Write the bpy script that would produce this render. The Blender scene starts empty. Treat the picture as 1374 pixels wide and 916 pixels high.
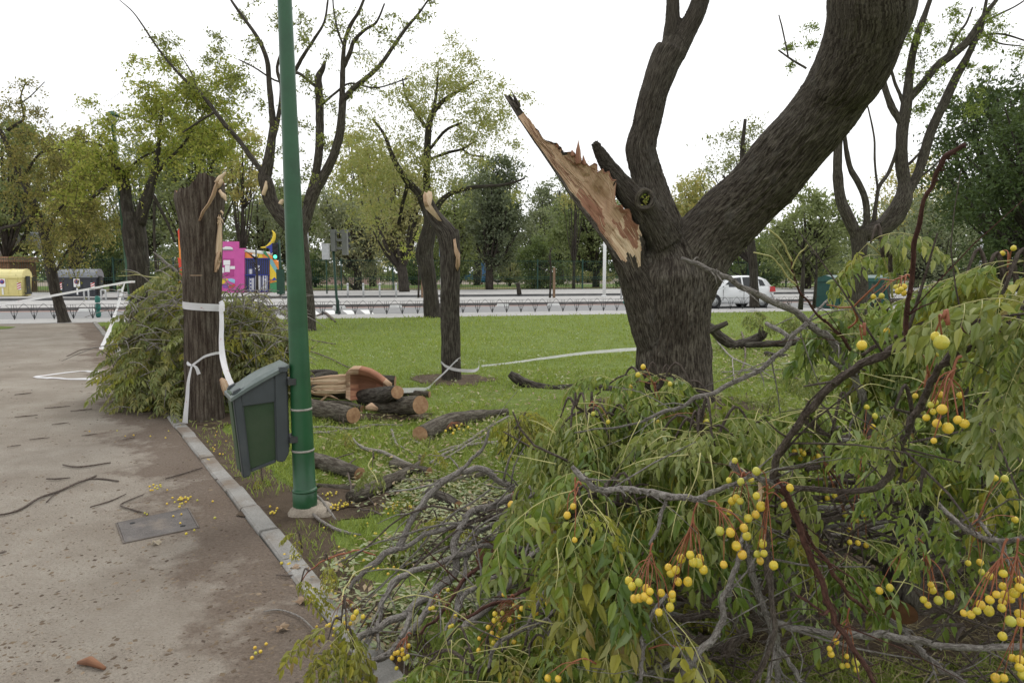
import bpy, bmesh, math, random
import numpy as np
from mathutils import Vector, Matrix

S = bpy.context.scene
COL = S.collection
RNG = np.random.default_rng(7)
random.seed(7)
R = math.radians

# ------------------------------------------------------------------ camera
CAM_H, FPX, HOR = 1.6, 900.0, 366.0
PITCH = math.atan((458 - HOR) / FPX)
cam_d = bpy.data.cameras.new('camera')
cam_d.sensor_width = 36.0
cam_d.lens = 36.0 * FPX / 1374.0
cam_d.clip_start, cam_d.clip_end = 0.05, 3000
cam = bpy.data.objects.new('camera', cam_d)
COL.objects.link(cam)
cam.location = (0, 0, CAM_H)
cam.rotation_euler = (math.pi / 2 - PITCH, 0, 0)
S.camera = cam

# ------------------------------------------------------------------ overcast sky and weak soft sun
SUN_EL, SUN_AZ = R(52), R(25)          # sun above and a little behind the scene
W = bpy.data.worlds.new('World')
S.world = W
W.use_nodes = True
nt = W.node_tree
bg = nt.nodes['Background']
sky = nt.nodes.new('ShaderNodeTexSky')
sky.sky_type = 'NISHITA'
sky.sun_disc = False
sky.sun_elevation, sky.sun_rotation = SUN_EL, SUN_AZ
sky.air_density, sky.dust_density = 1.0, 4.0
hs = nt.nodes.new('ShaderNodeHueSaturation')
hs.inputs['Saturation'].default_value = 0.15
nt.links.new(sky.outputs[0], hs.inputs['Color'])
cl = nt.nodes.new('ShaderNodeTexNoise')          # a closed cloud layer, barely modulated
cl.inputs['Scale'].default_value = 1.6
cl.inputs['Detail'].default_value = 4
cr = nt.nodes.new('ShaderNodeValToRGB')
cr.color_ramp.elements[0].position, cr.color_ramp.elements[1].position = 0.3, 0.75
cr.color_ramp.elements[0].color = (10.6, 10.75, 11.0, 1)
cr.color_ramp.elements[1].color = (12.2, 12.3, 12.4, 1)
nt.links.new(cl.outputs[0], cr.inputs[0])
mx = nt.nodes.new('ShaderNodeMixRGB')
mx.inputs[0].default_value = 0.88
nt.links.new(hs.outputs[0], mx.inputs[1])
nt.links.new(cr.outputs[0], mx.inputs[2])
nt.links.new(mx.outputs[0], bg.inputs[0])
bg.inputs[1].default_value = 0.1
sd = bpy.data.lights.new('sun', 'SUN')
sd.energy, sd.angle, sd.color = 0.9, R(25), (1.0, 0.97, 0.92)
so = bpy.data.objects.new('sun', sd)
COL.objects.link(so)
so.rotation_euler = (math.pi / 2 - SUN_EL, 0, math.pi - SUN_AZ)
S.view_settings.view_transform = 'Standard'
S.view_settings.look = 'None'
S.view_settings.exposure = 0.28
S.view_settings.gamma = 1.0
S.cycles.max_bounces = 6
S.cycles.transparent_max_bounces = 8
S.cycles.use_denoising = True

# ------------------------------------------------------------------ real places from sight lines
cp, sp_ = math.cos(PITCH), math.sin(PITCH)
def ray(px, py):
    xc, yc = (px - 687) / FPX, (458 - py) / FPX
    return Vector((xc, cp + yc * sp_, -sp_ + yc * cp))
def D(px, py, d):                       # the point on a sight line d metres ahead
    r = ray(px, py)
    return Vector((0, 0, CAM_H)) + r * (d / r.y)
def G(px, py, z=0.0):                   # the point where a sight line meets the ground
    r = ray(px, py)
    return Vector((0, 0, CAM_H)) + r * ((z - CAM_H) / r.z)
def gd(py):
    return G(687, py).y
def A3(v):
    return np.array(v, dtype=float)

# ------------------------------------------------------------------ things
def tag(o, label=None, cat=None, group=None, kind=None):
    if label: o['label'] = label
    if cat: o['category'] = cat
    if group: o['group'] = group
    if kind: o['kind'] = kind
    return o
def empty(name, loc, label=None, cat=None, group=None, rz=0.0):
    o = bpy.data.objects.new(name, None)
    o.empty_display_size = 0.1
    COL.objects.link(o)
    o.location = loc
    o.rotation_euler = (0, 0, rz)
    return tag(o, label, cat, group)
def link(name, me, parent=None, loc=None, rot=None, scale=None):
    o = bpy.data.objects.new(name, me)
    COL.objects.link(o)
    if parent is not None:
        o.parent = parent
    if loc is not None: o.location = loc
    if rot is not None: o.rotation_euler = rot
    if scale is not None: o.scale = (scale,) * 3 if not hasattr(scale, '__len__') else scale
    return o
def copy_tree(o, parent=None):
    c = o.copy()
    COL.objects.link(c)
    if parent is not None: c.parent = parent
    for ch in o.children:
        copy_tree(ch, c)
    return c

class MB:
    """collects vertices and faces of one mesh; every vertex may carry a grain coordinate ('flow')"""
    def __init__(s):
        s.v, s.f, s.m, s.fl, s.n = [], [], [], [], 0
    def add(s, V, F, mat=0, flow=None):
        V = np.asarray(V, float).reshape(-1, 3)
        if isinstance(F, np.ndarray):
            s.f.append(F.astype(np.int64) + s.n); s.m.append(np.full(len(F), mat) if np.isscalar(mat) else np.asarray(mat))
        else:
            by = {}
            for i, f in enumerate(F):
                by.setdefault(len(f), []).append((f, mat if np.isscalar(mat) else mat[i]))
            for k, l in by.items():
                s.f.append(np.array([a for a, _ in l], dtype=np.int64) + s.n); s.m.append(np.array([b for _, b in l]))
        s.v.append(V)
        s.fl.append(V.copy() if flow is None else np.asarray(flow, float))
        s.n += len(V)
        return s
    def box(s, c, size, mat=0, rz=0.0, taper=1.0, mtx=None):
        x, y, z = [q / 2 for q in size]
        V = np.array([[-x, -y, -z], [x, -y, -z], [x, y, -z], [-x, y, -z],
                      [-x * taper, -y * taper, z], [x * taper, -y * taper, z], [x * taper, y * taper, z], [-x * taper, y * taper, z]])
        if rz:
            cz, sz = math.cos(rz), math.sin(rz)
            V = V @ np.array([[cz, sz, 0], [-sz, cz, 0], [0, 0, 1]])
        V = V + np.array(c)
        return s.add(V, [(0, 3, 2, 1), (4, 5, 6, 7), (0, 1, 5, 4), (1, 2, 6, 5), (2, 3, 7, 6), (3, 0, 4, 7)], mat)
    def tube(s, pts, rad, n=8, mat=0, capmat=None, **k):
        V, F, fl, caps = tube(pts, rad, n, **k)
        s.add(V, F, mat, fl)
        for c, rev in caps:
            s.f.append(np.array([c[::-1] if rev else c]) + s.n - len(V)); s.m.append(np.array([mat if capmat is None else capmat]))
        return s
    def prism(s, outline, depth, mat=0, o=(0, 0, 0), ex=(1, 0, 0), ez=(0, 0, 1), ey=(0, 1, 0)):
        """outline in (ex, ez), pushed out by depth along ey"""
        o, ex, ey, ez = map(A3, (o, ex, ey, ez))
        n = len(outline)
        a = [o + ex * p[0] + ez * p[1] for p in outline]
        b = [p + ey * depth for p in a]
        F = [tuple(range(n)), tuple(range(2 * n - 1, n - 1, -1))] + [(i, i + n, (i + 1) % n + n, (i + 1) % n) for i in range(n)]
        return s.add(a + b, F, mat)
    def mesh(s, name, mats, smooth=True):
        me = bpy.data.meshes.new(name)
        V = np.concatenate(s.v)
        tot = np.concatenate([np.full(len(f), f.shape[1]) for f in s.f])
        loops = np.concatenate([f.ravel() for f in s.f])
        me.vertices.add(len(V)); me.loops.add(len(loops)); me.polygons.add(len(tot))
        me.vertices.foreach_set('co', V.ravel())
        me.loops.foreach_set('vertex_index', loops.astype(np.int32))
        st = np.concatenate([[0], np.cumsum(tot)[:-1]])
        me.polygons.foreach_set('loop_start', st.astype(np.int32))
        me.polygons.foreach_set('loop_total', tot.astype(np.int32))
        me.polygons.foreach_set('material_index', np.concatenate(s.m).astype(np.int32))
        me.polygons.foreach_set('use_smooth', np.full(len(tot), smooth))
        at = me.attributes.new('flow', 'FLOAT_VECTOR', 'POINT')
        at.data.foreach_set('vector', np.concatenate(s.fl).ravel())
        for m in (mats if isinstance(mats, (list, tuple)) else [mats]):
            me.materials.append(m)
        me.update(calc_edges=True)
        me.validate()
        return me
    def build(s, name, mats, parent=None, smooth=True, loc=None):
        return link(name, s.mesh(name, mats, smooth), parent, loc)

_T = np.random.default_rng(3).random(65536)
def vnoise(p):
    p = np.asarray(p, float)
    i = np.floor(p).astype(np.int64); f = p - i
    f = f * f * (3 - 2 * f)
    def h(a, b, c):
        q = (i[:, 0] + a) * 73856093 ^ (i[:, 1] + b) * 19349663 ^ (i[:, 2] + c) * 83492791
        return _T[(q ^ (q >> 13)) & 0xffff]
    def lx(b, c): return h(0, b, c) * (1 - f[:, 0]) + h(1, b, c) * f[:, 0]
    def ly(c): return lx(0, c) * (1 - f[:, 1]) + lx(1, c) * f[:, 1]
    return ly(0) * (1 - f[:, 2]) + ly(1) * f[:, 2]
def ridges(fl, k=28.0, stretch=7.0):
    q = fl * np.array([k, k, k / stretch])
    q = q + 0.8 * (vnoise(fl * 9)[:, None] - .5)
    a = 1 - np.abs(2 * vnoise(q) - 1)
    b = vnoise(q * 2.3 + 11)
    return 0.72 * a + 0.28 * b

def smooth_path(pts, rad, sub=4):
    P = np.array([list(p) for p in pts], float); r = np.array(rad, float)
    if len(P) < 3 or sub < 2:
        if sub >= 2:
            t = np.linspace(0, 1, sub + 1)[:, None]
            return P[0] * (1 - t) + P[-1] * t, r[0] * (1 - t[:, 0]) + r[-1] * t[:, 0]
        return P, r
    Q = np.vstack([2 * P[0] - P[1], P, 2 * P[-1] - P[-2]])
    out, ro = [], []
    for i in range(len(P) - 1):
        p0, p1, p2, p3 = Q[i:i + 4]
        for j in range(sub):
            t = j / sub
            out.append(.5 * (2 * p1 + (p2 - p0) * t + (2 * p0 - 5 * p1 + 4 * p2 - p3) * t * t + (3 * p1 - p0 - 3 * p2 + p3) * t ** 3))
            ro.append(r[i] * (1 - t) + r[i + 1] * t)
    out.append(P[-1]); ro.append(r[-1])
    return np.array(out), np.array(ro)

def tube(pts, rad, n=8, sub=1, cap=True, rough=0.0, bark=0.0, k=28.0, stretch=7.0, wob=0.0):
    P, r = smooth_path(pts, rad, sub)
    if wob:
        P = P + wob * (np.stack([vnoise(P * 6 + o) for o in (0, 31, 77)], 1) - .5)
    m = len(P)
    T = np.gradient(P, axis=0)
    T /= np.linalg.norm(T, axis=1)[:, None] + 1e-12
    up = A3((0, 0, 1)) if abs(T[0][2]) < .9 else A3((1, 0, 0))
    N = np.cross(T[0], up); N /= np.linalg.norm(N)
    V = np.empty((m, n, 3)); fl = np.empty((m, n, 3))
    s = np.concatenate([[0], np.cumsum(np.linalg.norm(np.diff(P, axis=0), axis=1))])
    ph = np.arange(n) * 2 * math.pi / n
    cs, sn = np.cos(ph), np.sin(ph)
    ro = P[0][0] * 3.1 + P[0][2] * 1.7
    for i in range(m):
        N = N - T[i] * N.dot(T[i]); N /= np.linalg.norm(N) + 1e-12
        B = np.cross(T[i], N)
        V[i] = cs[:, None] * N + sn[:, None] * B
        rm = max(r[0], r[-1])
        fl[i] = np.stack([cs * rm + ro, sn * rm + ro, np.full(n, s[i])], 1)
    rr = np.repeat(r[:, None], n, 1)
    if rough:
        rr = rr * (1 + rough * (2 * vnoise(fl.reshape(-1, 3) * np.array([1, 1, .6]) / max(r.max(), 1e-4) * 1.3 + 5).reshape(m, n) - 1))
    if bark:
        rr = rr + bark * (ridges(fl.reshape(-1, 3), k, stretch).reshape(m, n) - .6)
    V = P[:, None] + V * rr[..., None]
    i, j = np.meshgrid(np.arange(m - 1), np.arange(n), indexing='ij')
    a = i * n + j; b = i * n + (j + 1) % n
    F = np.stack([a, b, b + n, a + n], -1).reshape(-1, 4)
    caps = [(np.arange(n), True), (np.arange(n) + (m - 1) * n, False)] if cap else []
    return V.reshape(-1, 3), F, fl.reshape(-1, 3), caps

# ------------------------------------------------------------------ materials
def mat(name):
    m = bpy.data.materials.new(name); m.use_nodes = True
    n = m.node_tree.nodes
    return m, m.node_tree, n['Principled BSDF']
def nd(t, kind, **kw):
    n = t.nodes.new(kind)
    for k, v in kw.items():
        if k in n.inputs: n.inputs[k].default_value = v
        else: setattr(n, k, v)
    return n
def ramp(t, src, stops):
    r = t.nodes.new('ShaderNodeValToRGB')
    e = r.color_ramp.elements
    while len(e) < len(stops): e.new(0.5)
    for q, (p, c) in zip(e, stops):
        q.position = p; q.color = (*c, 1)
    t.links.new(src, r.inputs[0])
    return r.outputs[0]
def flow(t, scale=(1, 1, 1), attr='flow'):
    a = nd(t, 'ShaderNodeAttribute', attribute_name=attr)
    mp = nd(t, 'ShaderNodeMapping')
    mp.inputs['Scale'].default_value = scale
    t.links.new(a.outputs['Vector'], mp.inputs['Vector'])
    return mp.outputs[0]
def noise(t, vec, scale, detail=6, rough=.6):
    n = nd(t, 'ShaderNodeTexNoise')
    n.inputs['Scale'].default_value, n.inputs['Detail'].default_value, n.inputs['Roughness'].default_value = scale, detail, rough
    if vec is not None: t.links.new(vec, n.inputs['Vector'])
    return n.outputs[0]
def geo(t): return nd(t, 'ShaderNodeNewGeometry')
def pos(t): return geo(t).outputs['Position']
def mixc(t, f, a, b, mode='MIX'):
    m = nd(t, 'ShaderNodeMixRGB', blend_type=mode)
    for i, v in ((0, f), (1, a), (2, b)):
        if hasattr(v, 'is_linked'): t.links.new(v, m.inputs[i])
        else: m.inputs[i].default_value = v if i == 0 else (*v, 1)
    return m.outputs[0]
def bump(t, b, h, strength=.5, dist=.01):
    u = nd(t, 'ShaderNodeBump')
    u.inputs['Strength'].default_value, u.inputs['Distance'].default_value = strength, dist
    t.links.new(h, u.inputs['Height'])
    t.links.new(u.outputs[0], b.inputs['Normal'])
def setc(t, b, c):
    if hasattr(c, 'is_linked'): t.links.new(c, b.inputs['Base Color'])
    else: b.inputs['Base Color'].default_value = (*c, 1)

def plain(name, c, rough=.6, metal=0.0, var=.25, scale=6.0, bmp=.15, spec=.4, dirt=None):
    m, t, b = mat(name)
    p = pos(t)
    n = noise(t, p, scale, 5)
    lo = tuple(q * (1 - var) for q in c); hi = tuple(min(1, q * (1 + var)) for q in c)
    col = ramp(t, n, [(.3, lo), (.7, hi)])
    if dirt:
        n2 = noise(t, p, scale * .35, 8, .7)
        col = mixc(t, ramp(t, n2, [(.5, (0, 0, 0)), (.72, (1, 1, 1))]), col, dirt)
    setc(t, b, col)
    b.inputs['Roughness'].default_value = rough
    b.inputs['Metallic'].default_value = metal
    b.inputs['Specular IOR Level'].default_value = spec
    if bmp: bump(t, b, noise(t, p, scale * 14, 4), bmp, .004)
    return m

def barkmat(name, ridge, furrow, lichen=(.2, .21, .17), k=30, st=7, lich=.35):
    m, t, b = mat(name)
    f1 = noise(t, flow(t, (k, k, k / st)), 1.0, 6, .65)
    col = ramp(t, f1, [(.38, furrow), (.5, tuple((a + c * 1.4) / 2.4 for a, c in zip(ridge, furrow))), (.62, ridge)])
    f5 = noise(t, flow(t, (k * 3.1, k * 3.1, k * 1.1)), 1.0, 4, .6)
    col = mixc(t, .75, col, ramp(t, f5, [(.32, (.45, .42, .40)), (.5, (.95, .95, .95)), (.7, (1.3, 1.28, 1.22))]), 'MULTIPLY')
    f2 = noise(t, pos(t), 5.0, 6, .7)
    col = mixc(t, ramp(t, f2, [(.56, (0, 0, 0)), (.75, (lich, lich, lich))]), col, lichen)
    f3 = noise(t, pos(t), 1.3, 3)
    col = mixc(t, .55, col, ramp(t, f3, [(.3, (.55, .5, .45)), (.7, (1, 1, 1))]), 'MULTIPLY')
    setc(t, b, col)
    b.inputs['Roughness'].default_value = .9
    b.inputs['Specular IOR Level'].default_value = .25
    f4 = noise(t, flow(t, (k * 2.2, k * 2.2, k * .55)), 1.0, 6, .7)
    mz = nd(t, 'ShaderNodeMath', operation='MULTIPLY_ADD'); mz.inputs[1].default_value = 1.6
    t.links.new(f1, mz.inputs[0]); t.links.new(f4, mz.inputs[2])
    bump(t, b, mz.outputs[0], 1.0, .016)
    return m

def woodmat(name, a, c, dark, k=60):
    m, t, b = mat(name)
    f1 = noise(t, flow(t, (k, k, k / 22)), 1.0, 7, .65)
    col = ramp(t, f1, [(.3, dark), (.48, c), (.68, a)])
    f2 = noise(t, pos(t), 7.0, 4)
    col = mixc(t, ramp(t, f2, [(.45, (0, 0, 0)), (.7, (.6, .6, .6))]), col, c)
    setc(t, b, col)
    b.inputs['Roughness'].default_value = .8
    bump(t, b, f1, .7, .01)
    return m

def leafmat(name, tones, back, trans=.3, rough=.5, patch=None, spec=.35):
    m, t, b = mat(name)
    g = geo(t)
    oi = nd(t, 'ShaderNodeObjectInfo')
    mm = nd(t, 'ShaderNodeMath', operation='ADD')
    t.links.new(g.outputs['Random Per Island'], mm.inputs[0]); t.links.new(oi.outputs['Random'], mm.inputs[1])
    mh = nd(t, 'ShaderNodeMath', operation='MULTIPLY'); mh.inputs[1].default_value = .5
    t.links.new(mm.outputs[0], mh.inputs[0])
    n = len(tones)
    col = ramp(t, mh.outputs[0], [(.1 + .8 * i / (n - 1), c) for i, c in enumerate(tones)])
    nz = noise(t, pos(t), 30, 3)
    col = mixc(t, .5, col, ramp(t, nz, [(.3, (.7, .7, .65)), (.7, (1.1, 1.1, 1.05))]), 'MULTIPLY')
    if patch:
        n3 = noise(t, pos(t), 1.1, 5, .65)
        col = mixc(t, ramp(t, n3, [(.46, (0, 0, 0)), (.66, (.75, .75, .75))]), col, patch)
        n4 = noise(t, pos(t), .45, 4, .6)
        col = mixc(t, .7, col, ramp(t, n4, [(.35, (.72, .78, .7)), (.65, (1.12, 1.08, 1.05))]), 'MULTIPLY')
    col2 = mixc(t, g.outputs['Backfacing'], col, mixc(t, .6, col, back))
    setc(t, b, col2)
    b.inputs['Roughness'].default_value = rough
    b.inputs['Specular IOR Level'].default_value = spec
    tr = nd(t, 'ShaderNodeBsdfTranslucent')
    t.links.new(mixc(t, .35, col, (.30, .38, .03)), tr.inputs[0])
    ms = nd(t, 'ShaderNodeMixShader'); ms.inputs[0].default_value = trans
    t.links.new(b.outputs[0], ms.inputs[1]); t.links.new(tr.outputs[0], ms.inputs[2])
    t.links.new(ms.outputs[0], t.nodes['Material Output'].inputs[0])
    return m

M = {}
M['bark'] = barkmat('bark', (.135, .122, .10), (.024, .017, .013), k=52)
M['bark_big'] = barkmat('bark_of_big_tree', (.175, .155, .125), (.028, .020, .015), (.22, .22, .20), k=58, st=6, lich=.3)
M['bark_far'] = barkmat('bark_far', (.085, .075, .062), (.03, .025, .02), k=14, st=5)
M['bark_brown'] = barkmat('bark_brown', (.17, .145, .115), (.045, .03, .022), (.2, .19, .15), k=34, st=9, lich=.25)
M['log_bark'] = barkmat('log_bark', (.20, .18, .145), (.06, .048, .035), (.24, .26, .18), k=40, st=5)
M['twig'] = barkmat('twig_bark', (.60, .565, .525), (.31, .28, .255), (.66, .64, .59), k=150, st=2.2, lich=.6)
M['twig_dark'] = barkmat('dark_twig_bark', (.30, .25, .215), (.13, .10, .085), (.42, .39, .35), k=150, st=2.5, lich=.5)
M['twig_red'] = barkmat('red_twig_bark', (.22, .11, .085), (.11, .05, .04), (.25, .2, .18), k=80, st=6, lich=.3)
M['wood'] = woodmat('torn_wood', (.58, .43, .29), (.43, .28, .17), (.19, .10, .055), k=95)
M['wood_pale'] = woodmat('pale_torn_wood', (.72, .59, .42), (.58, .43, .28), (.38, .23, .12), k=95)
M['wood_dark'] = woodmat('dark_heartwood', (.30, .15, .075), (.2, .09, .045), (.08, .035, .02))
def cutmat(name, a, c):
    m, t, b = mat(name)
    tc = nd(t, 'ShaderNodeTexCoord')
    n1 = noise(t, tc.outputs['Object'], 22, 5)
    n2 = noise(t, pos(t), 70, 4)
    col = ramp(t, n1, [(.3, c), (.7, a)])
    col = mixc(t, .4, col, ramp(t, n2, [(.3, (.6, .55, .5)), (.7, (1, 1, 1))]), 'MULTIPLY')
    setc(t, b, col); b.inputs['Roughness'].default_value = .85
    bump(t, b, n2, .4, .004)
    return m
M['cut'] = cutmat('sawn_wood', (.46, .29, .16), (.27, .14, .07))
M['cut_red'] = cutmat('old_sawn_wood', (.20, .085, .045), (.10, .045, .028))
M['leaf'] = leafmat('leaf_green', [(.075, .13, .022), (.125, .19, .03), (.19, .25, .04), (.27, .30, .055), (.10, .155, .028)], (.24, .30, .13), trans=.25, rough=.38, spec=.5)
M['leaf_yellow'] = leafmat('leaf_yellowing', [(.20, .23, .035), (.30, .30, .04), (.38, .34, .05), (.26, .27, .06), (.30, .21, .08)], (.30, .31, .14))
M['leaf_grey'] = leafmat('leaf_greyish', [(.14, .185, .04), (.21, .245, .06), (.28, .30, .085), (.11, .155, .026), (.34, .34, .08)], (.32, .36, .18), trans=.25, rough=.38, spec=.5)
M['leaf_pile'] = leafmat('leaf_wilted', [(.13, .16, .05), (.20, .22, .08), (.25, .26, .11), (.31, .28, .09), (.16, .18, .07), (.26, .21, .10)], (.31, .32, .19))
M['leaf_pale'] = leafmat('leaf_pale', [(.30, .35, .20), (.22, .28, .12), (.36, .38, .22), (.25, .22, .12), (.2, .14, .08)], (.38, .42, .30), trans=.15)
M['stalk'] = plain('leaf_stalk', (.36, .34, .13), .55, var=.3, scale=12, bmp=0)
M['stem_red'] = plain('fruit_stem', (.28, .10, .05), .6, var=.3, scale=15, bmp=0)
m, t, b = mat('fruit_skin')
oi = nd(t, 'ShaderNodeObjectInfo')
c0 = ramp(t, oi.outputs['Random'], [(0, (.44, .42, .06)), (.3, (.60, .48, .045)), (.65, (.68, .47, .04)), (1, (.64, .40, .045))])
n0 = noise(t, pos(t), 150, 4)
n9 = noise(t, pos(t), 420, 3)
c0 = mixc(t, ramp(t, n0, [(.5, (0, 0, 0)), (.72, (.7, .7, .7))]), c0, (.34, .36, .05))
c0 = mixc(t, ramp(t, n9, [(.64, (0, 0, 0)), (.72, (.8, .8, .8))]), c0, (.22, .12, .03))
setc(t, b, c0)
bump(t, b, n0, .35, .003)
b.inputs['Roughness'].default_value = .38
b.inputs['Subsurface Weight'].default_value = .1
b.inputs['Subsurface Radius'].default_value = (.004, .003, .001)
M['fruit'] = m
def crown(name, tones, back=None, trans=.3):
    tones = [tuple(q * 1.12 for q in c) for c in tones]; trans = trans + .12
    return leafmat(name, tones, back or tuple(min(1, q * 1.4) for q in tones[-1]), trans, .65, spec=.2)
M['c_light'] = crown('crown_yellow_green', [(.19, .25, .05), (.25, .31, .06), (.31, .33, .08), (.37, .33, .09)])
M['c_yellow'] = crown('crown_autumn', [(.25, .27, .10), (.32, .32, .12), (.42, .36, .13), (.46, .36, .12), (.22, .24, .11)])
M['c_olive'] = crown('crown_olive', [(.18, .20, .10), (.24, .25, .13), (.30, .29, .15), (.31, .28, .13)])
M['c_dark'] = crown('crown_dark', [(.065, .095, .045), (.09, .125, .055), (.12, .155, .065)], trans=.25)
M['c_deep'] = crown('crown_deep_green', [(.03, .05, .02), (.042, .066, .026), (.06, .085, .032)], trans=.05)  # very dark green foliage of the evergreens at the right edge
M['c_mid'] = crown('crown_mid', [(.13, .165, .075), (.17, .205, .095), (.22, .245, .115)], trans=.3)
M['c_conifer'] = crown('crown_conifer', [(.075, .095, .065), (.10, .12, .08), (.13, .145, .09)], trans=.2)
M['c_grey'] = crown('crown_grey_green', [(.15, .175, .115), (.19, .215, .14), (.24, .25, .16)], trans=.25)
# ================================================================== SETTING
ROAD_O = Vector((0, 25.0, 0)); EU = Vector((1, .25, 0)).normalized(); EV = Vector((-EU.y, EU.x, 0))
def RV(u, v, z=0.0):
    p = ROAD_O + EU * u + EV * v
    return Vector((p.x, p.y, z))
def uv_of(p):
    q = Vector((p[0], p[1], 0)) - ROAD_O
    return q.dot(EU), q.dot(EV)
def on_v(px, v, z=0.0):                 # where the sight line of a column meets the line v = const of the road
    r = ray(px, HOR); r.z = 0
    n = EV
    tt = (ROAD_O + EV * v).dot(n) / r.dot(n)
    p = r * tt
    return Vector((p.x, p.y, z))
def sheet(name, poly, m, z=0.0, thick=0.0, kind='structure'):
    mb = MB()
    V = [(p[0], p[1], z) for p in poly]
    ar = sum(V[i][0] * V[(i + 1) % len(V)][1] - V[(i + 1) % len(V)][0] * V[i][1] for i in range(len(V)))
    if ar < 0: V = V[::-1]
    n = len(V)
    if thick:
        Vb = [(x, y, zz - thick) for x, y, zz in V]
        mb.add(V + Vb, [tuple(range(n))] + [(i, i + n, (i + 1) % n + n, (i + 1) % n) for i in range(n)])
    else:
        mb.add(V, [tuple(range(n))])
    o = mb.build(name, m, smooth=False)
    return tag(o, kind=kind)
def band(name, v0, v1, m, z=0.0, u0=-70, u1=110, thick=0.0):
    return sheet(name, [RV(u0, v0), RV(u1, v0), RV(u1, v1), RV(u0, v1)], m, z, thick)

# ---- materials of the setting
def groundmat(name, tones, scale, grain, bmp=.6, dist=.012, stain=None, stain_scale=.9, lo=.5, hi=.7):
    m, t, b = mat(name)
    p = pos(t)
    n1 = noise(t, p, scale, 8, .7)
    col = ramp(t, n1, [(.28 + .44 * i / (len(tones) - 1), c) for i, c in enumerate(tones)])
    n2 = noise(t, p, grain, 3, .7)
    col = mixc(t, .6, col, ramp(t, n2, [(.28, (.5, .48, .46)), (.5, (.95, .95, .95)), (.72, (1.25, 1.25, 1.22))]), 'MULTIPLY')
    if stain:
        n3 = noise(t, p, stain_scale, 9, .68)
        col = mixc(t, ramp(t, n3, [(lo, (0, 0, 0)), (hi, (.85, .85, .85))]), col, stain)
    setc(t, b, col)
    b.inputs['Roughness'].default_value = .95
    b.inputs['Specular IOR Level'].default_value = .2
    hh = nd(t, 'ShaderNodeMath', operation='ADD')
    t.links.new(n2, hh.inputs[0]); t.links.new(noise(t, p, grain * .22, 6, .7), hh.inputs[1])
    bump(t, b, hh.outputs[0], bmp, dist)
    return m
M['sand'] = groundmat('sand', [(.28, .24, .195), (.37, .327, .272), (.45, .405, .345)], 1.1, 75, 1.0, .025, (.19, .148, .112), .8, .42, .78)
M['soil'] = groundmat('soil', [(.085, .06, .042), (.13, .095, .065), (.17, .13, .09)], 6, 120, .9, .03)
M['soil_path'] = groundmat('washed_soil', [(.17, .13, .10), (.22, .175, .135), (.29, .24, .19)], 3, 110, .9, .02)
M['lawn'] = groundmat('lawn_base', [(.12, .165, .035), (.16, .215, .045), (.20, .25, .06)], 2.5, 60, .9, .03, (.12, .105, .05), 1.4, .62, .8)
M['far_grass'] = groundmat('far_grass', [(.10, .15, .035), (.13, .19, .045), (.17, .22, .06)], .3, 8, .4, .05, (.16, .13, .08), .12, .55, .7)
M['asphalt'] = groundmat('asphalt', [(.22, .22, .225), (.25, .25, .25), (.28, .275, .27)], .8, 60, .3, .005)
M['pavement'] = groundmat('paving', [(.34, .33, .315), (.41, .40, .385), (.46, .45, .435)], .7, 40, .3, .005, (.3, .28, .25), .5, .6, .8)
M['red_band'] = groundmat('red_asphalt', [(.28, .18, .155), (.32, .22, .19), (.36, .26, .23)], .8, 40, .3, .005)
M['kerb_dark'] = groundmat('kerb_granite', [(.10, .10, .10), (.15, .15, .15), (.2, .2, .2)], 2, 50, .3, .005)
M['kerbstone'] = groundmat('kerb_concrete', [(.22, .21, .195), (.29, .28, .26), (.35, .34, .32)], 3.5, 110, .6, .008, (.17, .13, .095), 2.6, .48, .66)
M['park_sand'] = groundmat('park_sand', [(.24, .20, .16), (.29, .25, .20), (.33, .28, .23)], .2, 6, .2, .02)
M['park_red'] = groundmat('park_red', [(.33, .19, .14), (.38, .23, .18), (.42, .28, .21)], .5, 6, .2, .02)
M['white_paint'] = plain('white_paint', (.72, .72, .70), .6, var=.12, scale=3)

# ---- kerb line of the path
KA, KB = G(270, 619.5), G(400, 786)
KD = (KA - KB).normalized(); KN = Vector((KD.y, -KD.x, 0))       # KN points to the lawn
if KN.x < 0: KN = -KN
KW = .125
def kerb_side(x, y):
    return (np.asarray(x) - KB.x) * KN.x + (np.asarray(y) - KB.y) * KN.y
def kpt(s, off, z=0.0):
    p = KB + KD * s + KN * off
    return Vector((p.x, p.y, z))
den = KD.dot(EV); s_end = -((KB - ROAD_O).dot(EV)) / den          # where the kerb meets the lawn's far edge

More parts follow.
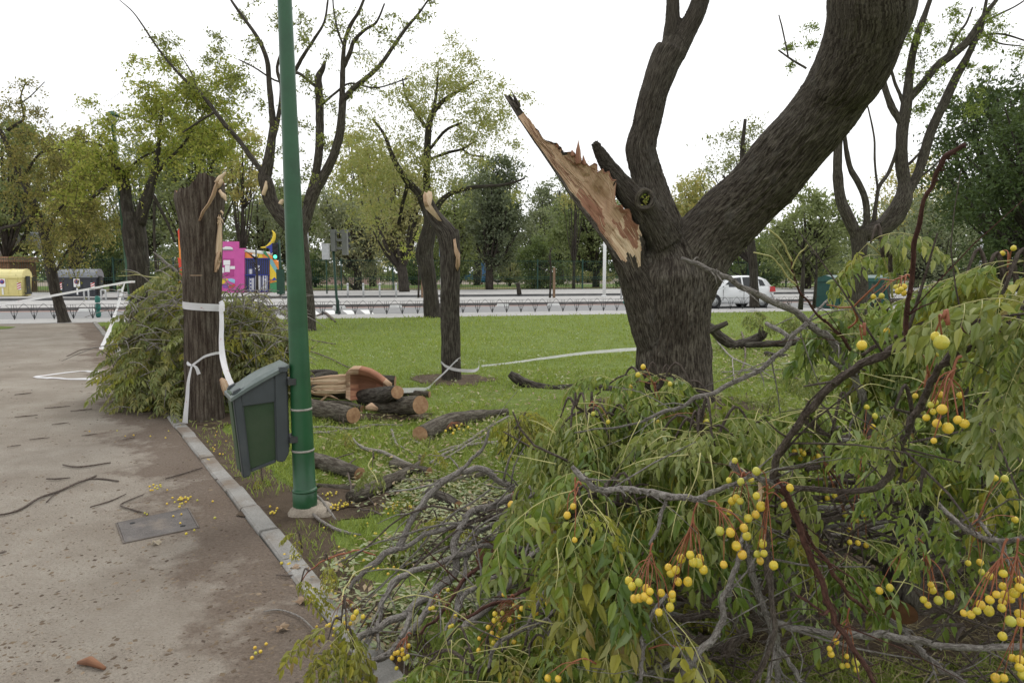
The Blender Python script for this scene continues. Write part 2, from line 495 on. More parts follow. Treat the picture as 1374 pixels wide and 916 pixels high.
BIGZ = -.03
sheet('ground', [(-900, -60), (900, -60), (900, 1500), (-900, 1500)], M['far_grass'], BIGZ)
def dirty_path():
    # soil washed out of the lawn lies along the kerb and thins out across the path
    m = M['sand']; t = m.node_tree; b = t.nodes['Principled BSDF']
    src = b.inputs['Base Color'].links[0].from_socket
    vm = nd(t, 'ShaderNodeVectorMath', operation='DOT_PRODUCT'); vm.inputs[1].default_value = (KN.x, KN.y, 0)
    t.links.new(pos(t), vm.inputs[0])
    ad = nd(t, 'ShaderNodeMath', operation='ADD'); ad.inputs[1].default_value = -(KB.x * KN.x + KB.y * KN.y)
    t.links.new(vm.outputs['Value'], ad.inputs[0])
    n1 = noise(t, pos(t), 1.5, 8, .7)
    sc = nd(t, 'ShaderNodeMath', operation='MULTIPLY_ADD'); sc.inputs[1].default_value = 2.6
    t.links.new(n1, sc.inputs[0]); t.links.new(ad.outputs[0], sc.inputs[2])
    f = ramp(t, sc.outputs[0], [(.75, (0, 0, 0)), (1.75, (.75, .75, .75))])
    n2 = noise(t, pos(t), 55, 4, .7)
    soil = ramp(t, n2, [(.3, (.09, .062, .045)), (.55, (.165, .12, .09)), (.75, (.26, .2, .15))])
    t.links.new(mixc(t, f, src, soil), b.inputs['Base Color'])
dirty_path()
sheet('path', [kpt(-6, 0), kpt(s_end, 0), RV(-70, 0), (-60, -8)], M['sand'], 0.0)
sheet('lawn', [kpt(-6, KW), kpt(s_end, KW), RV(110, 0), (80, -8)], M['lawn'], 0.004)
# a corner of grass at the path's left edge
cg = [G(-60, 446), G(12, 441), G(22, 438.5), G(-60, 436)]
sheet('grass_corner', cg, M['lawn'], 0.006)

def blob(name, c, rx, ry, m, z, n=40, rough=.35, seed=0):
    a = np.linspace(0, 2 * math.pi, n, endpoint=False)
    q = np.stack([np.cos(a) * 1.6 + seed * 7.7, np.sin(a) * 1.6, np.zeros(n)], 1)
    r = 1 + rough * (2 * vnoise(q) - 1) + .5 * rough * (2 * vnoise(q * 3.1) - 1)
    return sheet(name, [(c[0] + rx * math.cos(t) * k, c[1] + ry * math.sin(t) * k) for t, k in zip(a, r)], m, z)
BARE = [(G(424, 680), .50, .36), (G(640, 705), .62, .55), (G(605, 510), .62, .55), (G(290, 564), .34, .3), (G(905, 545), .95, .75),
        (G(468, 668), .40, .25), (G(500, 560), .8, .2), (G(1110, 800), 1.35, .65)]
for i, (c, rx, ry) in enumerate(BARE):
    blob('bare_soil', c, rx, ry, M['soil'], .010 + .0012 * i, seed=i)
def soil_strip():
    ss = np.linspace(-1.5, s_end - 2, 150)
    wv = .10 + .42 * vnoise(np.stack([ss * 1.1, 0 * ss, 0 * ss + 6], 1)) ** 1.5 + .12 * vnoise(np.stack([ss * 5, 0 * ss, 0 * ss], 1))
    wv *= np.interp(ss, [0, 3, 5, 9], [1, 1.1, .55, .3])
    sheet('bare_soil', [kpt(s, KW + w) for s, w in zip(ss, wv)] + [kpt(s, KW - .02) for s in ss[::-1]], M['soil'], .009)
soil_strip()

# ---- kerb of single stones, a little uneven
ke = empty('kerb', kpt(0, 0)); tag(ke, kind='structure')
kr = random.Random(5)
s = -3.2; k = 0
while s < s_end:
    L = .50 + kr.uniform(-.02, .02)
    mb = MB()
    w = KW - .006
    ch = .012
    z1 = .022 + kr.uniform(-.006, .006); z0 = -.06
    prof = [(0, z0), (w, z0), (w, z1 - ch), (w - ch, z1), (ch, z1), (0, z1 - ch)]
    V = []
    j = kr.uniform(-.006, .006); tw = kr.uniform(-.01, .01)
    for e, ss in ((0, s + .004), (1, s + L - .004)):
        for (o_, z_) in prof:
            p = kpt(ss, o_ + j + tw * (e - .5) + .003, z_)
            V.append(p)
    n = 6
    mb.add(V, [tuple(range(n - 1, -1, -1)), tuple(range(n, 2 * n))] + [(i, (i + 1) % n, (i + 1) % n + n, i + n) for i in range(n)])
    o = mb.build('kerb_stone', M['kerbstone'], smooth=False)
    o.parent = ke; o.matrix_parent_inverse = Matrix.Translation(-ke.location)
    s += L; k += 1

# ---- street beyond the lawn
band('pavement', .0, 2.3, M['pavement'], .012, thick=.1)
band('road', 2.3, 7.4, M['asphalt'], -.008)
band('cycle_band', 7.4, 8.2, M['red_band'], -.004)
band('kerb_band', 8.2, 8.42, M['kerb_dark'], .125, thick=.2)
band('pavement', 8.42, 16.6, M['pavement'], .122, thick=.2)
band('kerb_band', 16.6, 16.8, M['kerb_dark'], .12, thick=.2)
band('road', 16.8, 20.3, M['asphalt'], -.006)
band('kerb_band', 20.3, 20.6, M['kerb_dark'], .145, thick=.2)
band('pavement', 20.6, 33.2, M['pavement'], .142, thick=.2)
band('verge', 33.2, 40, M['park_red'], .02)
band('park_lawn', 40, 66, M['far_grass'], .03)
band('park_path', 42.5, 44.5, M['park_red'], .036)
band('playground_sand', 66, 150, M['park_sand'], .02)
# painted crossing bars on the road
for (xa, xb) in ((486, 498), (462, 474), (438, 450), (414, 426)):
    a, b_, c, d_ = on_v(xa + 3, 2.6), on_v(xb + 3, 2.6), on_v(xb - 4, 5.6), on_v(xa - 4, 5.6)
    sheet('road_marking', [a, b_, c, d_], M['white_paint'], -.003)
# low concrete separators along the cycle band
SEP = {-6: 'pale lane separator farthest left, beyond the leafy heap', -5: 'pale lane separator second from the left, beyond the leafy heap', -4: 'pale lane separator just right of the bare-limbed tree', -3: 'pale lane separator beside the signal post',
       -2: 'pale lane separator between signal post and leaning pavement tree', -1: 'pale lane separator left of the dark-trunked yellowing tree', 0: 'pale lane separator just right of the slim snapped trunk', 1: 'pale lane separator in front of the bare sapling', 2: 'pale lane separator just left of the green ribbed bollard'}
for k in range(-6, 3):
    p = RV(-1.2 + 2.55 * k, 7.2, 0)
    mb = MB()
    a = math.atan2(EU.y, EU.x)
    mb.box((0, 0, .06), (.62, .2, .12), taper=.82)
    o = mb.build('lane_separator', M['white_paint'], smooth=False)
    o.location = (p.x, p.y, -.004); o.rotation_euler = (0, 0, a)
    q = SEP.get(k)
    tag(o, q or 'low pale lane separator block hidden behind trunks and branches', 'separator', 'lane separators on the road')

# ------------------------------------------------------------------ grass: nobody could count the blades
def grass():
    n = 400000
    y = 2.3 / (1 - RNG.random(n) * (1 - 2.3 / 27.5))
    x = (RNG.random(n) * 2 - 1) * (y * .85 + 1.8)
    ks = kerb_side(x, y)
    v = (x - ROAD_O.x) * EV.x + (y - ROAD_O.y) * EV.y
    ok = (ks > KW + .01) & (v < -.03)
    p3 = np.stack([x, y, 0 * x], 1)
    cover = vnoise(p3 * np.array([.55, .9, 1])) * .45 + vnoise(p3 * 2.1 + 5) * .25 + vnoise(p3 * 6.3 + 9) * .3
    ok &= (cover + .25 * RNG.random(n)) > np.where(y < 6, .36, .42)
    for c, rx, ry in BARE:
        q = ((x - c[0]) / rx) ** 2 + ((y - c[1]) / ry) ** 2
        ok &= q > .75 + .5 * RNG.random(n)
    c0, c1 = G(640, 690), G(660, 760)
    lit = ((x - c0.x) / .75) ** 2 + ((y - c0.y) / .65) ** 2 < 1.2 * vnoise(p3 * 2.7 + 2) + .5
    ok &= ~(lit & (RNG.random(n) < .35))
    near = (ks < KW + .30) & (y < 8)
    ok &= ~(near & (RNG.random(n) < .8))
    x, y = x[ok], y[ok]; n = len(x)
    lod = 1 + np.maximum(0, y - 4) / 5
    w = .0028 * lod * (.7 + .6 * RNG.random(n))
    h = (.018 + .045 * RNG.random(n)) * (.55 + .9 * vnoise(np.stack([x, y, 0 * x], 1) * 1.7 + 3)) * (1 + .03 * y)
    a = RNG.random(n) * 6.283
    la = RNG.random(n) * 6.283
    le = h * (.3 + .8 * RNG.random(n))
    d = np.stack([np.cos(a), np.sin(a), 0 * a], 1); l = np.stack([np.cos(la), np.sin(la), 0 * a], 1)
    o = np.stack([x, y, np.full(n, .0)], 1)
    up = np.array([0, 0, 1.0])
    b0, b1 = o - d * w[:, None], o + d * w[:, None]
    m0 = o + l * (le * .35)[:, None] + up * (h * .62)[:, None]
    t = o + l * le[:, None] + up * h[:, None]
    V = np.stack([b0, b1, m0 + d * (w * .8)[:, None], m0 - d * (w * .8)[:, None], t], 1).reshape(-1, 3)
    i = np.arange(n)[:, None] * 5
    mb = MB()
    mb.add(V, i + np.array([[0, 1, 2, 3]]))
    mb.f.append(i + np.array([[3, 2, 4]])); mb.m.append(np.zeros(n, int))
    gm = leafmat('grass_blade', [(.20, .285, .04), (.255, .35, .05), (.31, .39, .07), (.36, .39, .10), (.22, .31, .045)], (.26, .34, .08), trans=.3, rough=.6, patch=(.33, .36, .10))
    o = mb.build('grass', gm, smooth=False)
    tag(o, 'short green lawn grass around the logs and trunks', 'grass', kind='stuff')
grass()

# tree litter on the sand path: grit, bark crumbs and dry bits
def grit():
    mb = MB()
    n = 34000
    y = 2.0 / (1 - RNG.random(n) * (1 - 2.0 / 16)); x = (RNG.random(n) * 1.1 - 1.0) * (y * .9 + .6)
    ks = kerb_side(x, y)
    p3 = np.stack([x, y, 0 * x], 1)
    cl = vnoise(p3 * np.array([1.2, 3.0, 1]))
    edge = np.exp(-np.abs(ks + .2) / .5) * .35
    ok = (ks < .0) & (cl + edge + .35 * RNG.random(n) > .62)
    x, y = x[ok], y[ok]; n = len(x)
    a = RNG.random(n) * 6.283
    L = np.minimum(.002 + .016 * RNG.random(n) ** 7 + .0013 * y / 4, .03); w = L * (.25 + .6 * RNG.random(n)); h = w * .5
    d = np.stack([np.cos(a), np.sin(a), 0 * a], 1); e = np.stack([-np.sin(a), np.cos(a), 0 * a], 1)
    o = np.stack([x, y, 0 * x], 1)
    V = np.stack([o + d * L[:, None], o + e * w[:, None], o - d * L[:, None], o - e * w[:, None], o + np.array([0, 0, 1]) * h[:, None] + d * (L * .2)[:, None]], 1).reshape(-1, 3)
    i = np.arange(n)[:, None] * 5
    mb.add(V, np.concatenate([i + np.array([[0, 1, 4]]), i + np.array([[1, 2, 4]]), i + np.array([[2, 3, 4]]), i + np.array([[3, 0, 4]])]))
    gm = leafmat('path_crumbs', [(.05, .036, .026), (.11, .075, .05), (.26, .2, .14), (.08, .056, .04), (.20, .15, .1), (.07, .05, .038), (.14, .1, .07)], (.2, .16, .1), trans=0, rough=.9)
    tag(mb.build('path_litter', gm, smooth=False), 'bark crumbs and grit strewn over the sandy path', 'litter', kind='stuff')
grit()

def leaflets(n, P, L, tilt=.35, asp=.36):
    """loose single leaflets lying about: centres P (n,3), lengths L"""
    a = RNG.random(n) * 6.283
    tl = (RNG.random((n, 2)) - .5) * 2 * tilt
    d = np.stack([np.cos(a), np.sin(a), tl[:, 0]], 1); e = np.stack([-np.sin(a), np.cos(a), tl[:, 1]], 1)
    L = L[:, None]; w = L * asp
    up = np.array([0, 0, 1.0])
    c = P + up * L * .12
    V = np.stack([c - d * L * .5, c - d * L * .1 + e * w * .5, c + d * L * .5 - up * L * .06, c - d * L * .1 - e * w * .5, c - up * L * .06], 1).reshape(-1, 3)
    i = np.arange(n)[:, None] * 5
    return V, np.concatenate([i + np.array([[0, 4, 1]]), i + np.array([[1, 4, 2]]), i + np.array([[2, 4, 3]]), i + np.array([[3, 4, 0]])])
def litter():
    mb = MB()
    # around the fallen branches left of the big pile
    def zone(px0, px1, py0, py1, n, L0, L1, m):
        c = [G(px, py) for px, py in ((px0, py1), (px1, py1), (px0, py0), (px1, py0))]
        s, q = RNG.random(n), RNG.random(n)
        y = c[0].y + (c[2].y - c[0].y) * q
        xl, xr = c[0].x + (c[2].x - c[0].x) * q, c[1].x + (c[3].x - c[1].x) * q
        x = xl + (xr - xl) * s
        p3 = np.stack([x, y, np.zeros(n)], 1)
        keep = vnoise(p3 * 3.0 + 4) + .3 * RNG.random(n) - .9 * np.maximum(0, np.maximum(np.abs(s - .5), np.abs(q - .5)) - .3) > .5
        keep &= kerb_side(x, y) > KW * .5
        P = p3[keep]; k = len(P)
        P[:, 2] = .025 + .04 * RNG.random(k)
        V, F = leaflets(k, P, L0 + (L1 - L0) * RNG.random(k))
        mb.add(V, F, m)
    zone(520, 800, 655, 830, 3600, .03, .06, 0)
    zone(540, 780, 660, 800, 1500, .025, .05, 1)
    zone(560, 760, 690, 800, 900, .03, .06, 0)
    zone(500, 800, 640, 860, 500, .03, .06, 0)
    zone(420, 640, 640, 760, 900, .03, .06, 0)
    zone(430, 560, 760, 900, 500, .03, .06, 0)
    zone(930, 1180, 470, 570, 2600, .05, .10, 1)
    zone(430, 860, 560, 680, 2400, .03, .07, 1)
    zone(420, 860, 432, 560, 2200, .04, .08, 0)
    zone(420, 860, 440, 640, 1500, .03, .06, 1)
    zone(380, 480, 440, 500, 250, .06, .1, 1)
    zone(140, 380, 480, 580, 1800, .05, .1, 1)
    zone(640, 900, 500, 600, 700, .04, .08, 2)
    zone(930, 1250, 450, 520, 1300, .06, .12, 2)
    zone(430, 700, 520, 700, 1100, .03, .07, 2)
    zone(400, 640, 640, 900, 900, .03, .06, 2)
    tag(mb.build('leaf_litter', [M['leaf_pale'], M['leaf_pile'], leafmat('leaf_dry', [(.30, .20, .11), (.36, .28, .15), (.22, .14, .08), (.34, .33, .16), (.2, .2, .08)], (.36, .3, .2), trans=.1)], smooth=False), 'loose pale leaflets strewn over the grass between the branches', 'leaf litter', kind='stuff')
litter()
# ================================================================== TREES
def wpx(w, d): return w * d / FPX                      # width of something seen w pixels wide at distance d
def limb(mb, pts, d, m=0, n=9, sub=4, rough=.12, dd=0.0, **k):
    """pts: (px, py, width px[, depth offset])"""
    P = [D(q[0], q[1], d + (q[3] if len(q) > 3 else 0)) for q in pts]
    r = [wpx(q[2], d + (q[3] if len(q) > 3 else 0)) / 2 for q in pts]
    mb.tube(P, r, n, m, sub=sub, rough=rough, **k)
    return P, r
def leafquads(P, size, rng, droop=.0):
    n = len(P)
    a = rng.normal(size=(n, 3)); a[:, 2] -= droop; a /= np.linalg.norm(a, axis=1)[:, None]
    b = rng.normal(size=(n, 3)); b -= a * (a * b).sum(1)[:, None]; b /= np.linalg.norm(b, axis=1)[:, None]
    s = size * (.6 + .8 * rng.random(n))[:, None]
    V = np.stack([P - a * s * .5, P + b * s * .22, P + a * s * .5, P - b * s * .22], 1).reshape(-1, 3)
    return V, np.arange(n * 4).reshape(n, 4)
def sprays(centers, rad, nsp, nl, leaf, rng, droop=.35, flat=.75, tw=None):
    """leafy twigs fanning out of each clump centre; returns leaf mesh data (and adds the twigs to tw)"""
    c = np.asarray(centers, float); K = len(c)
    rad = np.broadcast_to(np.asarray(rad, float), (K,))
    d = rng.normal(size=(K, nsp, 3)); d[..., 2] *= flat; d /= np.linalg.norm(d, axis=2)[..., None]
    ln = rad[:, None] * (.35 + .65 * rng.random((K, nsp)))
    t = .12 + .88 * rng.random((K, nsp, nl))
    p = c[:, None, None] + d[:, :, None] * (ln[:, :, None] * t)[..., None]
    p[..., 2] -= droop * ln[:, :, None] * t * t
    p += rng.normal(size=p.shape) * (leaf * .55)
    if tw is not None:
        e = c[:, None] + d * ln[..., None]; e[..., 2] -= droop * ln
        mid = c[:, None] + d * ln[..., None] * .5; mid[..., 2] -= droop * ln * .25
        for i in range(K):
            for j in range(0, nsp, 2):
                tw.tube([c[i], mid[i, j], e[i, j]], [.006, .005, .003], 3, 0, cap=False)
    return leafquads(p.reshape(-1, 3), leaf, rng, droop)

def make_tree(name, label, base, trunk, clumps, nsp, nl, leaf, cm, bm='bark_far', group=None, cat='tree', seed=1, limbs=True, droop=.35, flat=.75, thin=.05):
    """trunk: [(dx,dy,z,r)...] from the base; clumps: [(dx,dy,z,r)...]"""
    rng = np.random.default_rng(seed)
    root = empty(name, base, label, cat, group)
    mb = MB()
    mb.tube([q[:3] for q in trunk], [q[3] for q in trunk], 8, 0, sub=3, rough=.12)
    C = np.array([q[:3] for q in clumps]); Rr = np.array([q[3] for q in clumps])
    tp = np.array([q[:3] for q in trunk]); tr = [q[3] for q in trunk]
    if limbs:
        for c in C:
            below = [i for i in range(len(tp)) if tp[i][2] < c[2] - .2] or [0]
            i = below[-1] if rng.random() < .5 else below[len(below) // 2 if len(below) > 2 else -1]
            s = tp[i]; mid = s * .45 + c * .55 + A3((0, 0, -.12 * np.linalg.norm(c - s)))
            r0 = min(tr[i] * .5, thin * 2)
            mb.tube([s, mid, c], [r0, r0 * .6, r0 * .25], 5, 0, sub=2)
    mb.build('trunk', M[bm], root)
    cb = MB(); V, F = sprays(C, Rr, nsp, nl, leaf, rng, droop, flat)
    cb.add(V, F)
    cb.build('crown', M[cm] if isinstance(cm, str) else cm, root, smooth=False)
    return root
def ball(rng, n, c, r, size, hollow=.35):
    """n clump centres spread through an ellipsoid"""
    out = []
    while len(out) < n:
        v = rng.uniform(-1, 1, 3)
        if hollow < np.linalg.norm(v) < 1:
            out.append((c[0] + v[0] * r[0], c[1] + v[1] * r[1], c[2] + v[2] * r[2], size * rng.uniform(.7, 1.25)))
    return out
def px_tree(name, label, x0, x1, ytop, ybot, d, xb, tw, cm, n=26, nsp=9, nl=9, leaf=.3, seed=1, group=None, bm='bark_far', ground=True, droop=.3, lean=0, cs=.33, hollow=.3, flat=.75, cat='tree'):
    """a tree with its crown between these sight lines, d metres away, trunk foot at column xb"""
    rng = np.random.default_rng(seed + 100)
    foot = D(xb, HOR, d); foot.z = 0
    a, b_ = D(x0, ytop, d), D(x1, ybot, d)
    c = (a + b_) / 2 - foot
    rx, rz = (b_.x - a.x) / 2, (a.z - b_.z) / 2
    cl = ball(rng, n, (c.x, 0, c.z), (rx * .8, rx * .75, rz * .82), min(rx, rz) * cs * 1.9, hollow)
    top = c.z + rz * .5
    r0 = wpx(tw, d) / 2
    tr = [(0, 0, -.1, r0 * 1.15), (lean * .1, 0, top * .2, r0), (c.x * .5 + lean * .3, 0, top * .55, r0 * .75), (c.x * .9, 0, top, r0 * .25)]
    return make_tree(name, label, foot, tr, cl, int(nsp * 1.7), int(nl * 1.5), leaf * .78, cm, bm, group, seed=seed, droop=droop, flat=flat, thin=r0 * .5, cat=cat)

M['c_light2'] = crown('crown_light_green', [(.10, .14, .035), (.14, .18, .045), (.18, .21, .06)])
# ------------------------------------------------------------------ the big torn tree on the lawn
def big_tree():
    d0 = 8.4
    foot = D(905, HOR, d0); foot.z = 0
    root = empty('torn_tree', foot, 'massive old tree with a split-open torn limb and a thick limb leaning right', 'tree')
    L = lambda pts: ([D(q[0], q[1], q[3] if len(q) > 3 else d0) for q in pts], [wpx(q[2], q[3] if len(q) > 3 else d0) / 2 for q in pts])
    limbs = [
        [(908, 575, 128), (906, 545, 110), (904, 500, 100), (903, 450, 96), (900, 405, 106), (901, 372, 112), (899, 345, 84), (896, 322, 40)],
        [(905, 410, 86), (930, 350, 92), (965, 305, 86, 8.3), (1003, 268, 84, 8.1), (1042, 225, 84, 7.8), (1080, 181, 84, 7.5), (1118, 130, 86, 7.2), (1146, 85, 92, 6.9), (1163, 40, 100, 6.7), (1170, -10, 108, 6.5), (1170, -80, 112, 6.4)],
        [(897, 385, 84), (886, 330, 74), (878, 285, 58), (868, 240, 41), (860, 205, 38), (861, 190, 37), (869, 155, 36), (879, 120, 38), (889, 90, 39), (900, 68, 42)],
        [(898, 75, 28), (901, 48, 21), (903, 20, 18), (903, -20, 17), (906, -70, 16)],
        [(904, 72, 34), (920, 45, 28), (933, 18, 26), (945, -20, 24), (960, -70, 22)],
        [(890, 325, 50, 8.2), (868, 285, 40, 8.05), (846, 262, 31, 8.0), (826, 237, 24, 8.0), (809, 211, 18, 8.0), (797, 190, 11, 8.0)],
        [(897, 500, 50, 8.35), (880, 440, 66, 8.32), (866, 395, 62, 8.27), (848, 352, 46, 8.22), (826, 318, 28, 8.15)],
        [(900, 520, 60, 8.2), (868, 552, 40, 8.1), (846, 580, 20, 8.0)], [(915, 520, 60, 8.2), (944, 552, 40, 8.1), (966, 578, 20, 8.0)], [(903, 515, 60, 8.2), (906, 560, 44, 7.85), (908, 590, 20, 7.6)],
    ]
    mb = MB(); segs = []
    for l in limbs:
        P, r = L(l)
        P, r = smooth_path(P, r, 4)
        mb.tube(P, r, 20, 0)
        segs.append((P, r))
    tmp = mb.build('tmp', M['bark_big'])
    md = tmp.modifiers.new('r', 'REMESH'); md.mode = 'VOXEL'; md.voxel_size = .0165
    ms = tmp.modifiers.new('s', 'SMOOTH'); ms.factor = .5; ms.iterations = 14
    dg = bpy.context.evaluated_depsgraph_get()
    ev = tmp.evaluated_get(dg); me = ev.to_mesh()
    nV = len(me.vertices)
    V = np.empty(nV * 3); me.vertices.foreach_get('co', V); V = V.reshape(-1, 3)
    N = np.empty(nV * 3); me.vertex_normals.foreach_get('vector', N); N = N.reshape(-1, 3)
    F = np.empty(len(me.polygons) * 4, np.int32); me.loops.foreach_get('vertex_index', F); F = F.reshape(-1, 4)
    ev.to_mesh_clear(); old = tmp.data
    bpy.data.objects.remove(tmp); bpy.data.meshes.remove(old)
    # grain coordinate: along the nearest limb, round its axis; blended between limbs
    best = np.full(nV, 1e9); fl = np.zeros((nV, 3))
    known = []
    for li, (P, r) in enumerate(segs):
        s = np.concatenate([[0], np.cumsum(np.linalg.norm(np.diff(P, axis=0), axis=1))])
        if known:
            kp = np.concatenate([a for a, _ in known]); ks_ = np.concatenate([b_ for _, b_ in known])
            s = s + ks_[np.argmin(np.linalg.norm(kp - P[0], axis=1))]
        known.append((P, s))
        for i in range(len(P) - 1):
            a, e = P[i], P[i + 1] - P[i]
            tu = ((V - a) @ e) / e.dot(e); t = np.clip(tu, 0, 1)
            tu = np.clip(tu, -.6 / np.linalg.norm(e), .6 / np.linalg.norm(e) + 1)
            q = V - a - t[:, None] * e
            dist = np.linalg.norm(q, axis=1) / (r[i] * (1 - t) + r[i + 1] * t)
            ok = dist < best
            best[ok] = dist[ok]
            T = e / np.linalg.norm(e)
            u = np.cross(T, (0.0, 1.0, 0.0)); u /= np.linalg.norm(u); w = np.cross(T, u)
            x, y = q @ u, q @ w
            rr = np.hypot(x, y) + 1e-6
            rm = .40
            f = np.stack([x / rr * rm, y / rr * rm, s[i] + tu * np.linalg.norm(e)], 1)
            fl[ok] = f[ok]
    z = np.clip((V[:, 2] - 2.8) / 1.2, 0, 1)
    amp = .042 - .024 * z
    thick = np.clip(best, 0, 2)
    V = V + N * (amp * (ridges(fl, 30, 8) - .62))[:, None] + N * (.05 * (vnoise(V * 3.2) - .5))[:, None]
    mb = MB(); mb.add(V - np.array(foot), F, 0, fl)
    mb.build('trunk', M['bark_big'], root)
    # ---- the torn limb: a thick shell, bark outside, ragged bare wood inside
    Lp = [(677, 128), (697, 161), (715, 188), (738, 222), (768, 268), (797, 306), (818, 336), (836, 362), (850, 392)]
    Rp = [(684, 127), (705, 154), (730, 187), (757, 200), (790, 219), (823, 246), (853, 296), (866, 325), (862, 372)]
    n = 74
    def rs(p, k):
        p = np.array(p, float); s = np.linspace(0, len(p) - 1, k)
        return np.stack([np.interp(s, np.arange(len(p)), p[:, i]) for i in (0, 1)], 1)
    Lp, Rp = rs(Lp, n), rs(Rp, n)
    jag = random.Random(4)
    dep = np.interp(np.linspace(0, 1, n), [0, .3, .7, .86, 1], [7.55, 7.7, 7.84, 7.88, 8.02])
    nf, nb = 26, 12
    V, FF, MM, fl = [], [], [], []
    spike = 0
    for i in range(n):
        u = i / (n - 1)
        l, r_ = D(Lp[i][0], Lp[i][1], dep[i] - .02), D(Rp[i][0], Rp[i][1], dep[i] + .07)
        if 12 < i < 58:
            spike = .34 * (vnoise([[i * .33, 8, 5]])[0] - .5) + .22 * (vnoise([[i * 1.13, 2, 5]])[0] - .5)
            r_ = r_ + (l - r_) * spike
        ax = (r_ - l); wd = ax.length
        fwd = Vector((0, 1, 0))
        for j in range(nf + 1):
            t = j / nf
            sc = math.sin(math.pi * t) * wd * .16
            grain = .022 * (vnoise([[t * 26 * wd / .5, i * .10, 1.5]])[0] - .5)
            step = .07 * round(3 * vnoise([[t * 4.2, i * .06, 7.5]])[0]) / 3 - .03
            pit = .09 * math.exp(-(((t - .55) / .13) ** 2 + ((u - .60) / .045) ** 2))
            env = min(1, wd * 4) * min(1, 6 * t, 6 * (1 - t) + .25)
            p = l + ax * t + fwd * (sc + (grain + step) * env + pit)
            V.append(p); fl.append((t * wd, step * 2, i * .034))
        for j in range(1, nb):
            t = j / nb
            ang = math.pi * t
            p = r_ - ax * t + fwd * math.sin(ang) * wd * .6 + Vector((-.06, 0, -.25)) * math.sin(ang) * wd
            b_ = .03 * (vnoise([[t * 11, i * .12, 3.3]])[0] - .5) * min(1, wd * 4)
            V.append(p + fwd * b_); fl.append((t * 1.3, .3, i * .034))
    row = nf + nb
    for i in range(n - 1):
        u = i / (n - 1)
        for j in range(row):
            k = (j + 1) % row
            FF.append((i * row + j, i * row + k, (i + 1) * row + k, (i + 1) * row + j))
            t = j / nf
            teeth = .80 + .13 * vnoise([[t * 5.5, 1, 9]])[0] + .05 * vnoise([[t * 17, 3, 9]])[0]
            red = .60 + .16 * vnoise([[t * 6, 4, 2]])[0]
            if j >= nf or (j < 2 + 1.2 * vnoise([[i * .3, 1, 1]])[0]) or u > teeth or u < .10: q = 1
            elif t > .40 + .2 * vnoise([[u * 20, 3, 1]])[0] and red < u < red + .13: q = 3
            elif u > .70 and t > .2: q = 2
            elif vnoise([[t * 7, i * .07, 6]])[0] > .63 and u < .68: q = 3 if u > .45 else 4
            else: q = 0
            MM.append(q)
    mb = MB(); mb.add(np.array(V) - A3(foot), FF, MM, np.array(fl))
    reddish = woodmat('reddish_torn_wood', (.36, .20, .12), (.26, .12, .07), (.12, .05, .03))
    o = mb.build('torn_limb', [M['wood'], M['bark_big'], M['wood_pale'], reddish, M['wood_dark']], root)
    # loose fibres lifted off the split face
    fb = MB(); fr0 = random.Random(31)
    for k in range(60):
        i = fr0.randrange(12, 56); j = fr0.randrange(3, nf - 2); L = fr0.randrange(4, 14)
        ii = [min(n - 1, i + q) for q in (0, L // 2, L)]
        P = [V[q * row + min(nf - 1, j + fr0.choice([0, 0, 1]))] - foot + Vector((fr0.uniform(-.004, .004), -.004 - (.02 * fr0.random() if e == 0 else 0), fr0.uniform(0, .012) if e == 0 else 0)) for e, q in enumerate(ii)]
        w = fr0.uniform(.002, .006)
        fb.tube(P, [w * .3, w, w * .8], 4, fr0.choice([0, 0, 1, 2]), cap=False, sub=2)
    fo = fb.build('wood_fibres', [M['wood'], M['wood_pale'], reddish], root); tag(fo, kind='stuff')
    sr = random.Random(11)
    def splint(x, y, x2, y2, w, m, dd=0.0):
        k = int(np.argmin([(x - a[0]) ** 2 + (y - a[1]) ** 2 for a in Rp]))
        dq = dep[k] + .07 + dd
        mb = MB(); w = wpx(w, dq) / 2
        mb.tube([D(x * 1.25 - x2 * .25, y * 1.25 - y2 * .25, dq) - foot, D(x, y, dq) - foot, D((x + x2) / 2 + sr.uniform(-1, 1), (y + y2) / 2, dq) - foot, D(x2, y2, dq) - foot], [w * .9, w, w * .65, .002], 6, 0, rough=.4, sub=3, bark=.004, k=60)
        mb.build('splinter', m, root)
    for q in ((776, 214, 776, 188, 9), (784, 219, 782, 208, 6), (768, 208, 767, 201, 6)):
        splint(*q, reddish if q[0] > 760 else M['wood'])
    splint(690, 143, 675, 126, 7, M['bark_big']); splint(695, 140, 687, 123, 6, M['bark_big']); splint(716, 172, 709, 158, 4, M['wood'])
    # round hole with a green shoot
    mb = MB()
    c = D(865, 268, 7.78)
    ring = [c + Vector((math.cos(a) * .092, -.02 + .03 * math.sin(a * 2), math.sin(a) * .105)) for a in np.linspace(0, 2 * math.pi, 19)]
    mb.tube(ring, [.034] * 19, 8, 0, rough=.25, cap=False)
    mb.v = [v - A3(foot) for v in mb.v]
    kh = mb.build('knot_hole', M['bark_big'], root)
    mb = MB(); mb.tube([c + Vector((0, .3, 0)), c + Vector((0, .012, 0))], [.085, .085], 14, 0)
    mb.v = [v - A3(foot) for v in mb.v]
    mb.build('hollow', plain('hollow_shade', (.02, .016, .012), .95), kh)  # solid plug; the hole's shade is painted as near-black colour
    rng = np.random.default_rng(2); mb = MB()
    V, F = leafquads(A3(c) + rng.normal(size=(26, 3)) * np.array([.03, .012, .035]) + A3((.01, -.03, -.01)), .05, rng)
    mb.add(V - A3(foot), F); mb.build('shoot', M['c_light'], root, smooth=False)
    # loose fibres of bark on the right of the trunk
    mb = MB(); fr = random.Random(8)
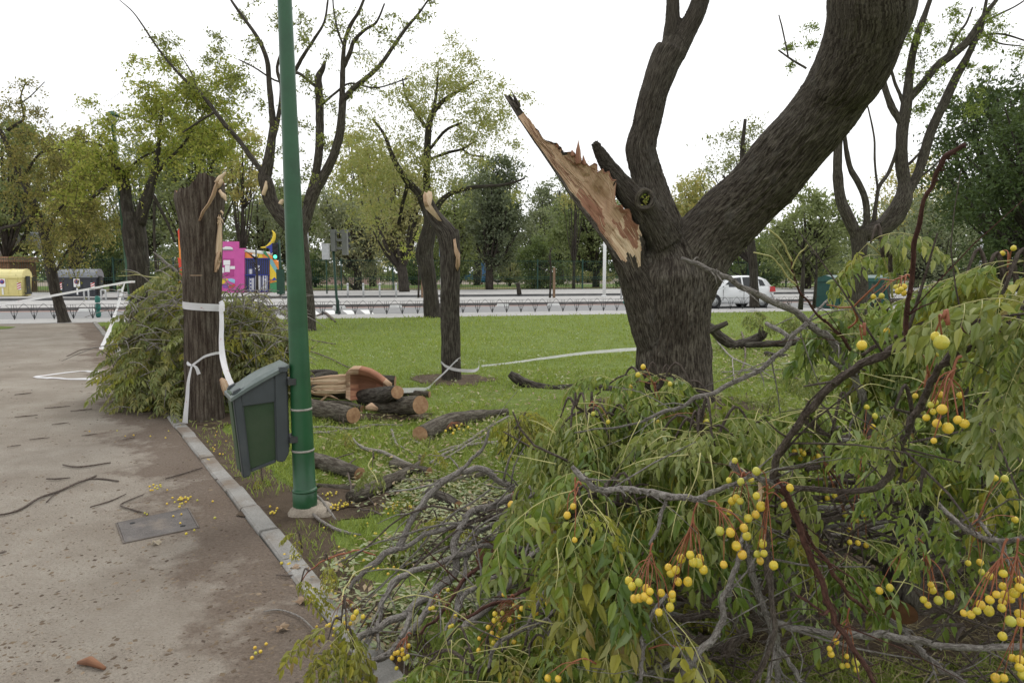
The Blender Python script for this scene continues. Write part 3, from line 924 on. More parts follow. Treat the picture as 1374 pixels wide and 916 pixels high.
    for k in range(34):
        x = fr.uniform(880, 948); y0 = fr.uniform(392, 440); y1 = y0 + fr.uniform(25, 80)
        q = (x - 904) / 50
        dd = d0 - .47 * math.sqrt(max(.04, 1 - q * q)) - .012
        mb.tube([D(x + fr.uniform(2, 10), y0, dd - .01), D(x, (y0 + y1) / 2, dd), D(x - fr.uniform(-3, 6), y1, dd)], [.003, .004, .002], 4, 0, wob=.05, sub=3)
    mb.v = [v - A3(foot) for v in mb.v]
    mb.build('bark_fibres', M['bark_brown'], root)
big_tree()

# ------------------------------------------------------------------ broken trunk wrapped in tape (front left)
def stump():
    d = gd(563)
    foot = D(272, HOR, d); foot.z = 0
    root = empty('broken_trunk', foot, 'thick snapped trunk wrapped with white tape at the edge of the sandy path', 'tree trunk')
    pts = [(275, 575, 56), (275, 560, 50), (274, 520, 47), (273, 470, 46), (272, 420, 45), (271, 360, 48), (270, 310, 52), (269, 285, 56), (268, 262, 62), (268, 246, 60)]
    P = [D(x, y, d) for x, y, w in pts]; r = [wpx(w, d) / 2 for x, y, w in pts]
    n = 110
    V, F, fl, caps = tube(P, r, n, sub=14, bark=.022, k=30, stretch=11, rough=.05)
    V = V.reshape(-1, n, 3); m = len(V)
    # broken rim
    ph = np.arange(n) * 2 * math.pi / n
    jag = .10 * (vnoise(np.stack([np.cos(ph) * 2.2, np.sin(ph) * 2.2, 0 * ph], 1)) - .6) + .05 * (vnoise(np.stack([np.cos(ph) * 8, np.sin(ph) * 8, 0 * ph], 1)) - .5)
    xx = V[-1, :, 0] - V[-1, :, 0].mean()
    jag += .10 * np.clip(xx / .22, -1, .65)
    zt = V[-1, :, 2].mean()
    for i in range(m):
        f = np.clip((V[i, :, 2] - (zt - .55)) / .55, 0, 1) ** 2
        V[i, :, 2] += f * jag
    mb = MB(); mb.add(V.reshape(-1, 3) - A3(foot), F, 0, fl)
    cen = V[-1].mean(0) - A3((0, 0, .16)); k0 = mb.n
    inn = cen + (V[-1] - cen) * .55 + A3((0, 0, -.05)) + .05 * (vnoise(np.stack([np.cos(ph) * 9, np.sin(ph) * 9, 0 * ph], 1))[:, None] - .5)
    top = np.vstack([V[-1], inn, cen[None]])
    ff = [(j, (j + 1) % n, n + (j + 1) % n, n + j) for j in range(n)] + [(n + j, n + (j + 1) % n, 2 * n) for j in range(n)]
    mb.add(top - A3(foot), ff, 1)
    mb.build('trunk', [M['bark_brown'], M['wood_dark']], root)
    # torn strip of pale wood down the right edge, red crack, splinters
    mb = MB()
    def strip(pts, dd, m, lift=.0):
        V = []; fl = []
        for i, (xa, xb, y) in enumerate(pts):
            for j in range(5):
                t = j / 4
                x = xa + (xb - xa) * t
                dep = dd + .03 * t - .025 * math.sin(math.pi * t) + .012 * (vnoise([[t * 5, i * .9, 4]])[0] - .5)
                V.append(D(x, y, dep)); fl.append((t * .08, 0, i * .1))
        k = len(pts)
        nF = [(i * 5 + j, i * 5 + j + 1, i * 5 + 5 + j + 1, i * 5 + 5 + j) for i in range(k - 1) for j in range(4)]
        V2 = [v + Vector((0, .035, 0)) for v in V]; o_ = len(V)
        nF2 = [tuple(q + o_ for q in f[::-1]) for f in nF]
        rim = [i * 5 for i in range(k)] + [(k - 1) * 5 + j for j in range(1, 5)] + [i * 5 + 4 for i in range(k - 2, -1, -1)] + [3, 2, 1]
        nF3 = [(rim[i], rim[(i + 1) % len(rim)], rim[(i + 1) % len(rim)] + o_, rim[i] + o_) for i in range(len(rim))]
        mb.add(np.array(V + V2) - A3(foot), nF + nF2 + nF3, m, np.array(fl + fl))
    dr = d - .12
    strip([(291, 295, 352), (289, 296, 338), (290, 296.5, 322), (292, 296, 306), (291.5, 295, 296), (293, 294, 288)], dr + .03, 1)
    strip([(287, 290, 365), (288, 295, 350), (291, 296, 338)], dr + .02, 0)
    strip([(266, 267.5, 296), (270, 273, 284), (278, 281, 273), (283, 287, 262), (287, 291, 250), (289, 292, 246)], d - .27, 0)
    for a in ([(289, 245), (296, 238), (303, 231)], [(291, 252), (297, 243), (294, 237)], [(294, 256), (300, 263), (304, 270)]):
        w = [5, 6, 2]
        P = [D(x, y, d - .2) - foot for x, y in a]
        mb.tube(P, [wpx(q, d) / 2 for q in w], 6, 1, rough=.35, sub=3)
    for k, a in enumerate(([(292, 292), (297, 294), (300, 300)], [(296, 283), (299, 286), (298, 289)], [(292, 300), (296, 299), (298, 304)])):
        mb.tube([D(x, y, d - .12) - foot for x, y in a], [.012, .009, .002], 5, 1, rough=.3, sub=3)
    mb.build('torn_wood', [M['wood'], M['wood_pale']], root)
    mb = MB()
    mb.box(A3(D(263, 369.5, d - .255) - foot), (.125, .004, .006))
    mb.build('bark_scratch', M['wood'], root)
stump()

# ------------------------------------------------------------------ slim broken trunk in the middle of the lawn
def slim():
    d = gd(509)
    foot = D(605, HOR, d); foot.z = 0
    root = empty('broken_trunk', foot, 'slim snapped trunk with a pale split top standing mid-lawn in a ring of bare soil', 'tree trunk')
    mb = MB()
    pts = [(606, 516, 31), (606, 505, 27.5), (605, 470, 25.5), (604, 420, 25), (604, 370, 25.5), (604, 335, 27), (600, 315, 27), (590, 301, 23), (581, 288, 19), (576, 274, 15), (573, 262, 9)]
    P = [D(x, y, d) - foot for x, y, w in pts]
    mb.tube(P, [wpx(w, d) / 2 for x, y, w in pts], 56, 0, sub=10, bark=.016, k=34, stretch=10, rough=.06)
    P = [D(x, y, d) - foot for x, y in ((606, 330), (609, 316), (611, 307))]
    mb.tube(P, [wpx(w, d) / 2 for w in (22, 17, 9)], 16, 0, sub=4, rough=.15)
    mb.build('trunk', M['bark'], root)
    mb = MB()
    def plate(out, dd, m, th=.05):
        cx = sum(p[0] for p in out) / len(out); cy = sum(p[1] for p in out) / len(out)
        o = [D(x, y, dd) for x, y in out]; k = len(o)
        c = D(cx, cy, dd - .03)
        V = [p - foot for p in o] + [c - foot] + [p - foot + Vector((0, th, 0)) for p in o]
        F = [(i, (i + 1) % k, k) for i in range(k)] + [(i, k + 1 + i, k + 1 + (i + 1) % k, (i + 1) % k) for i in range(k)]
        mb.add(V, F, m, [(v.x * 1.0, v.y, v.z) for v in V])
    mb = MB(); plate([(569, 257), (573, 259), (574.5, 256), (579, 257), (580, 266), (577, 274), (581, 280), (588, 290), (593, 297), (588, 296), (578, 287), (571, 280), (568, 270)], d - .13, 1); mb.build('torn_wood', [M['wood'], M['wood_pale']], root); mb = MB()
    plate([(567.5, 262), (570, 258), (572, 270), (576, 277), (570, 277), (568, 270)], d - .15, 0); mb.build('torn_wood', [M['wood'], M['wood_pale']], root); mb = MB()
    plate([(607, 322), (611, 320), (613, 332), (617, 341), (617, 355), (614, 364), (611, 358), (612, 346), (608, 336)], d - .13, 0)
    mb.build('torn_wood', [M['wood'], M['wood_pale']], root)
slim()

# ------------------------------------------------------------------ trees along the pavement, limb by limb as they grow
def drawn_tree(name, label, d, foot_px, limbs, tips, cm, *, rs=1.0, leaf=.10, nsp=7, nl=8, bm='bark_far', seed=3, rad=.7, extra=(), droop=.4, twn=True, torn=None):
    foot = D(foot_px, HOR, d); foot.z = 0
    rng = np.random.default_rng(seed)
    root = empty(name, foot, label, 'tree')
    mb = MB()
    ends = []
    for l in limbs:
        off = [0.0] * len(l)
        P = [D(q[0], q[1], d + (q[3] if len(q) > 3 else 0)) - foot for q in l]
        r = [wpx(q[2], d) / 2 for q in l]
        big = max(r) > .12
        mb.tube(P, r, 14 if big else 7, 0, sub=5, rough=.12, bark=.012 if big else 0, k=22, stretch=8)
        ends.append(P[-1])
    C = [D(q[0], q[1], d + (q[3] if len(q) > 3 else rng.uniform(-1.2, 1.2))) - foot for q in tips]
    rr = [wpx(q[2], d) * rs for q in tips]
    cb = MB(); V, F = sprays([list(c) for c in C], rr, nsp, nl, leaf, rng, droop, tw=mb if twn else None)
    cb.add(V, F)
    mb.build('trunk', M[bm], root)
    cb.build('crown', M[cm] if isinstance(cm, str) else cm, root, smooth=False)
    if torn:
        tb = MB()
        for (pts, ws) in torn:
            tb.tube([D(x, y, d - .22) - foot for x, y in pts], [wpx(w, d) / 2 for w in ws], 8, 0, rough=.3, sub=3)
        tb.build('torn_wood', M['wood_pale'], root)
    return root

def scat(rng, pts, jit, n, r0, r1):
    """clump list round given points"""
    out = []
    for (x, y) in pts:
        for k in range(n):
            out.append((x + rng.normal() * jit, y + rng.normal() * jit, rng.uniform(r0, r1)))
    return out
rg = np.random.default_rng(21)
# tree with spreading bare limbs behind the lamp post
tips = scat(rg, [(215, 60), (245, 95), (275, 130), (300, 110), (285, 75), (260, 130), (330, 20), (345, 60), (375, 30), (400, 50), (420, 20), (440, 60), (455, 20), (480, 60), (500, 30), (520, 60), (540, 30), (565, 15), (410, 110), (440, 130), (470, 120), (500, 110), (405, 160), (395, 200), (420, 230), (450, 190), (300, 60), (230, 60), (320, 100), (340, 130)], 10, 3, 9, 19)
drawn_tree('bare_limbed_tree', 'thinly leaved tree with long bare forked limbs behind the green lamp post', 18.6, 413,
    [[(414, 452, 26), (413, 440, 22), (411, 405, 20), (408, 370, 19), (404, 335, 20), (401, 312, 22)],
     [(402, 330, 18), (390, 305, 17), (376, 290, 18), (364, 270, 19), (357, 245, 18), (353, 232, 15)],
     [(356, 240, 15), (362, 205, 13), (366, 170, 9), (362, 120, 7), (358, 80, 6), (345, 50, 5), (325, 22, 4), (310, 0, 3), (302, -20, 2)],
     [(362, 200, 8), (372, 165, 6), (378, 120, 5), (372, 90, 4), (385, 50, 3), (392, 10, 2)],
     [(356, 236, 8), (340, 215, 7), (318, 185, 6), (300, 165, 6), (280, 138, 5.5), (262, 118, 5), (245, 104, 4), (222, 78, 3), (205, 55, 2.5), (192, 35, 2), (178, 16, 1.5), (160, 0, 1)],
     [(290, 150, 3), (272, 160, 3), (245, 178, 2)], [(262, 118, 2.5), (258, 100, 2), (240, 70, 1)],
     [(402, 325, 15), (411, 290, 15), (420, 262, 14), (432, 240, 13), (445, 215, 12), (455, 185, 11), (459, 150, 10), (460, 130, 9)],
     [(412, 275, 12), (422, 240, 11), (428, 205, 11), (429, 160, 10.5), (428, 125, 10), (427, 105, 9), (433, 92, 6), (436, 82, 3)],
     [(460, 135, 8), (475, 118, 7), (495, 102, 6), (512, 85, 5.5), (528, 62, 5), (545, 38, 4), (562, 18, 3), (578, -5, 2)],
     [(459, 140, 8), (460, 100, 7), (462, 60, 5), (470, 35, 5), (482, 15, 4), (492, -10, 3)],
     [(461, 90, 6), (470, 70, 6), (475, 55, 5), (490, 40, 4), (505, 30, 3), (516, 5, 2)],
     [(460, 60, 3), (453, 40, 2.5), (448, 15, 2), (446, -10, 2)],
     [(432, 140, 4), (450, 125, 3), (470, 112, 2.5), (505, 118, 2), (548, 105, 1.5)],
     [(394, 100, 5, .5), (404, 80, 5, .5), (420, 55, 4, .5), (435, 30, 3, .5), (440, 0, 2.5, .5)],
     [(428, 120, 4), (410, 105, 4), (396, 98, 4), (375, 110, 2.5), (340, 90, 2), (320, 80, 1.5)],
     [(392, 300, 5, -.3), (388, 270, 4, -.3), (380, 240, 3, -.3)]],
    tips, crown('crown_thin', [(.13, .17, .05), (.18, .21, .07), (.22, .23, .07), (.16, .17, .06)]), leaf=.085, nsp=8, nl=9, seed=4, rs=1.5, bm='bark',
    torn=[([(353, 262), (356, 252), (357, 243)], [5, 6, 2]), ([(376, 274), (378, 270), (380, 268)], [7, 5, 2])])

# tree in the middle, yellowing crown
tips = scat(rg, [(490, 190), (520, 160), (545, 140), (570, 120), (600, 110), (625, 120), (650, 130), (540, 200), (570, 190), (600, 180), (500, 240), (520, 260), (480, 250), (545, 110), (590, 90), (660, 170), (620, 160), (560, 230), (490, 290), (640, 100), (530, 215), (470, 215), (610, 210), (668, 150)], 19, 5, 14, 30)
tips += scat(rg, [(650, 210), (690, 130), (590, 70), (700, 250)], 8, 1, 10, 18)
drawn_tree('yellowing_tree', 'tree with a yellowing crown and dark trunk behind the slim snapped trunk', 24.2, 581,
    [[(582, 428, 27), (580, 415, 22), (577, 385, 19), (573, 360, 21), (570, 340, 23), (573, 320, 22), (577, 300, 18), (576, 280, 15)],
     [(575, 290, 12), (563, 262, 10), (548, 245, 9), (536, 228, 8), (526, 208, 6), (515, 180, 4), (500, 160, 3)],
     [(576, 285, 12), (573, 255, 10), (573, 225, 9), (574, 190, 9), (577, 160, 8), (590, 140, 6), (602, 130, 5), (620, 120, 3), (640, 108, 2)],
     [(578, 178, 6), (560, 155, 4), (545, 130, 3), (540, 105, 2)], [(576, 165, 5), (585, 130, 4), (588, 95, 2)],
     [(583, 290, 9), (588, 276, 8), (597, 265, 7), (612, 257, 6), (640, 251, 5), (670, 249, 4), (692, 244, 3), (704, 239, 2)],
     [(574, 215, 4), (600, 205, 4), (620, 200, 3), (640, 188, 2)], [(577, 200, 4), (598, 175, 4), (620, 165, 3)],
     [(620, 200, 2.5), (632, 208, 2.5), (650, 210, 2)], [(548, 244, 6), (540, 275, 5, .4), (535, 300, 5, .6)]],
    tips, 'c_yellow', leaf=.095, nsp=16, nl=13, seed=5, twn=False, rs=1.9, rad=.6)

# tree on the right edge of the lawn
tips = scat(rg, [(1210, 40), (1235, 60), (1190, 60), (1240, 30), (1262, 70), (1290, 50), (1320, 50), (1345, 40), (1365, 65), (1250, 110), (1280, 130), (1300, 150), (1225, 95), (1200, 20), (1330, 20), (1275, 20), (1230, 150), (1310, 100)], 9, 2, 10, 20)
tips += scat(rg, [(1080, 25), (1065, 50), (1060, 80), (1092, 60)], 8, 1, 8, 14)
drawn_tree('forked_tree', 'dark forked tree with upright limbs behind the right side of the brush', 22.0, 1152,
    [[(1151, 440, 27), (1152, 415, 23), (1153, 380, 21), (1153, 345, 18), (1153, 322, 22), (1154, 308, 27)],
     [(1150, 320, 14), (1143, 303, 15), (1135, 285, 14.5), (1127, 262, 13.5), (1124, 235, 12), (1124, 205, 11), (1126, 180, 10), (1128, 160, 9)],
     [(1160, 312, 10), (1163, 295, 9), (1161, 268, 8.5), (1152, 246, 8), (1142, 228, 7), (1136, 205, 6), (1133, 180, 5)],
     [(1168, 310, 6), (1172, 298, 6), (1176, 270, 5), (1180, 250, 5), (1192, 232, 5), (1202, 205, 4), (1208, 180, 3)],
     [(1178, 256, 3), (1174, 220, 3), (1173, 185, 2.5), (1166, 150, 2), (1163, 140, 1.5)],
     [(1158, 314, 22), (1175, 310, 24), (1190, 300, 25), (1204, 284, 25), (1212, 266, 24), (1213, 245, 16), (1210, 220, 15), (1210, 190, 14), (1212, 165, 14), (1216, 140, 13), (1219, 112, 11), (1224, 75, 9), (1232, 44, 9), (1240, 22, 7), (1248, 0, 6), (1255, -20, 5)],
     [(1212, 172, 9), (1206, 160, 9), (1196, 142, 9), (1188, 120, 8), (1183, 100, 7), (1181, 92, 6)],
     [(1213, 145, 5), (1208, 128, 4.5), (1201, 112, 4), (1196, 95, 4), (1190, 80, 3)],
     [(1218, 135, 10), (1230, 122, 9.5), (1243, 106, 9.5), (1258, 88, 10), (1272, 78, 11), (1285, 68, 10), (1298, 56, 9), (1308, 42, 9), (1320, 22, 7), (1337, 0, 5), (1348, -15, 4)],
     [(1214, 262, 15), (1226, 245, 12), (1236, 220, 12), (1243, 195, 12), (1254, 165, 12), (1270, 132, 11), (1282, 105, 10), (1296, 80, 9), (1306, 60, 7), (1316, 40, 6), (1322, 10, 4), (1326, -15, 3)],
     [(1270, 78, 4), (1282, 50, 3.5), (1296, 32, 3), (1305, 10, 2)], [(1300, 60, 4), (1320, 48, 3), (1345, 46, 2.5), (1376, 55, 2)],
     [(1305, 45, 4), (1330, 25, 3), (1360, 10, 2), (1376, 0, 2)], [(1318, 45, 3), (1340, 58, 2), (1370, 62, 1.5)],
     [(1212, 225, 4), (1222, 218, 4), (1234, 205, 2.5)], [(1228, 240, 4), (1245, 230, 3), (1262, 214, 2)], [(1200, 275, 4, -.3), (1190, 290, 4, -.3), (1180, 302, 4, -.3)],
     [(1082, 92, 3, -1), (1062, 80, 2.5, -1), (1045, 68, 2, -1)], [(1058, 78, 2, -1), (1050, 40, 2, -1), (1045, 20, 1.5, -1)]],
    tips, 'c_light2', leaf=.09, nsp=12, nl=13, seed=6, rs=1.8, bm='bark')

# leaning tree at the far left
tips = scat(rg, [(20, 150), (45, 170), (60, 200), (80, 230), (95, 260), (70, 270), (40, 250), (25, 200), (100, 300), (120, 290), (55, 300), (110, 230), (5, 160), (85, 195), (130, 260), (90, 330), (135, 300)], 16, 4, 14, 30)
drawn_tree('leaning_tree', 'leaning slender tree with drooping brownish foliage beside the hoop fence at the left edge', 21.6, 85,
    [[(87, 437, 19), (85, 428, 15), (78, 405, 13), (72, 380, 13), (66, 350, 12), (60, 320, 11), (51, 290, 10), (40, 262, 9), (30, 240, 8), (18, 215, 7), (5, 185, 6), (-10, 160, 5)],
     [(48, 285, 5), (28, 300, 4), (8, 305, 4), (-10, 310, 3)], [(10, 175, 4), (25, 165, 3.5), (32, 158, 3), (28, 130, 2), (35, 110, 1.5)],
     [(30, 240, 4), (50, 210, 3), (70, 200, 2.5), (95, 205, 2)], [(60, 320, 4), (80, 280, 3), (105, 265, 2)], [(72, 370, 3), (95, 330, 2.5), (118, 310, 2)],
     [(25, 140, 2), (40, 130, 1.5), (60, 110, 1)]],
    tips, crown('crown_brownish', [(.13, .13, .05), (.18, .17, .065), (.23, .18, .08), (.26, .2, .06)]), leaf=.095, nsp=15, nl=13, seed=8, rs=1.6, droop=.9)

# bright tree behind the brush heap
tips = scat(rg, [(120, 190), (150, 170), (180, 160), (210, 150), (240, 150), (260, 170), (290, 130), (270, 120), (230, 130), (160, 210), (200, 200), (240, 200), (265, 210), (110, 210), (140, 230), (105, 255), (185, 225), (290, 190), (320, 170), (215, 120), (250, 110), (300, 100)], 17, 5, 14, 30)
drawn_tree('bright_tree', 'tree with fresh yellow-green foliage and a forked trunk behind the leafy brush heap', 20.0, 186,
    [[(190, 450, 30), (189, 420, 27), (187, 380, 26), (184, 340, 26), (180, 310, 27), (178, 285, 24)],
     [(175, 300, 17), (170, 275, 15), (168, 250, 14), (163, 232, 12), (155, 222, 9), (150, 210, 7), (147, 200, 5)],
     [(186, 300, 17), (194, 275, 15), (202, 250, 12), (208, 230, 9), (212, 205, 6), (215, 170, 4), (218, 140, 3)],
     [(160, 238, 6), (142, 250, 5), (128, 262, 4), (120, 268, 3)], [(205, 240, 5), (225, 215, 4), (245, 195, 3), (275, 150, 2), (285, 135, 1.5)],
     [(206, 262, 5), (215, 280, 4), (225, 300, 3.5), (235, 325, 3)], [(207, 270, 4), (207, 320, 3.5), (210, 365, 3)],
     [(165, 240, 4), (185, 215, 3), (215, 200, 2)], [(150, 215, 4), (135, 195, 3), (115, 190, 2)]],
    tips, 'c_light', leaf=.10, nsp=15, nl=13, seed=9, rs=1.7, droop=.5)
# ================================================================== STREET AND PARK BEYOND THE LAWN
M['green_paint'] = plain('green_paint', (.016, .080, .031), .40, var=.2, scale=5, bmp=.08, spec=.5, dirt=(.03, .11, .055))
M['dark_green'] = plain('dark_green_paint', (.012, .05, .03), .5, var=.2, scale=3, bmp=.05)
M['fence_green'] = plain('fence_green', (.015, .055, .04), .55, var=.2, scale=3, bmp=0)
M['iron'] = plain('wrought_iron', (.045, .048, .047), .6, var=.3, scale=8, bmp=0)
M['steel'] = plain('brushed_steel', (.5, .51, .51), .35, .7, var=.1, scale=9, bmp=.05)
M['galv'] = plain('galvanised_steel', (.42, .43, .43), .5, .3, var=.12, scale=6, bmp=.05)
M['grey_box'] = plain('grey_housing', (.17, .175, .17), .6, var=.12)
M['black'] = plain('black_rubber', (.018, .018, .019), .7)
M['white'] = plain('white_plastic', (.75, .75, .74), .5, var=.06)
M['paper'] = plain('paper_notice', (.78, .78, .78), .8, var=.05)

def atR(u, v, z=0.0): return RV(u, v, z)
RZ = math.atan2(EU.y, EU.x)

# ---- hoop fence on the near pavement: V-shaped posts joined by pointed hoops
def hoop_fence():
    v = 2.0; step = .595
    u0 = uv_of(on_v(-40, v))[0]
    n = 92
    root = empty('hoop_fence', RV(u0, v, .012), 'long low black iron fence of pointed hoops along the near kerb of the street', 'fence', rz=RZ)
    mb = MB()
    for dx in (-.085, .085):
        mb.tube([(0, 0, 0), (dx, 0, .22), (dx * .8, 0, .50)], [.008, .008, .007], 4, 0)
    mb.tube([(0, 0, 0), (0, 0, .50)], [.009, .008], 4, 0)
    mb.tube([(-.07, 0, .215), (.07, 0, .215)], [.006, .006], 4, 0)
    mb.tube([(0, 0, .16), (0, 0, .0)], [.035, .006], 5, 0)
    pm = mb.mesh('post', M['iron'])
    mb = MB()
    mb.tube([(.085, 0, .22), (.13, 0, .36), (.22, 0, .46), (.30, 0, .54), (.38, 0, .46), (.47, 0, .36), (.51, 0, .22)], [.007] * 7, 4, 0, sub=2)
    hm = mb.mesh('hoop', M['iron'])
    mb = MB(); mb.tube([(0, 0, .50), (step, 0, .50)], [.006, .006], 4, 0); rm = mb.mesh('top_rail', M['iron'])
    gap = set()
    for k in range(n):
        link('post', pm, root, (k * step, 0, 0))
        if k < n - 1:
            link('hoop', hm, root, (k * step, 0, 0)); link('top_rail', rm, root, (k * step, 0, 0))
hoop_fence()

# ---- tall green mesh fence of the park
def park_fence():
    v = 33.6; step = 4.25
    u0 = -36
    H = 2.75
    root = empty('park_fence', RV(u0, v, .02), 'tall dark green bar fence closing off the park across the street', 'fence', rz=RZ)
    mb = MB(); mb.box((0, 0, H / 2), (.11, .11, H)); mb.box((0, 0, H + .02), (.13, .13, .04)); pm = mb.mesh('fence_post', M['fence_green'], False)
    mb = MB()
    for z in (.12, 1.05, 1.2, H - .15): mb.box((step / 2, 0, z), (step - .12, .035, .04))
    nb = 27
    for i in range(nb):
        mb.tube([(.06 + (step - .12) * (i + .5) / nb, 0, .05), (.06 + (step - .12) * (i + .5) / nb, 0, H - .02)], [.011, .011], 4, 0)
    bm_ = mb.mesh('bar_panel', M['fence_green'], False)
    for k in range(28):
        link('fence_post', pm, root, (k * step, 0, 0)); tag(link('bar_panel', bm_, root, (k * step, 0, 0)), kind='stuff')
park_fence()

# ---- waste containers on the far pavement, left
def container(name, label, px0, px1, ybase, ytop, d, body, lid, stripes=True, tri=False):
    c = D((px0 + px1) / 2, HOR, d)
    zb = D(0, ybase, d).z; zt = D(0, ytop, d).z
    zb = .12
    w = wpx(px1 - px0, d); h = zt - zb; dp = 1.05
    root = empty(name, (c.x, c.y, zb), label, 'container', rz=RZ * .6)
    mb = MB(); hb = h * .70
    prof = [(-w * .44, .06), (w * .44, .06), (w * .485, hb), (-w * .485, hb)]
    mb.prism(prof, dp, 0, o=(0, -dp / 2, 0))
    for x in (-.36, -.12, .12, .36):
        mb.box((w * x, -dp / 2 - .012, hb * .5), (.05, .03, hb * .85))
    mb.box((0, -dp / 2 - .02, hb * .97), (w * .99, .05, .07)); mb.box((0, -dp / 2 - .015, .1), (w * .9, .04, .08))
    for x in (-.36, .36): mb.box((w * x, 0, .03), (.16, dp * .8, .06))
    mb.build('body', body, root, smooth=False)
    mb = MB()
    arc = [(-dp * .53, hb), (-dp * .52, hb + .12), (-dp * .42, hb + (h - hb) * .62), (-dp * .2, h * .985), (0, h), (dp * .25, h * .985), (dp * .45, hb + (h - hb) * .55), (dp * .53, hb)]
    mb.prism([(y, z) for y, z in arc], w * 1.0, 0, o=(-w * .5, 0, 0), ex=(0, 1, 0), ey=(1, 0, 0))
    for x in (-.5, -.17, .17, .5): mb.prism([(y * 1.03, hb + (z - hb) * 1.05) for y, z in arc], .04, 0, o=(w * x * .96 - .02, 0, 0), ex=(0, 1, 0), ey=(1, 0, 0))
    mb.build('lid', lid, root, smooth=False)
    mb = MB(); mb.box((0, -dp / 2 - .034, hb * .72), (.36, .008, .50)); sg = mb.build('sticker', M['paper'], root, smooth=False)
    mb = MB(); mb.tube([(0, -dp / 2 - .039, hb * .78), (0, -dp / 2 - .046, hb * .78)], [.14, .14], 16, 0); mb.build('no_parking_disc', plain('sign_red', (.45, .05, .06), .5), sg)
    mb = MB(); mb.tube([(0, -dp / 2 - .047, hb * .78), (0, -dp / 2 - .051, hb * .78)], [.10, .10], 16, 0); mb.build('disc_centre', plain('sign_blue', (.08, .09, .30), .5), sg)
    mb = MB(); mb.box((0, -dp / 2 - .03, hb * .28), (.09, .008, .42)); mb.build('white_strip', M['paper'], root, smooth=False)
    if stripes:
        for x in (-.43, .40):
            mb = MB(); mb.box((w * x, -dp / 2 - .03, hb * .55), (.22, .008, .42)); rp = mb.build('hazard_plate', M['paper'], root, smooth=False)
            for k in range(3):
                mb = MB(); z = hb * .55 - .14 + k * .14
                y = -dp / 2 - .0365
                V = [(w * x - .11, y, z - .06), (w * x + .11, y, z + .04), (w * x + .11, y, z + .11), (w * x - .11, y, z + .01)]
                mb.add(V, [(0, 1, 2, 3)]); mb.build('red_stripe', plain('stripe_red', (.5, .06, .05), .5), rp, smooth=False)
    mb = MB()
    mb.box((w * .53, -.1, hb * .62), (.10, .30, hb * .9)); mb.box((w * .52, -.1, .2), (.2, .4, .1))
    mb.build('lift_arm', M['iron'], root, smooth=False)
    return root
container('waste_container', 'pale yellow recycling container with hazard stripes at the left edge', -16, 34, 402, 361, 42.0, plain('yellow_plastic', (.62, .54, .22), .5, var=.08), plain('yellow_lid', (.72, .64, .30), .5, var=.06))
container('waste_container', 'dark grey waste container with lighter grey lid beside the leaning tree', 84, 132, 401, 361, 42.0, plain('charcoal_plastic', (.035, .038, .046), .5, var=.15), plain('grey_lid', (.20, .21, .225), .45, var=.1))
def green_bin():
    d = 30.5
    c = D(1146, HOR, d)
    root = empty('waste_container', (c.x, c.y, -.004), 'dark green street container partly hidden behind the forked tree', 'container', rz=RZ)
    w, h, dp = 2.95, 1.42, 1.2
    mb = MB(); mb.prism([(-w / 2, .05), (w / 2, .05), (w * .49, h * .86), (-w * .49, h * .86)], dp, 0, o=(0, -dp / 2, 0))
    for x in (-.4, -.2, 0, .2, .4): mb.box((w * x, -dp / 2 - .015, h * .45), (.06, .03, h * .74))
    mb.build('body', plain('green_plastic', (.010, .06, .048), .45, var=.2), root, smooth=False)
    mb = MB(); arc = [(-dp * .53, h * .86), (-dp * .45, h * .97), (0, h * 1.06), (dp * .45, h * .97), (dp * .53, h * .86)]
    mb.prism(arc, w * 1.02, 0, o=(-w * .51, 0, 0), ex=(0, 1, 0), ey=(1, 0, 0)); mb.build('lid', plain('green_lid', (.016, .075, .06), .45), root, smooth=False)
    mb = MB(); a = [(-w * .5 - .02, -dp / 2 - .03, .1), (-w * .5 - .03, -dp / 2 - .03, h * .6), (-w * .47, -dp / 2 - .03, h * .93), (-w * .40, -dp / 2 - .03, h * 1.02)]
    mb.tube(a, [.03] * 4, 6, 0, sub=3); mb.build('side_rim', M['galv'], root)
green_bin()

# ---- wooden kiosk and grey arching tube at the far left
def kiosk():
    d = 56
    a, b_ = D(-30, HOR, d), D(29, HOR, d)
    zt = D(0, 345, d).z; zm = D(0, 352, d).z
    w = b_.x - a.x
    root = empty('wooden_hut', ((a.x + b_.x) / 2, d, .02), 'brown timber hut with a flat roof behind the yellow container', 'hut')
    wood = plain('brown_boards', (.20, .11, .06), .8, var=.3)
    n = 14
    mb = MB(); mb.box((0, .25, zm / 2), (w, 3, zm)); mb.build('wall', plain('hut_wall', (.12, .07, .04), .8), root, smooth=False)
    mb = MB(); mb.box((0, 0, zm / 2), (w / n * .9, .06, zm)); pm = mb.mesh('plank', wood, False)
    for i in range(n): link('plank', pm, root, (-w / 2 + w * (i + .5) / n, -1.29, 0))
    mb = MB(); mb.box((0, .2, (zm + zt) / 2), (w * 1.06, 3.6, zt - zm)); mb.build('roof', plain('hut_roof', (.24, .14, .085), .8), root, smooth=False)
    P = [D(x, y, 60) for x, y in ((-25, 352), (-8, 343), (6, 333), (20, 325), (36, 320), (52, 321), (62, 332))]
    mb = MB(); mb.tube([p - P[0] for p in P], [.55] * 7, 14, 0, sub=3)
    o = mb.build('arching_tube', M['galv'], None, loc=P[0])
    tag(o, 'thick grey metal tube arching up behind the timber hut', 'tube')
kiosk()

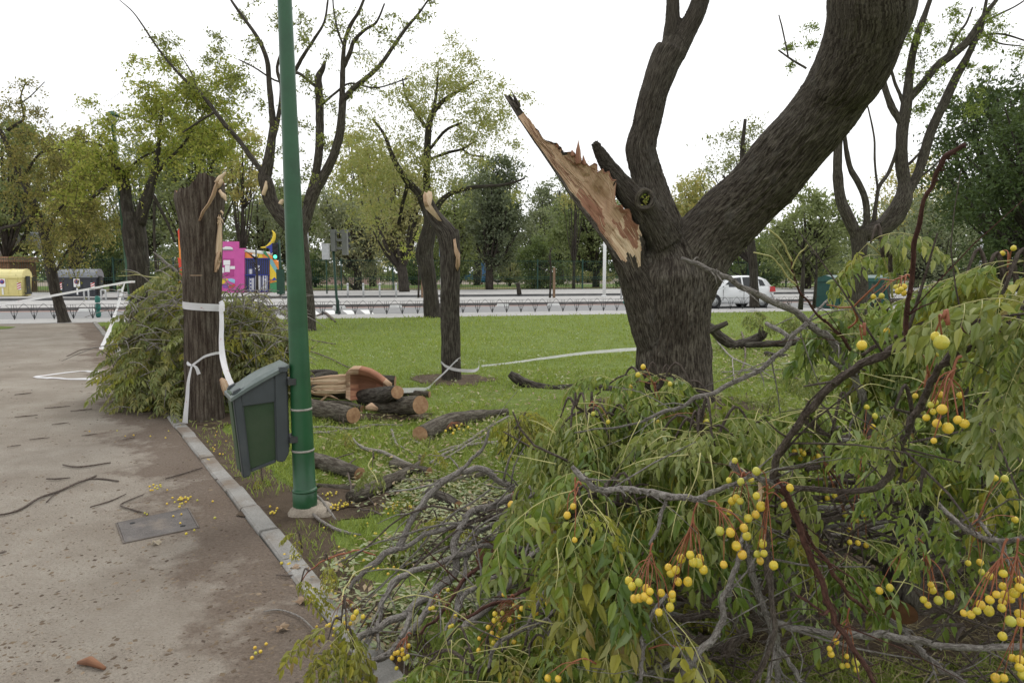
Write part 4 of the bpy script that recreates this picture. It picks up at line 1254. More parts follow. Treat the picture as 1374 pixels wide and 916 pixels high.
# ---- painted pink pavilion
def pavilion():
    d = 50.0
    root = empty('painted_pavilion', D(330, HOR, d) - Vector((0, 0, D(330, HOR, d).z - .14)), 'low pavilion painted pink, orange and yellow with a barred gate', 'building')
    O = Vector(root.location)
    def P(x, y, dy=0.0): return D(x, y, d + dy) * 1.0 - O
    def slab(name, pts, th, m, dy=0.0, par=root, smooth=False):
        mb = MB(); V = []
        for x, y in pts:
            p = P(x, y); p.y += dy; V.append(p)
        k = len(V); V2 = [v + Vector((0, th, 0)) for v in V]
        mb.add(V + V2, [tuple(range(k - 1, -1, -1)), tuple(range(k, 2 * k))] + [(i, (i + 1) % k, (i + 1) % k + k, i + k) for i in range(k)])
        return mb.build(name, m, par, smooth)
    C = lambda n, c: plain(n, c, .7, var=.08, scale=2, bmp=.05)
    pink, pinkd = C('pink_paint', (.56, .10, .34)), C('deep_pink', (.42, .06, .24))
    org, yel, red = C('orange_paint', (.78, .27, .06)), C('yellow_paint', (.75, .55, .05)), C('red_paint', (.62, .07, .04))
    grn, blu, teal = C('green_wall_paint', (.06, .25, .11)), C('blue_paint', (.045, .06, .30)), C('teal_paint', (.20, .42, .45))
    arch = [(292, 394), (328, 394), (328, 333), (323, 333), (323, 324), (318, 324), (318, 336)] + [(318 - .0 - 10.5 + 10.5 * math.cos(a), 336 - 4.5 * math.sin(a)) for a in np.linspace(.15, math.pi - .15, 7)] + [(297, 336), (297, 324), (292, 324)]
    slab('pink_wall', [(290, 394), (328, 394), (328, 333), (318.5, 333), (318.5, 324), (312, 324), (312, 324), (295, 324), (290, 324)], .35, pink)
    slab('arched_opening', [(298, 336), (313, 336), (312, 332.5), (309, 331), (303, 330.6), (299, 332.5)], .02, M['white'], -.024)  # flat white slab: the lit recess is painted by its colour
    slab('opening_shade', [(298, 336), (313, 336), (312.5, 334.4), (298, 334.4)], .02, C('shade_grey', (.25, .24, .24)), -.05)  # grey strip: shade along the opening's foot, put into colour
    slab('side_wall', [(328, 393), (372, 393), (372, 352), (366, 345), (352, 338), (328, 337)], .3, org, .10)
    slab('yellow_patch', [(342, 346), (352, 346), (351, 338), (338, 338)], .01, yel, .08)
    slab('green_patch', [(350, 338), (356, 337), (370, 360), (372, 374), (360, 346)], .02, grn, .075)
    slab('teal_patch', [(362, 347), (365, 348), (372.5, 362), (372.5, 372), (362, 356)], .02, teal, .05)
    slab('yellow_triangle', [(362, 354), (372.5, 370), (372.5, 379), (362, 374)], .02, yel, .03)
    slab('green_strip', [(362, 392), (372, 392), (372, 378), (362, 380)], .02, grn, .02)
    slab('blue_peak', [(364, 376), (368, 372), (372, 376)], .02, blu, .0)
    slab('roof', [(317, 336.5), (353, 341), (353, 338.5), (318, 333.4)], 4.0, C('pale_roof', (.6, .6, .58)), .02)
    # notices
    nb = slab('niche', [(296, 371), (314, 371), (314, 347), (296, 347)], .012, pinkd, -.016)
    for x0, y0, x1, y1 in ((300, 349, 309, 355.5), (302, 356, 308.5, 365), (309, 357, 315.5, 361), (298.5, 359, 301, 366)):
        slab('notice', [(x0, y1), (x1, y1), (x1, y0), (x0, y0)], .012, M['paper'], -.032)
    slab('notice', [(338, 344.5), (344.5, 344.5), (344.5, 340.5), (338, 340.5)], .012, M['paper'], .055)
    # painted shapes
    slab('painted_shape', [(295, 382), (301, 380), (307, 374), (296, 374)], .01, yel, -.014)
    slab('painted_shape', [(307, 377), (315, 380), (315.5, 375), (311, 373.6), (306, 374)], .01, C('sky_blue', (.3, .55, .72)), -.016)
    slab('painted_shape', [(299, 386), (305, 387), (308, 384), (303, 382), (299, 381)], .01, C('violet', (.25, .10, .38)), -.018)
    slab('painted_shape', [(305, 385.6), (312, 386.5), (316, 382.5), (314, 381), (308, 383.4)], .01, red, -.022)
    # gate with bars
    gt = slab('gate', [(329, 391), (361, 391), (361, 347), (329, 347)], .03, C('gate_dark', (.05, .055, .09)), .055)
    slab('gate_panel', [(334, 390), (341, 390), (341, 373), (334, 373)], .01, M['paper'], .042, gt)
    slab('gate_panel', [(342.5, 390), (350, 390), (350, 369), (342.5, 369)], .01, M['paper'], .042, gt)
    slab('gate_panel', [(352, 390), (358.5, 390), (358.5, 369), (352, 369)], .01, M['paper'], .042, gt)
    for x0, y0, x1, y1 in ((334, 361, 338.5, 367.5), (342, 356, 348, 363)):
        slab('notice', [(x0, y1), (x1, y1), (x1, y0), (x0, y0)], .01, M['paper'], .02, gt)
    for cx in (336, 345, 355):
        for cy in (372.5, 377.5, 382.5, 387):
            mb = MB(); c = P(cx, cy); c.y += .034
            mb.tube([c, c + Vector((0, -.008, 0))], [.062, .062], 10, 0); mb.build('dot', blu, gt)
    for x in np.linspace(329.5, 360.5, 12):
        mb = MB(); mb.tube([P(x, 391), P(x, 347.4)], [.018, .018], 4, 0); o = mb.build('bar', blu, gt)
    for y in (347, 369, 391):
        mb = MB(); mb.tube([P(328.5, y), P(361.5, y)], [.04, .04], 4, 0); mb.build('rail', blu, gt)
    # left wing behind the thick snapped trunk
    slab('left_wing', [(236, 380), (262, 380), (262, 300), (243, 300), (235, 312), (237, 345)], .3, org, .4)
    slab('red_flame', [(235, 345), (246, 352), (246, 378), (240, 375), (237, 360)], .02, red, .36)
    slab('red_flame', [(235, 310), (240, 300), (244, 300), (241, 318), (237, 322)], .02, red, .36)
    slab('yellow_flame', [(238, 314), (242, 322), (246, 330), (246, 340), (240, 326)], .02, yel, .34)
    # yellow and blue sculpture on the roof corner
    mb = MB()
    mb.tube([P(350, 332), P(357, 331.5), (P(363, 327)), P(367, 321), P(368, 314), P(365, 309)], [.04, .08, .13, .13, .10, .02], 10, 0, sub=3); mb.build('yellow_horn', yel, root)
    mb = MB(); c = P(366, 331.5)
    st = [(c.x + (.52 if k % 2 else .24) * math.cos(k * math.pi / 5), c.z + (.52 if k % 2 else .24) * math.sin(k * math.pi / 5)) for k in range(10)]
    mb.prism(st, .2, 0, o=(0, c.y - .1, 0)); mb.build('blue_star', blu, root, smooth=False)
pavilion()

# ---- poles, signals, bollards
def pole(name, label, px, d, ytop, w, m, cat='pole', zb=.12, extra=None):
    c = D(px, HOR, d)
    root = empty(name, (c.x, c.y, zb), label, cat)
    h = D(px, ytop, d).z - zb
    r = wpx(w, d) / 2
    mb = MB(); mb.tube([(0, 0, 0), (0, 0, h * .5), (0, 0, h)], [r, r * .95, r * .9], 12, 0)
    mb.tube([(0, 0, 0), (0, 0, .09)], [r * 1.7, r * 1.6], 12, 0)
    mb.build('pole', M[m], root)
    if extra: extra(root, h, r)
    return root
def arm(root, h, r):
    mb = MB(); mb.tube([(0, 0, h), (.25, 0, h + .25), (.9, -.1, h + .35)], [r * .8, r * .7, r * .6], 8, 0, sub=3); mb.build('arm', M['galv'], root)
    mb = MB(); mb.box((1.2, -.12, h + .36), (.7, .25, .12), taper=.7); mb.build('lamp_head', M['grey_box'], root, smooth=False)
pole('street_lamp', 'white lamp column on the far pavement left of the massive tree', 811, 41.5, 298, 4.6, 'white', 'street lamp', extra=arm)
pole('sign_pole', 'slim pale pole beside the green ribbed bollard near the massive tree', 834, 38, 361, 2.2, 'galv', 'pole')
pole('sign_pole', 'bare silver pole in front of the dark trees at the right', 1315, 44, 291, 4.2, 'galv', 'pole')
def bluesign(root, h, r):
    mb = MB(); mb.box((0, -r - .02, h - .25), (.16, .03, .62)); mb.build('sign_plate', plain('sign_plate_blue', (.22, .27, .36), .5), root, smooth=False)
pole('sign_pole', 'thin grey pole with a narrow plate behind the slim snapped trunk', 592, 33, 329, 2.4, 'galv', 'sign', extra=bluesign)
pole('sign_pole', 'thin pale pole beside the green lamp post in front of the park', 414, 46, 308, 3.0, 'galv', 'pole')
def signal():
    d = 26.2
    c = D(452, HOR, d)
    root = empty('traffic_light', (c.x, c.y, .012), 'traffic light on a dark green post seen from behind at the crossing', 'traffic light')
    h = D(448, 334, d).z
    mb = MB(); dx = wpx(-4, d)
    mb.tube([(0, 0, 0), (0, 0, .5), (dx * .3, 0, .6), (dx, 0, h)], [.075, .07, .05, .05], 12, 0); mb.tube([(0, 0, 0), (0, 0, .12)], [.12, .1], 12, 0)
    mb.build('pole', M['dark_green'], root)
    def hd(px0, px1, y0, y1, nm, m, dd=0.0):
        a, b_ = D(px0, y1, d) - root.location, D(px1, y0, d) - root.location
        mb = MB(); mb.box(((a.x + b_.x) / 2, dd, (a.z + b_.z) / 2), (b_.x - a.x, .26, b_.z - a.z)); return mb.build(nm, m, root, smooth=False)
    hd(445, 450.5, 308, 337, 'signal_head', M['grey_box']); hd(460, 466, 308, 342, 'signal_head', M['grey_box'])
    for y in (311, 322, 333): hd(450.5, 460, y - 1.6, y + 1.6, 'bracket', M['grey_box'], .05)
    for y in (313, 321, 329):
        mb = MB(); p = D(463, y, d) - root.location
        mb.tube([p + Vector((.02, .12, 0)), p + Vector((.02, .34, -.03))], [.10, .10], 10, 0); mb.build('visor', M['black'], root)
signal()
def signal_far():
    d = 44
    c = D(376, HOR, d)
    root = empty('traffic_light', (c.x, c.y, .12), 'traffic light showing green in front of the painted pavilion', 'traffic light')
    h = D(376, 322, d).z - .12
    mb = MB(); mb.tube([(0, 0, 0), (0, 0, h)], [.09, .07], 10, 0); mb.build('pole', M['dark_green'], root)
    a = D(371, 345, d) - root.location
    mb = MB(); mb.box((a.x, -.1, a.z + .35), (.34, .28, 1.05)); mb.build('signal_head', M['black'], root, smooth=False)
    gm, t, b = mat('green_lens'); b.inputs['Emission Color'].default_value = (.1, 1, .55, 1); b.inputs['Emission Strength'].default_value = 1.6; b.inputs['Base Color'].default_value = (.05, .5, .3, 1)
    for k, (m) in enumerate((gm, M['black'], M['black'])):
        mb = MB(); mb.tube([(a.x, -.24, a.z + .02 + k * .33), (a.x, -.27, a.z + .02 + k * .33)], [.12, .11], 14, 0); mb.build('lens', m, root)
    mb = MB(); mb.box((.05, -.12, .9), (.42, .36, 1.6)); mb.build('control_cabinet', M['dark_green'], root, smooth=False)
signal_far()
def cabinet():
    d = 47
    c = D(438, HOR, d)
    root = empty('meter_box', (c.x, c.y, .14), 'grey box on a thin green stand left of the signal post', 'box')
    a = D(438, 338, d) - root.location
    mb = MB(); mb.tube([(0, 0, 0), (0, 0, a.z - .4)], [.05, .05], 8, 0); mb.build('stand', M['dark_green'], root)
    mb = MB(); mb.box((0, 0, a.z), (.48, .3, 1.05)); mb.box((0, 0, a.z + .55), (.54, .36, .06)); mb.build('housing', M['galv'], root, smooth=False)
cabinet()
def hooprack(px, d, y1, y0, lab):
    c = D(px, HOR, d); z = .122
    root = empty('hoop_bollard', (c.x, c.y, z), lab, 'bollard', 'steel hoop bollards on the far pavement')
    h = D(px, y0, d).z - z; w = wpx(6, d) / 2
    mb = MB(); mb.tube([(-w, 0, 0), (-w, 0, h * .8), (-w * .8, 0, h * .97), (0, 0, h), (w * .8, 0, h * .97), (w, 0, h * .8), (w, 0, 0)], [.045] * 7, 10, 0, sub=3)
    mb.build('hoop', M['steel'], root)
    for sx in (-w, w):
        mb = MB(); mb.tube([(sx, 0, 0), (sx, 0, .02)], [.09, .09], 10, 0); mb.build('base_plate', M['steel'], root)
hooprack(114, 36, 408, 389, 'leftmost steel hoop bollard, in front of the dark grey container')
hooprack(137, 36, 408, 389, 'steel hoop bollard just right of the dark grey container')
hooprack(160, 36, 408, 389, 'steel hoop bollard nearest the far green lamp post')
def bollard(px, d, ytop, lab):
    c = D(px, HOR, d)
    root = empty('ribbed_bollard', (c.x, c.y, .012), lab, 'bollard', 'green ribbed bollards')
    h = D(px, ytop, d).z - .012
    mb = MB(); r = wpx(6.4, d) / 2
    for k in range(3):
        z0, z1 = h * (k / 3 + .03), h * ((k + 1) / 3 - .03)
        mb.tube([(0, 0, z0), (0, 0, z0 + .03), (0, 0, z1 - .03), (0, 0, z1)], [r * .8, r, r, r * .8], 14, 0)
    mb.tube([(0, 0, 0), (0, 0, h)], [r * .72, r * .72], 14, 0)
    mb.build('body', plain('bollard_green', (.03, .17, .14), .5), root)
    mb = MB(); mb.tube([(0, 0, h * .66), (0, 0, h * .69)], [r * .95, r * .95], 14, 0); mb.build('reflective_ring', M['white'], root)
bollard(128.5, 24.0, 397, 'green ribbed bollard at the end of the hoop fence beside the leafy heap')
bollard(840, 34, 391, 'green ribbed bollard just left of the massive tree')
for px, lab in ((466, 'leftmost of four steel bollards, beside the signal post'), (487, 'second of four steel bollards from the signal post'), (509, 'third of four steel bollards from the signal post'), (531, 'fourth steel bollard, beside the leaning pavement tree')):
    c = D(px, HOR, 40.0)
    root = empty('steel_bollard', (c.x, c.y, .122), lab, 'bollard', 'steel bollards on the far pavement')
    mb = MB(); mb.tube([(0, 0, 0), (0, 0, .78)], [.055, .055], 12, 0); mb.build('post', M['galv'], root)
    mb = MB(); mb.tube([(0, 0, .78), (0, 0, .84), (0, 0, .87)], [.075, .07, .03], 12, 0); mb.build('cap', M['steel'], root)
# far green lamp post at the left
def lamp_far():
    d = 21.0
    c = D(176.5, HOR, d)
    root = empty('lamp_post', (c.x, c.y, .004), 'slender green lamp post with a lantern rising behind the leafy heap', 'street lamp')
    mb = MB(); h = D(163, 168, d).z; dx = wpx(-13, d)
    mb.tube([(0, 0, 0), (dx * .1, 0, .6), (dx, 0, h)], [.115, .10, .06], 16, 0); mb.build('pole', M['green_paint'], root)
    mb = MB(); mb.tube([(dx, 0, h), (dx, 0, h + .12), (dx, 0, h + .26)], [.05, .12, .13], 14, 0); mb.build('lens', M['white'], root)
    mb = MB(); mb.tube([(dx, 0, h + .26), (dx, 0, h + .30), (dx, 0, h + .38), (dx, 0, h + .42)], [.2, .19, .12, .02], 16, 0); mb.build('cap', M['green_paint'], root)
lamp_far()

# ---- white hatchback on the road
def car():
    d = 32.0
    rear = D(1027, HOR, d)
    root = empty('parked_car', (rear.x, rear.y, -.006), 'white five-door hatchback on the road, half hidden behind the massive tree', 'car', rz=RZ + math.pi)
    # local x runs from tail (0) to nose (3.95); near side is y = +w/2 after turning
    Lc, wd = 3.95, 1.70
    paint, t, b = mat('car_paint_white'); b.inputs['Base Color'].default_value = (.72, .73, .74, 1); b.inputs['Roughness'].default_value = .25; b.inputs['Coat Weight'].default_value = .6
    glass, t, b = mat('car_glass'); b.inputs['Base Color'].default_value = (.015, .018, .02, 1); b.inputs['Roughness'].default_value = .08
    xs = [0, .06, .25, .55, .9, 1.3, 1.8, 2.3, 2.75, 3.1, 3.5, 3.8, 3.95]
    lo = [.36, .28, .22, .2, .2, .2, .2, .2, .2, .2, .21, .26, .36]
    belt = [.80, .92, .96, .96, .95, .94, .92, .91, .90, .88, .80, .70, .58]
    hw = [.70, .78, .83, .85, .85, .85, .85, .85, .85, .84, .80, .72, .58]
    def section(x, l, h, w):
        return [(x, -w * .94, l), (x, -w, l + .12), (x, -w, (l + h) / 2), (x, -w * .985, h - .05), (x, -w * .93, h), (x, w * .93, h), (x, w * .985, h - .05), (x, w, (l + h) / 2), (x, w, l + .12), (x, w * .94, l)]
    mb = MB(); V = []
    for q in zip(xs, lo, belt, hw): V += section(*q)
    k = 10; F = []
    for i in range(len(xs) - 1):
        for j in range(k): F.append((i * k + j, i * k + (j + 1) % k, (i + 1) * k + (j + 1) % k, (i + 1) * k + j))
    F += [tuple(range(k))[::-1], tuple(range((len(xs) - 1) * k, len(xs) * k))]
    mb.add(V, F); mb.build('body', paint, root)
    # cabin
    gx = [.18, .42, .75, 1.3, 1.8, 2.2, 2.62, 3.05]
    gz = [.98, 1.30, 1.42, 1.47, 1.455, 1.39, 1.18, .90]
    mb = MB(); V = []
    for x, z in zip(gx, gz):
        t_ = (z - .9) / .57
        w1 = .80; w2 = .80 - .20 * t_
        V += [(x, -w1, .90), (x, -w2, z), (x, -w2 * .8, z + .015), (x, w2 * .8, z + .015), (x, w2, z), (x, w1, .90)]
    F = []
    for i in range(len(gx) - 1):
        for j in range(5): F.append((i * 6 + j, i * 6 + j + 1, (i + 1) * 6 + j + 1, (i + 1) * 6 + j))
    F += [tuple(range(6))[::-1], tuple(range((len(gx) - 1) * 6, len(gx) * 6))]
    mb.add(V, F); mb.build('cabin', paint, root)
    def pane(name, pts, side):
        mb = MB(); V = []
        for x, z in pts:
            zt = np.interp(x, gx, gz); f = (z - .9) / max(.05, zt - .9)
            w2 = .80 - .20 * (zt - .9) / .57
            V.append((x, side * (.80 + (w2 - .80) * f + .006), z))
        V2 = [(x, y - side * .02, z) for x, y, z in V]; n = len(V)
        mb.add(V + V2, [tuple(range(n)), tuple(range(2 * n - 1, n - 1, -1))] + [(i, i + n, (i + 1) % n + n, (i + 1) % n) for i in range(n)])
        mb.build(name, glass, root, smooth=False)
    for s_ in (-1, 1):
        pane('side_window', [(1.72, .96), (2.72, .96), (2.35, 1.22), (2.08, 1.37), (1.72, 1.40)], s_)
        pane('side_window', [(.88, .98), (1.64, .96), (1.64, 1.40), (1.25, 1.41), (.90, 1.37)], s_)
        pane('quarter_window', [(.50, 1.02), (.80, 1.0), (.82, 1.32), (.62, 1.28)], s_)
        mb = MB(); mb.box((2.62, s_ * .93, 1.0), (.14, .2, .13), taper=.8); mb.build('wing_mirror', paint, root, smooth=False)
        mb = MB(); mb.box((1.66, s_ * .853, .62), (.012, .012, .5)); mb.box((2.72, s_ * .853, .6), (.012, .012, .5)); mb.build('door_gap', M['black'], root, smooth=False)
        for x in (.98, 1.82):
            mb = MB(); mb.box((x, s_ * .86, .80), (.18, .03, .035)); mb.build('door_handle', paint, root, smooth=False)
    # screens front and rear
    for nm, a, b_ in (('windscreen', (3.0, .935), (2.28, 1.375)), ('rear_window', (.19, 1.0), (.40, 1.285))):
        mb = MB(); off = .012 if nm == 'windscreen' else -.012
        t1, t2 = .72, .56
        V = [(a[0] + off, -t1, a[1] + .01), (a[0] + off, t1, a[1] + .01), (b_[0] + off, t2, b_[1] + .012), (b_[0] + off, -t2, b_[1] + .012)]
        mb.add(V, [(0, 1, 2, 3)]); mb.build(nm, glass, root, smooth=False)
    rubber, rim = M['black'], M['steel']
    for x in (.72, 3.18):
        for s_ in (-1, 1):
            mb = MB(); mb.tube([(x, s_ * .70, .30), (x, s_ * .865, .30)], [.36, .36], 20, 0); mb.build('wheel_arch', M['black'], root)
            mb = MB(); mb.tube([(x, s_ * .66, .30), (x, s_ * .68, .30), (x, s_ * .86, .30), (x, s_ * .885, .30)], [.27, .30, .30, .27], 24, 0); w = mb.build('wheel', rubber, root)
            mb = MB(); mb.tube([(x, s_ * .87, .30), (x, s_ * .893, .30)], [.20, .19], 18, 0); mb.build('rim', rim, w)
    red, t, b = mat('tail_light_red'); b.inputs['Base Color'].default_value = (.5, .02, .02, 1); b.inputs['Roughness'].default_value = .2
    for s_ in (-1, 1):
        mb = MB(); mb.box((.16, s_ * .79, .86), (.30, .14, .24), taper=.75); mb.build('tail_light', red, root, smooth=False)
        mb = MB(); mb.box((3.72, s_ * .62, .64), (.3, .24, .14), taper=.8); mb.build('headlight', M['white'], root, smooth=False)
    mb = MB(); mb.box((.0, 0, .42), (.1, 1.5, .22)); mb.box((3.93, 0, .40), (.1, 1.1, .2)); mb.build('bumper', paint, root, smooth=False)
car()

# ---- playground beyond the fence
def playground():
    d = 92
    root = empty('climbing_frame', (D(634, HOR, d).x, d, .02), 'climbing frame with blue panels, yellow hood and green roof beyond the fence', 'play equipment')
    O = Vector(root.location)
    P = lambda x, y: D(x, y, d) - O
    blu, yel, grn = plain('play_blue', (.05, .19, .45), .5), plain('play_yellow', (.75, .42, .05), .5), plain('play_green', (.12, .42, .32), .5)
    for x in (638, 646.5, 650):
        mb = MB(); p = P(x, 375); mb.tube([(p.x, 0, 0), (p.x, 0, P(x, 340).z)], [.1, .1], 8, 0); mb.build('post', M['white'] if x > 648 else plain('play_brown', (.25, .11, .05), .6), root)
    for x0, x1, y0, y1 in ((624, 632, 366, 375), (633, 638, 363, 375), (639, 644, 365, 374)):
        a, b_ = P(x0, y1), P(x1, y0); mb = MB(); mb.box(((a.x + b_.x) / 2, -.3, (a.z + b_.z) / 2), (b_.x - a.x, .12, b_.z - a.z)); mb.build('panel', blu, root, smooth=False)
    a = P(640, 350); mb = MB(); mb.tube([(a.x - .4, 0, a.z), (a.x + .45, 0, a.z)], [.42, .42], 12, 0); mb.build('hood', yel, root)
    a = P(645, 336); mb = MB(); mb.tube([(a.x, 0, a.z - .15), (a.x, 0, a.z + .0), (a.x, 0, a.z + .5)], [1.1, .95, .06], 8, 0); mb.build('roof', grn, root, smooth=False)
    a = P(647, 352); mb = MB(); mb.tube([(a.x, -.1, a.z), (a.x + .3, -.9, a.z - 1.2), (a.x + .2, -1.7, .4)], [.3, .3, .3], 10, 0, sub=3); mb.build('slide', blu, root)
    for x, lab in ((668, 'dark spring rider nearest the climbing frame'), (680, 'dark spring rider, middle of three in the sand'), (692, 'dark spring rider farthest from the climbing frame')):
        q = D(x, HOR, 90); r_ = empty('spring_rider', (q.x, q.y, .02), lab, 'play equipment', 'spring riders')
        mb = MB(); mb.tube([(0, 0, 0), (0, 0, .35)], [.12, .1], 8, 0); mb.build('spring', M['galv'], r_)
        mb = MB(); mb.tube([(-.55, 0, .62), (-.2, 0, .45), (.2, 0, .47), (.5, 0, .75), (.6, 0, 1.0)], [.1, .2, .2, .14, .1], 8, 0, sub=2); mb.build('animal_seat', M['iron'], r_)
    for x, lab in ((768, 'pale litter bin on the sand beyond the fence, left of the trunk'), (775, 'dark slatted park bench beyond the fence'),):
        pass
    d2 = 84
    q = D(742, HOR, d2); r_ = empty('park_bench', (q.x, q.y, .03), 'dark slatted bench beside the round bush beyond the fence', 'bench')
    sm = None
    for k in range(3):
        mb = MB(); mb.box((0, -.05 + .16 * k, .45), (1.9, .12, .05)); mb.build('seat_slat', M['iron'], r_, smooth=False)
        mb = MB(); mb.box((0, .38 + .04 * k, .62 + .16 * k), (1.9, .05, .12)); mb.build('back_slat', M['iron'], r_, smooth=False)
    for x in (-.8, .8):
        mb = MB(); mb.box((x, .1, .22), (.08, .5, .44)); mb.build('leg', M['iron'], r_, smooth=False)
    q = D(775, HOR, 86); r_ = empty('park_bin', (q.x, q.y, .03), 'small blue bin on a post beyond the fence', 'bin')
    mb = MB(); mb.tube([(0, 0, 0), (0, 0, 1.2)], [.05, .05], 8, 0); mb.build('post', M['iron'], r_)
    mb = MB(); mb.tube([(0, 0, .5), (0, 0, 1.15)], [.2, .24], 12, 0); mb.build('bucket', plain('bin_blue', (.06, .09, .2), .5), r_)
    q = D(380 + 60, HOR, 95); r_ = empty('low_wall', (q.x + 3.0, q.y, .02), 'long pale pink low wall on the grass beyond the signal post', 'wall')
    mb = MB(); mb.box((0, 0, .45), (8.5, .3, .9)); mb.build('wall', plain('pink_render', (.52, .36, .33), .8), r_, smooth=False)
    mb = MB(); mb.box((0, 0, .93), (8.7, .4, .06)); mb.build('coping', M['pavement'], r_, smooth=False)
playground()
# ================================================================== LAMP POST, BIN, TAPES, LOGS AND THINGS ON THE GROUND
def lamp_post():
    foot = G(410, 688)
    d = foot.y
    root = empty('lamp_post', foot, 'dark green steel lamp post in the foreground carrying the grey litter bin', 'lamp post')
    top = D(382, 0, d) - foot
    r0, r1 = wpx(30, d) / 2, wpx(17, d) / 2 * 1.05
    hh = lambda y: (D(410, y, d) - foot).z
    mb = MB()
    zz = [-.05, hh(656), hh(655), hh(600), hh(548), hh(300), top.z, top.z + 1.8]
    rr = [r0 * 1.1, r0 * 1.08, r0 * 1.0, r0 * .97, r0 * .92, r0 * .76, r1, r1 * .75]
    P = [Vector((top.x * max(0, z) / top.z, top.y * max(0, z) / top.z, z)) for z in zz]
    mb.tube(P, rr, 40, 0)
    mb.build('pole', M['green_paint'], root)
    for y in (548, 603):
        z = hh(y); q = top * (z / top.z); r = float(np.interp(z, zz, rr))
        mb = MB(); mb.tube([q + Vector((0, 0, -.008)), q + Vector((0, 0, -.004)), q + Vector((0, 0, .004)), q + Vector((0, 0, .008))], [r * .99, r + .0035, r + .0035, r * .99], 40, 0)
        mb.build('weld_band', plain('bare_band', (.30, .28, .25), .7, var=.3, scale=20), root)
    z = hh(655); mb = MB(); mb.tube([Vector((0, 0, z - .014)), Vector((0, 0, z - .005)), Vector((0, 0, z + .008))], [r0 * 1.12, r0 * 1.12, r0 * 1.0], 40, 0); mb.build('collar', M['green_paint'], root)
    mb = MB(); n = 30
    V = []
    for k, (q, z) in enumerate(((1.0, -.05), (1.0, .02), (.82, .05), (.45, .058))):
        for j in range(n):
            a = j * 2 * math.pi / n
            rr_ = (.125 + .07 * (vnoise([[math.cos(a) * 1.7, math.sin(a) * 1.7, 2.2]])[0] - .4)) * q
            V.append((.05 * q + rr_ * math.cos(a) * 1.05, rr_ * math.sin(a), z + .01 * (vnoise([[a * 3, k, 1]])[0] - .5)))
    F = [(k * n + j, k * n + (j + 1) % n, (k + 1) * n + (j + 1) % n, (k + 1) * n + j) for k in range(3) for j in range(n)] + [tuple(range(3 * n, 4 * n))]
    mb.add(V, F); mb.build('concrete_footing', groundmat('footing', [(.24, .2, .16), (.36, .31, .25), (.44, .39, .32)], 9, 90, .8, .012), root)
    return foot
LP = lamp_post()

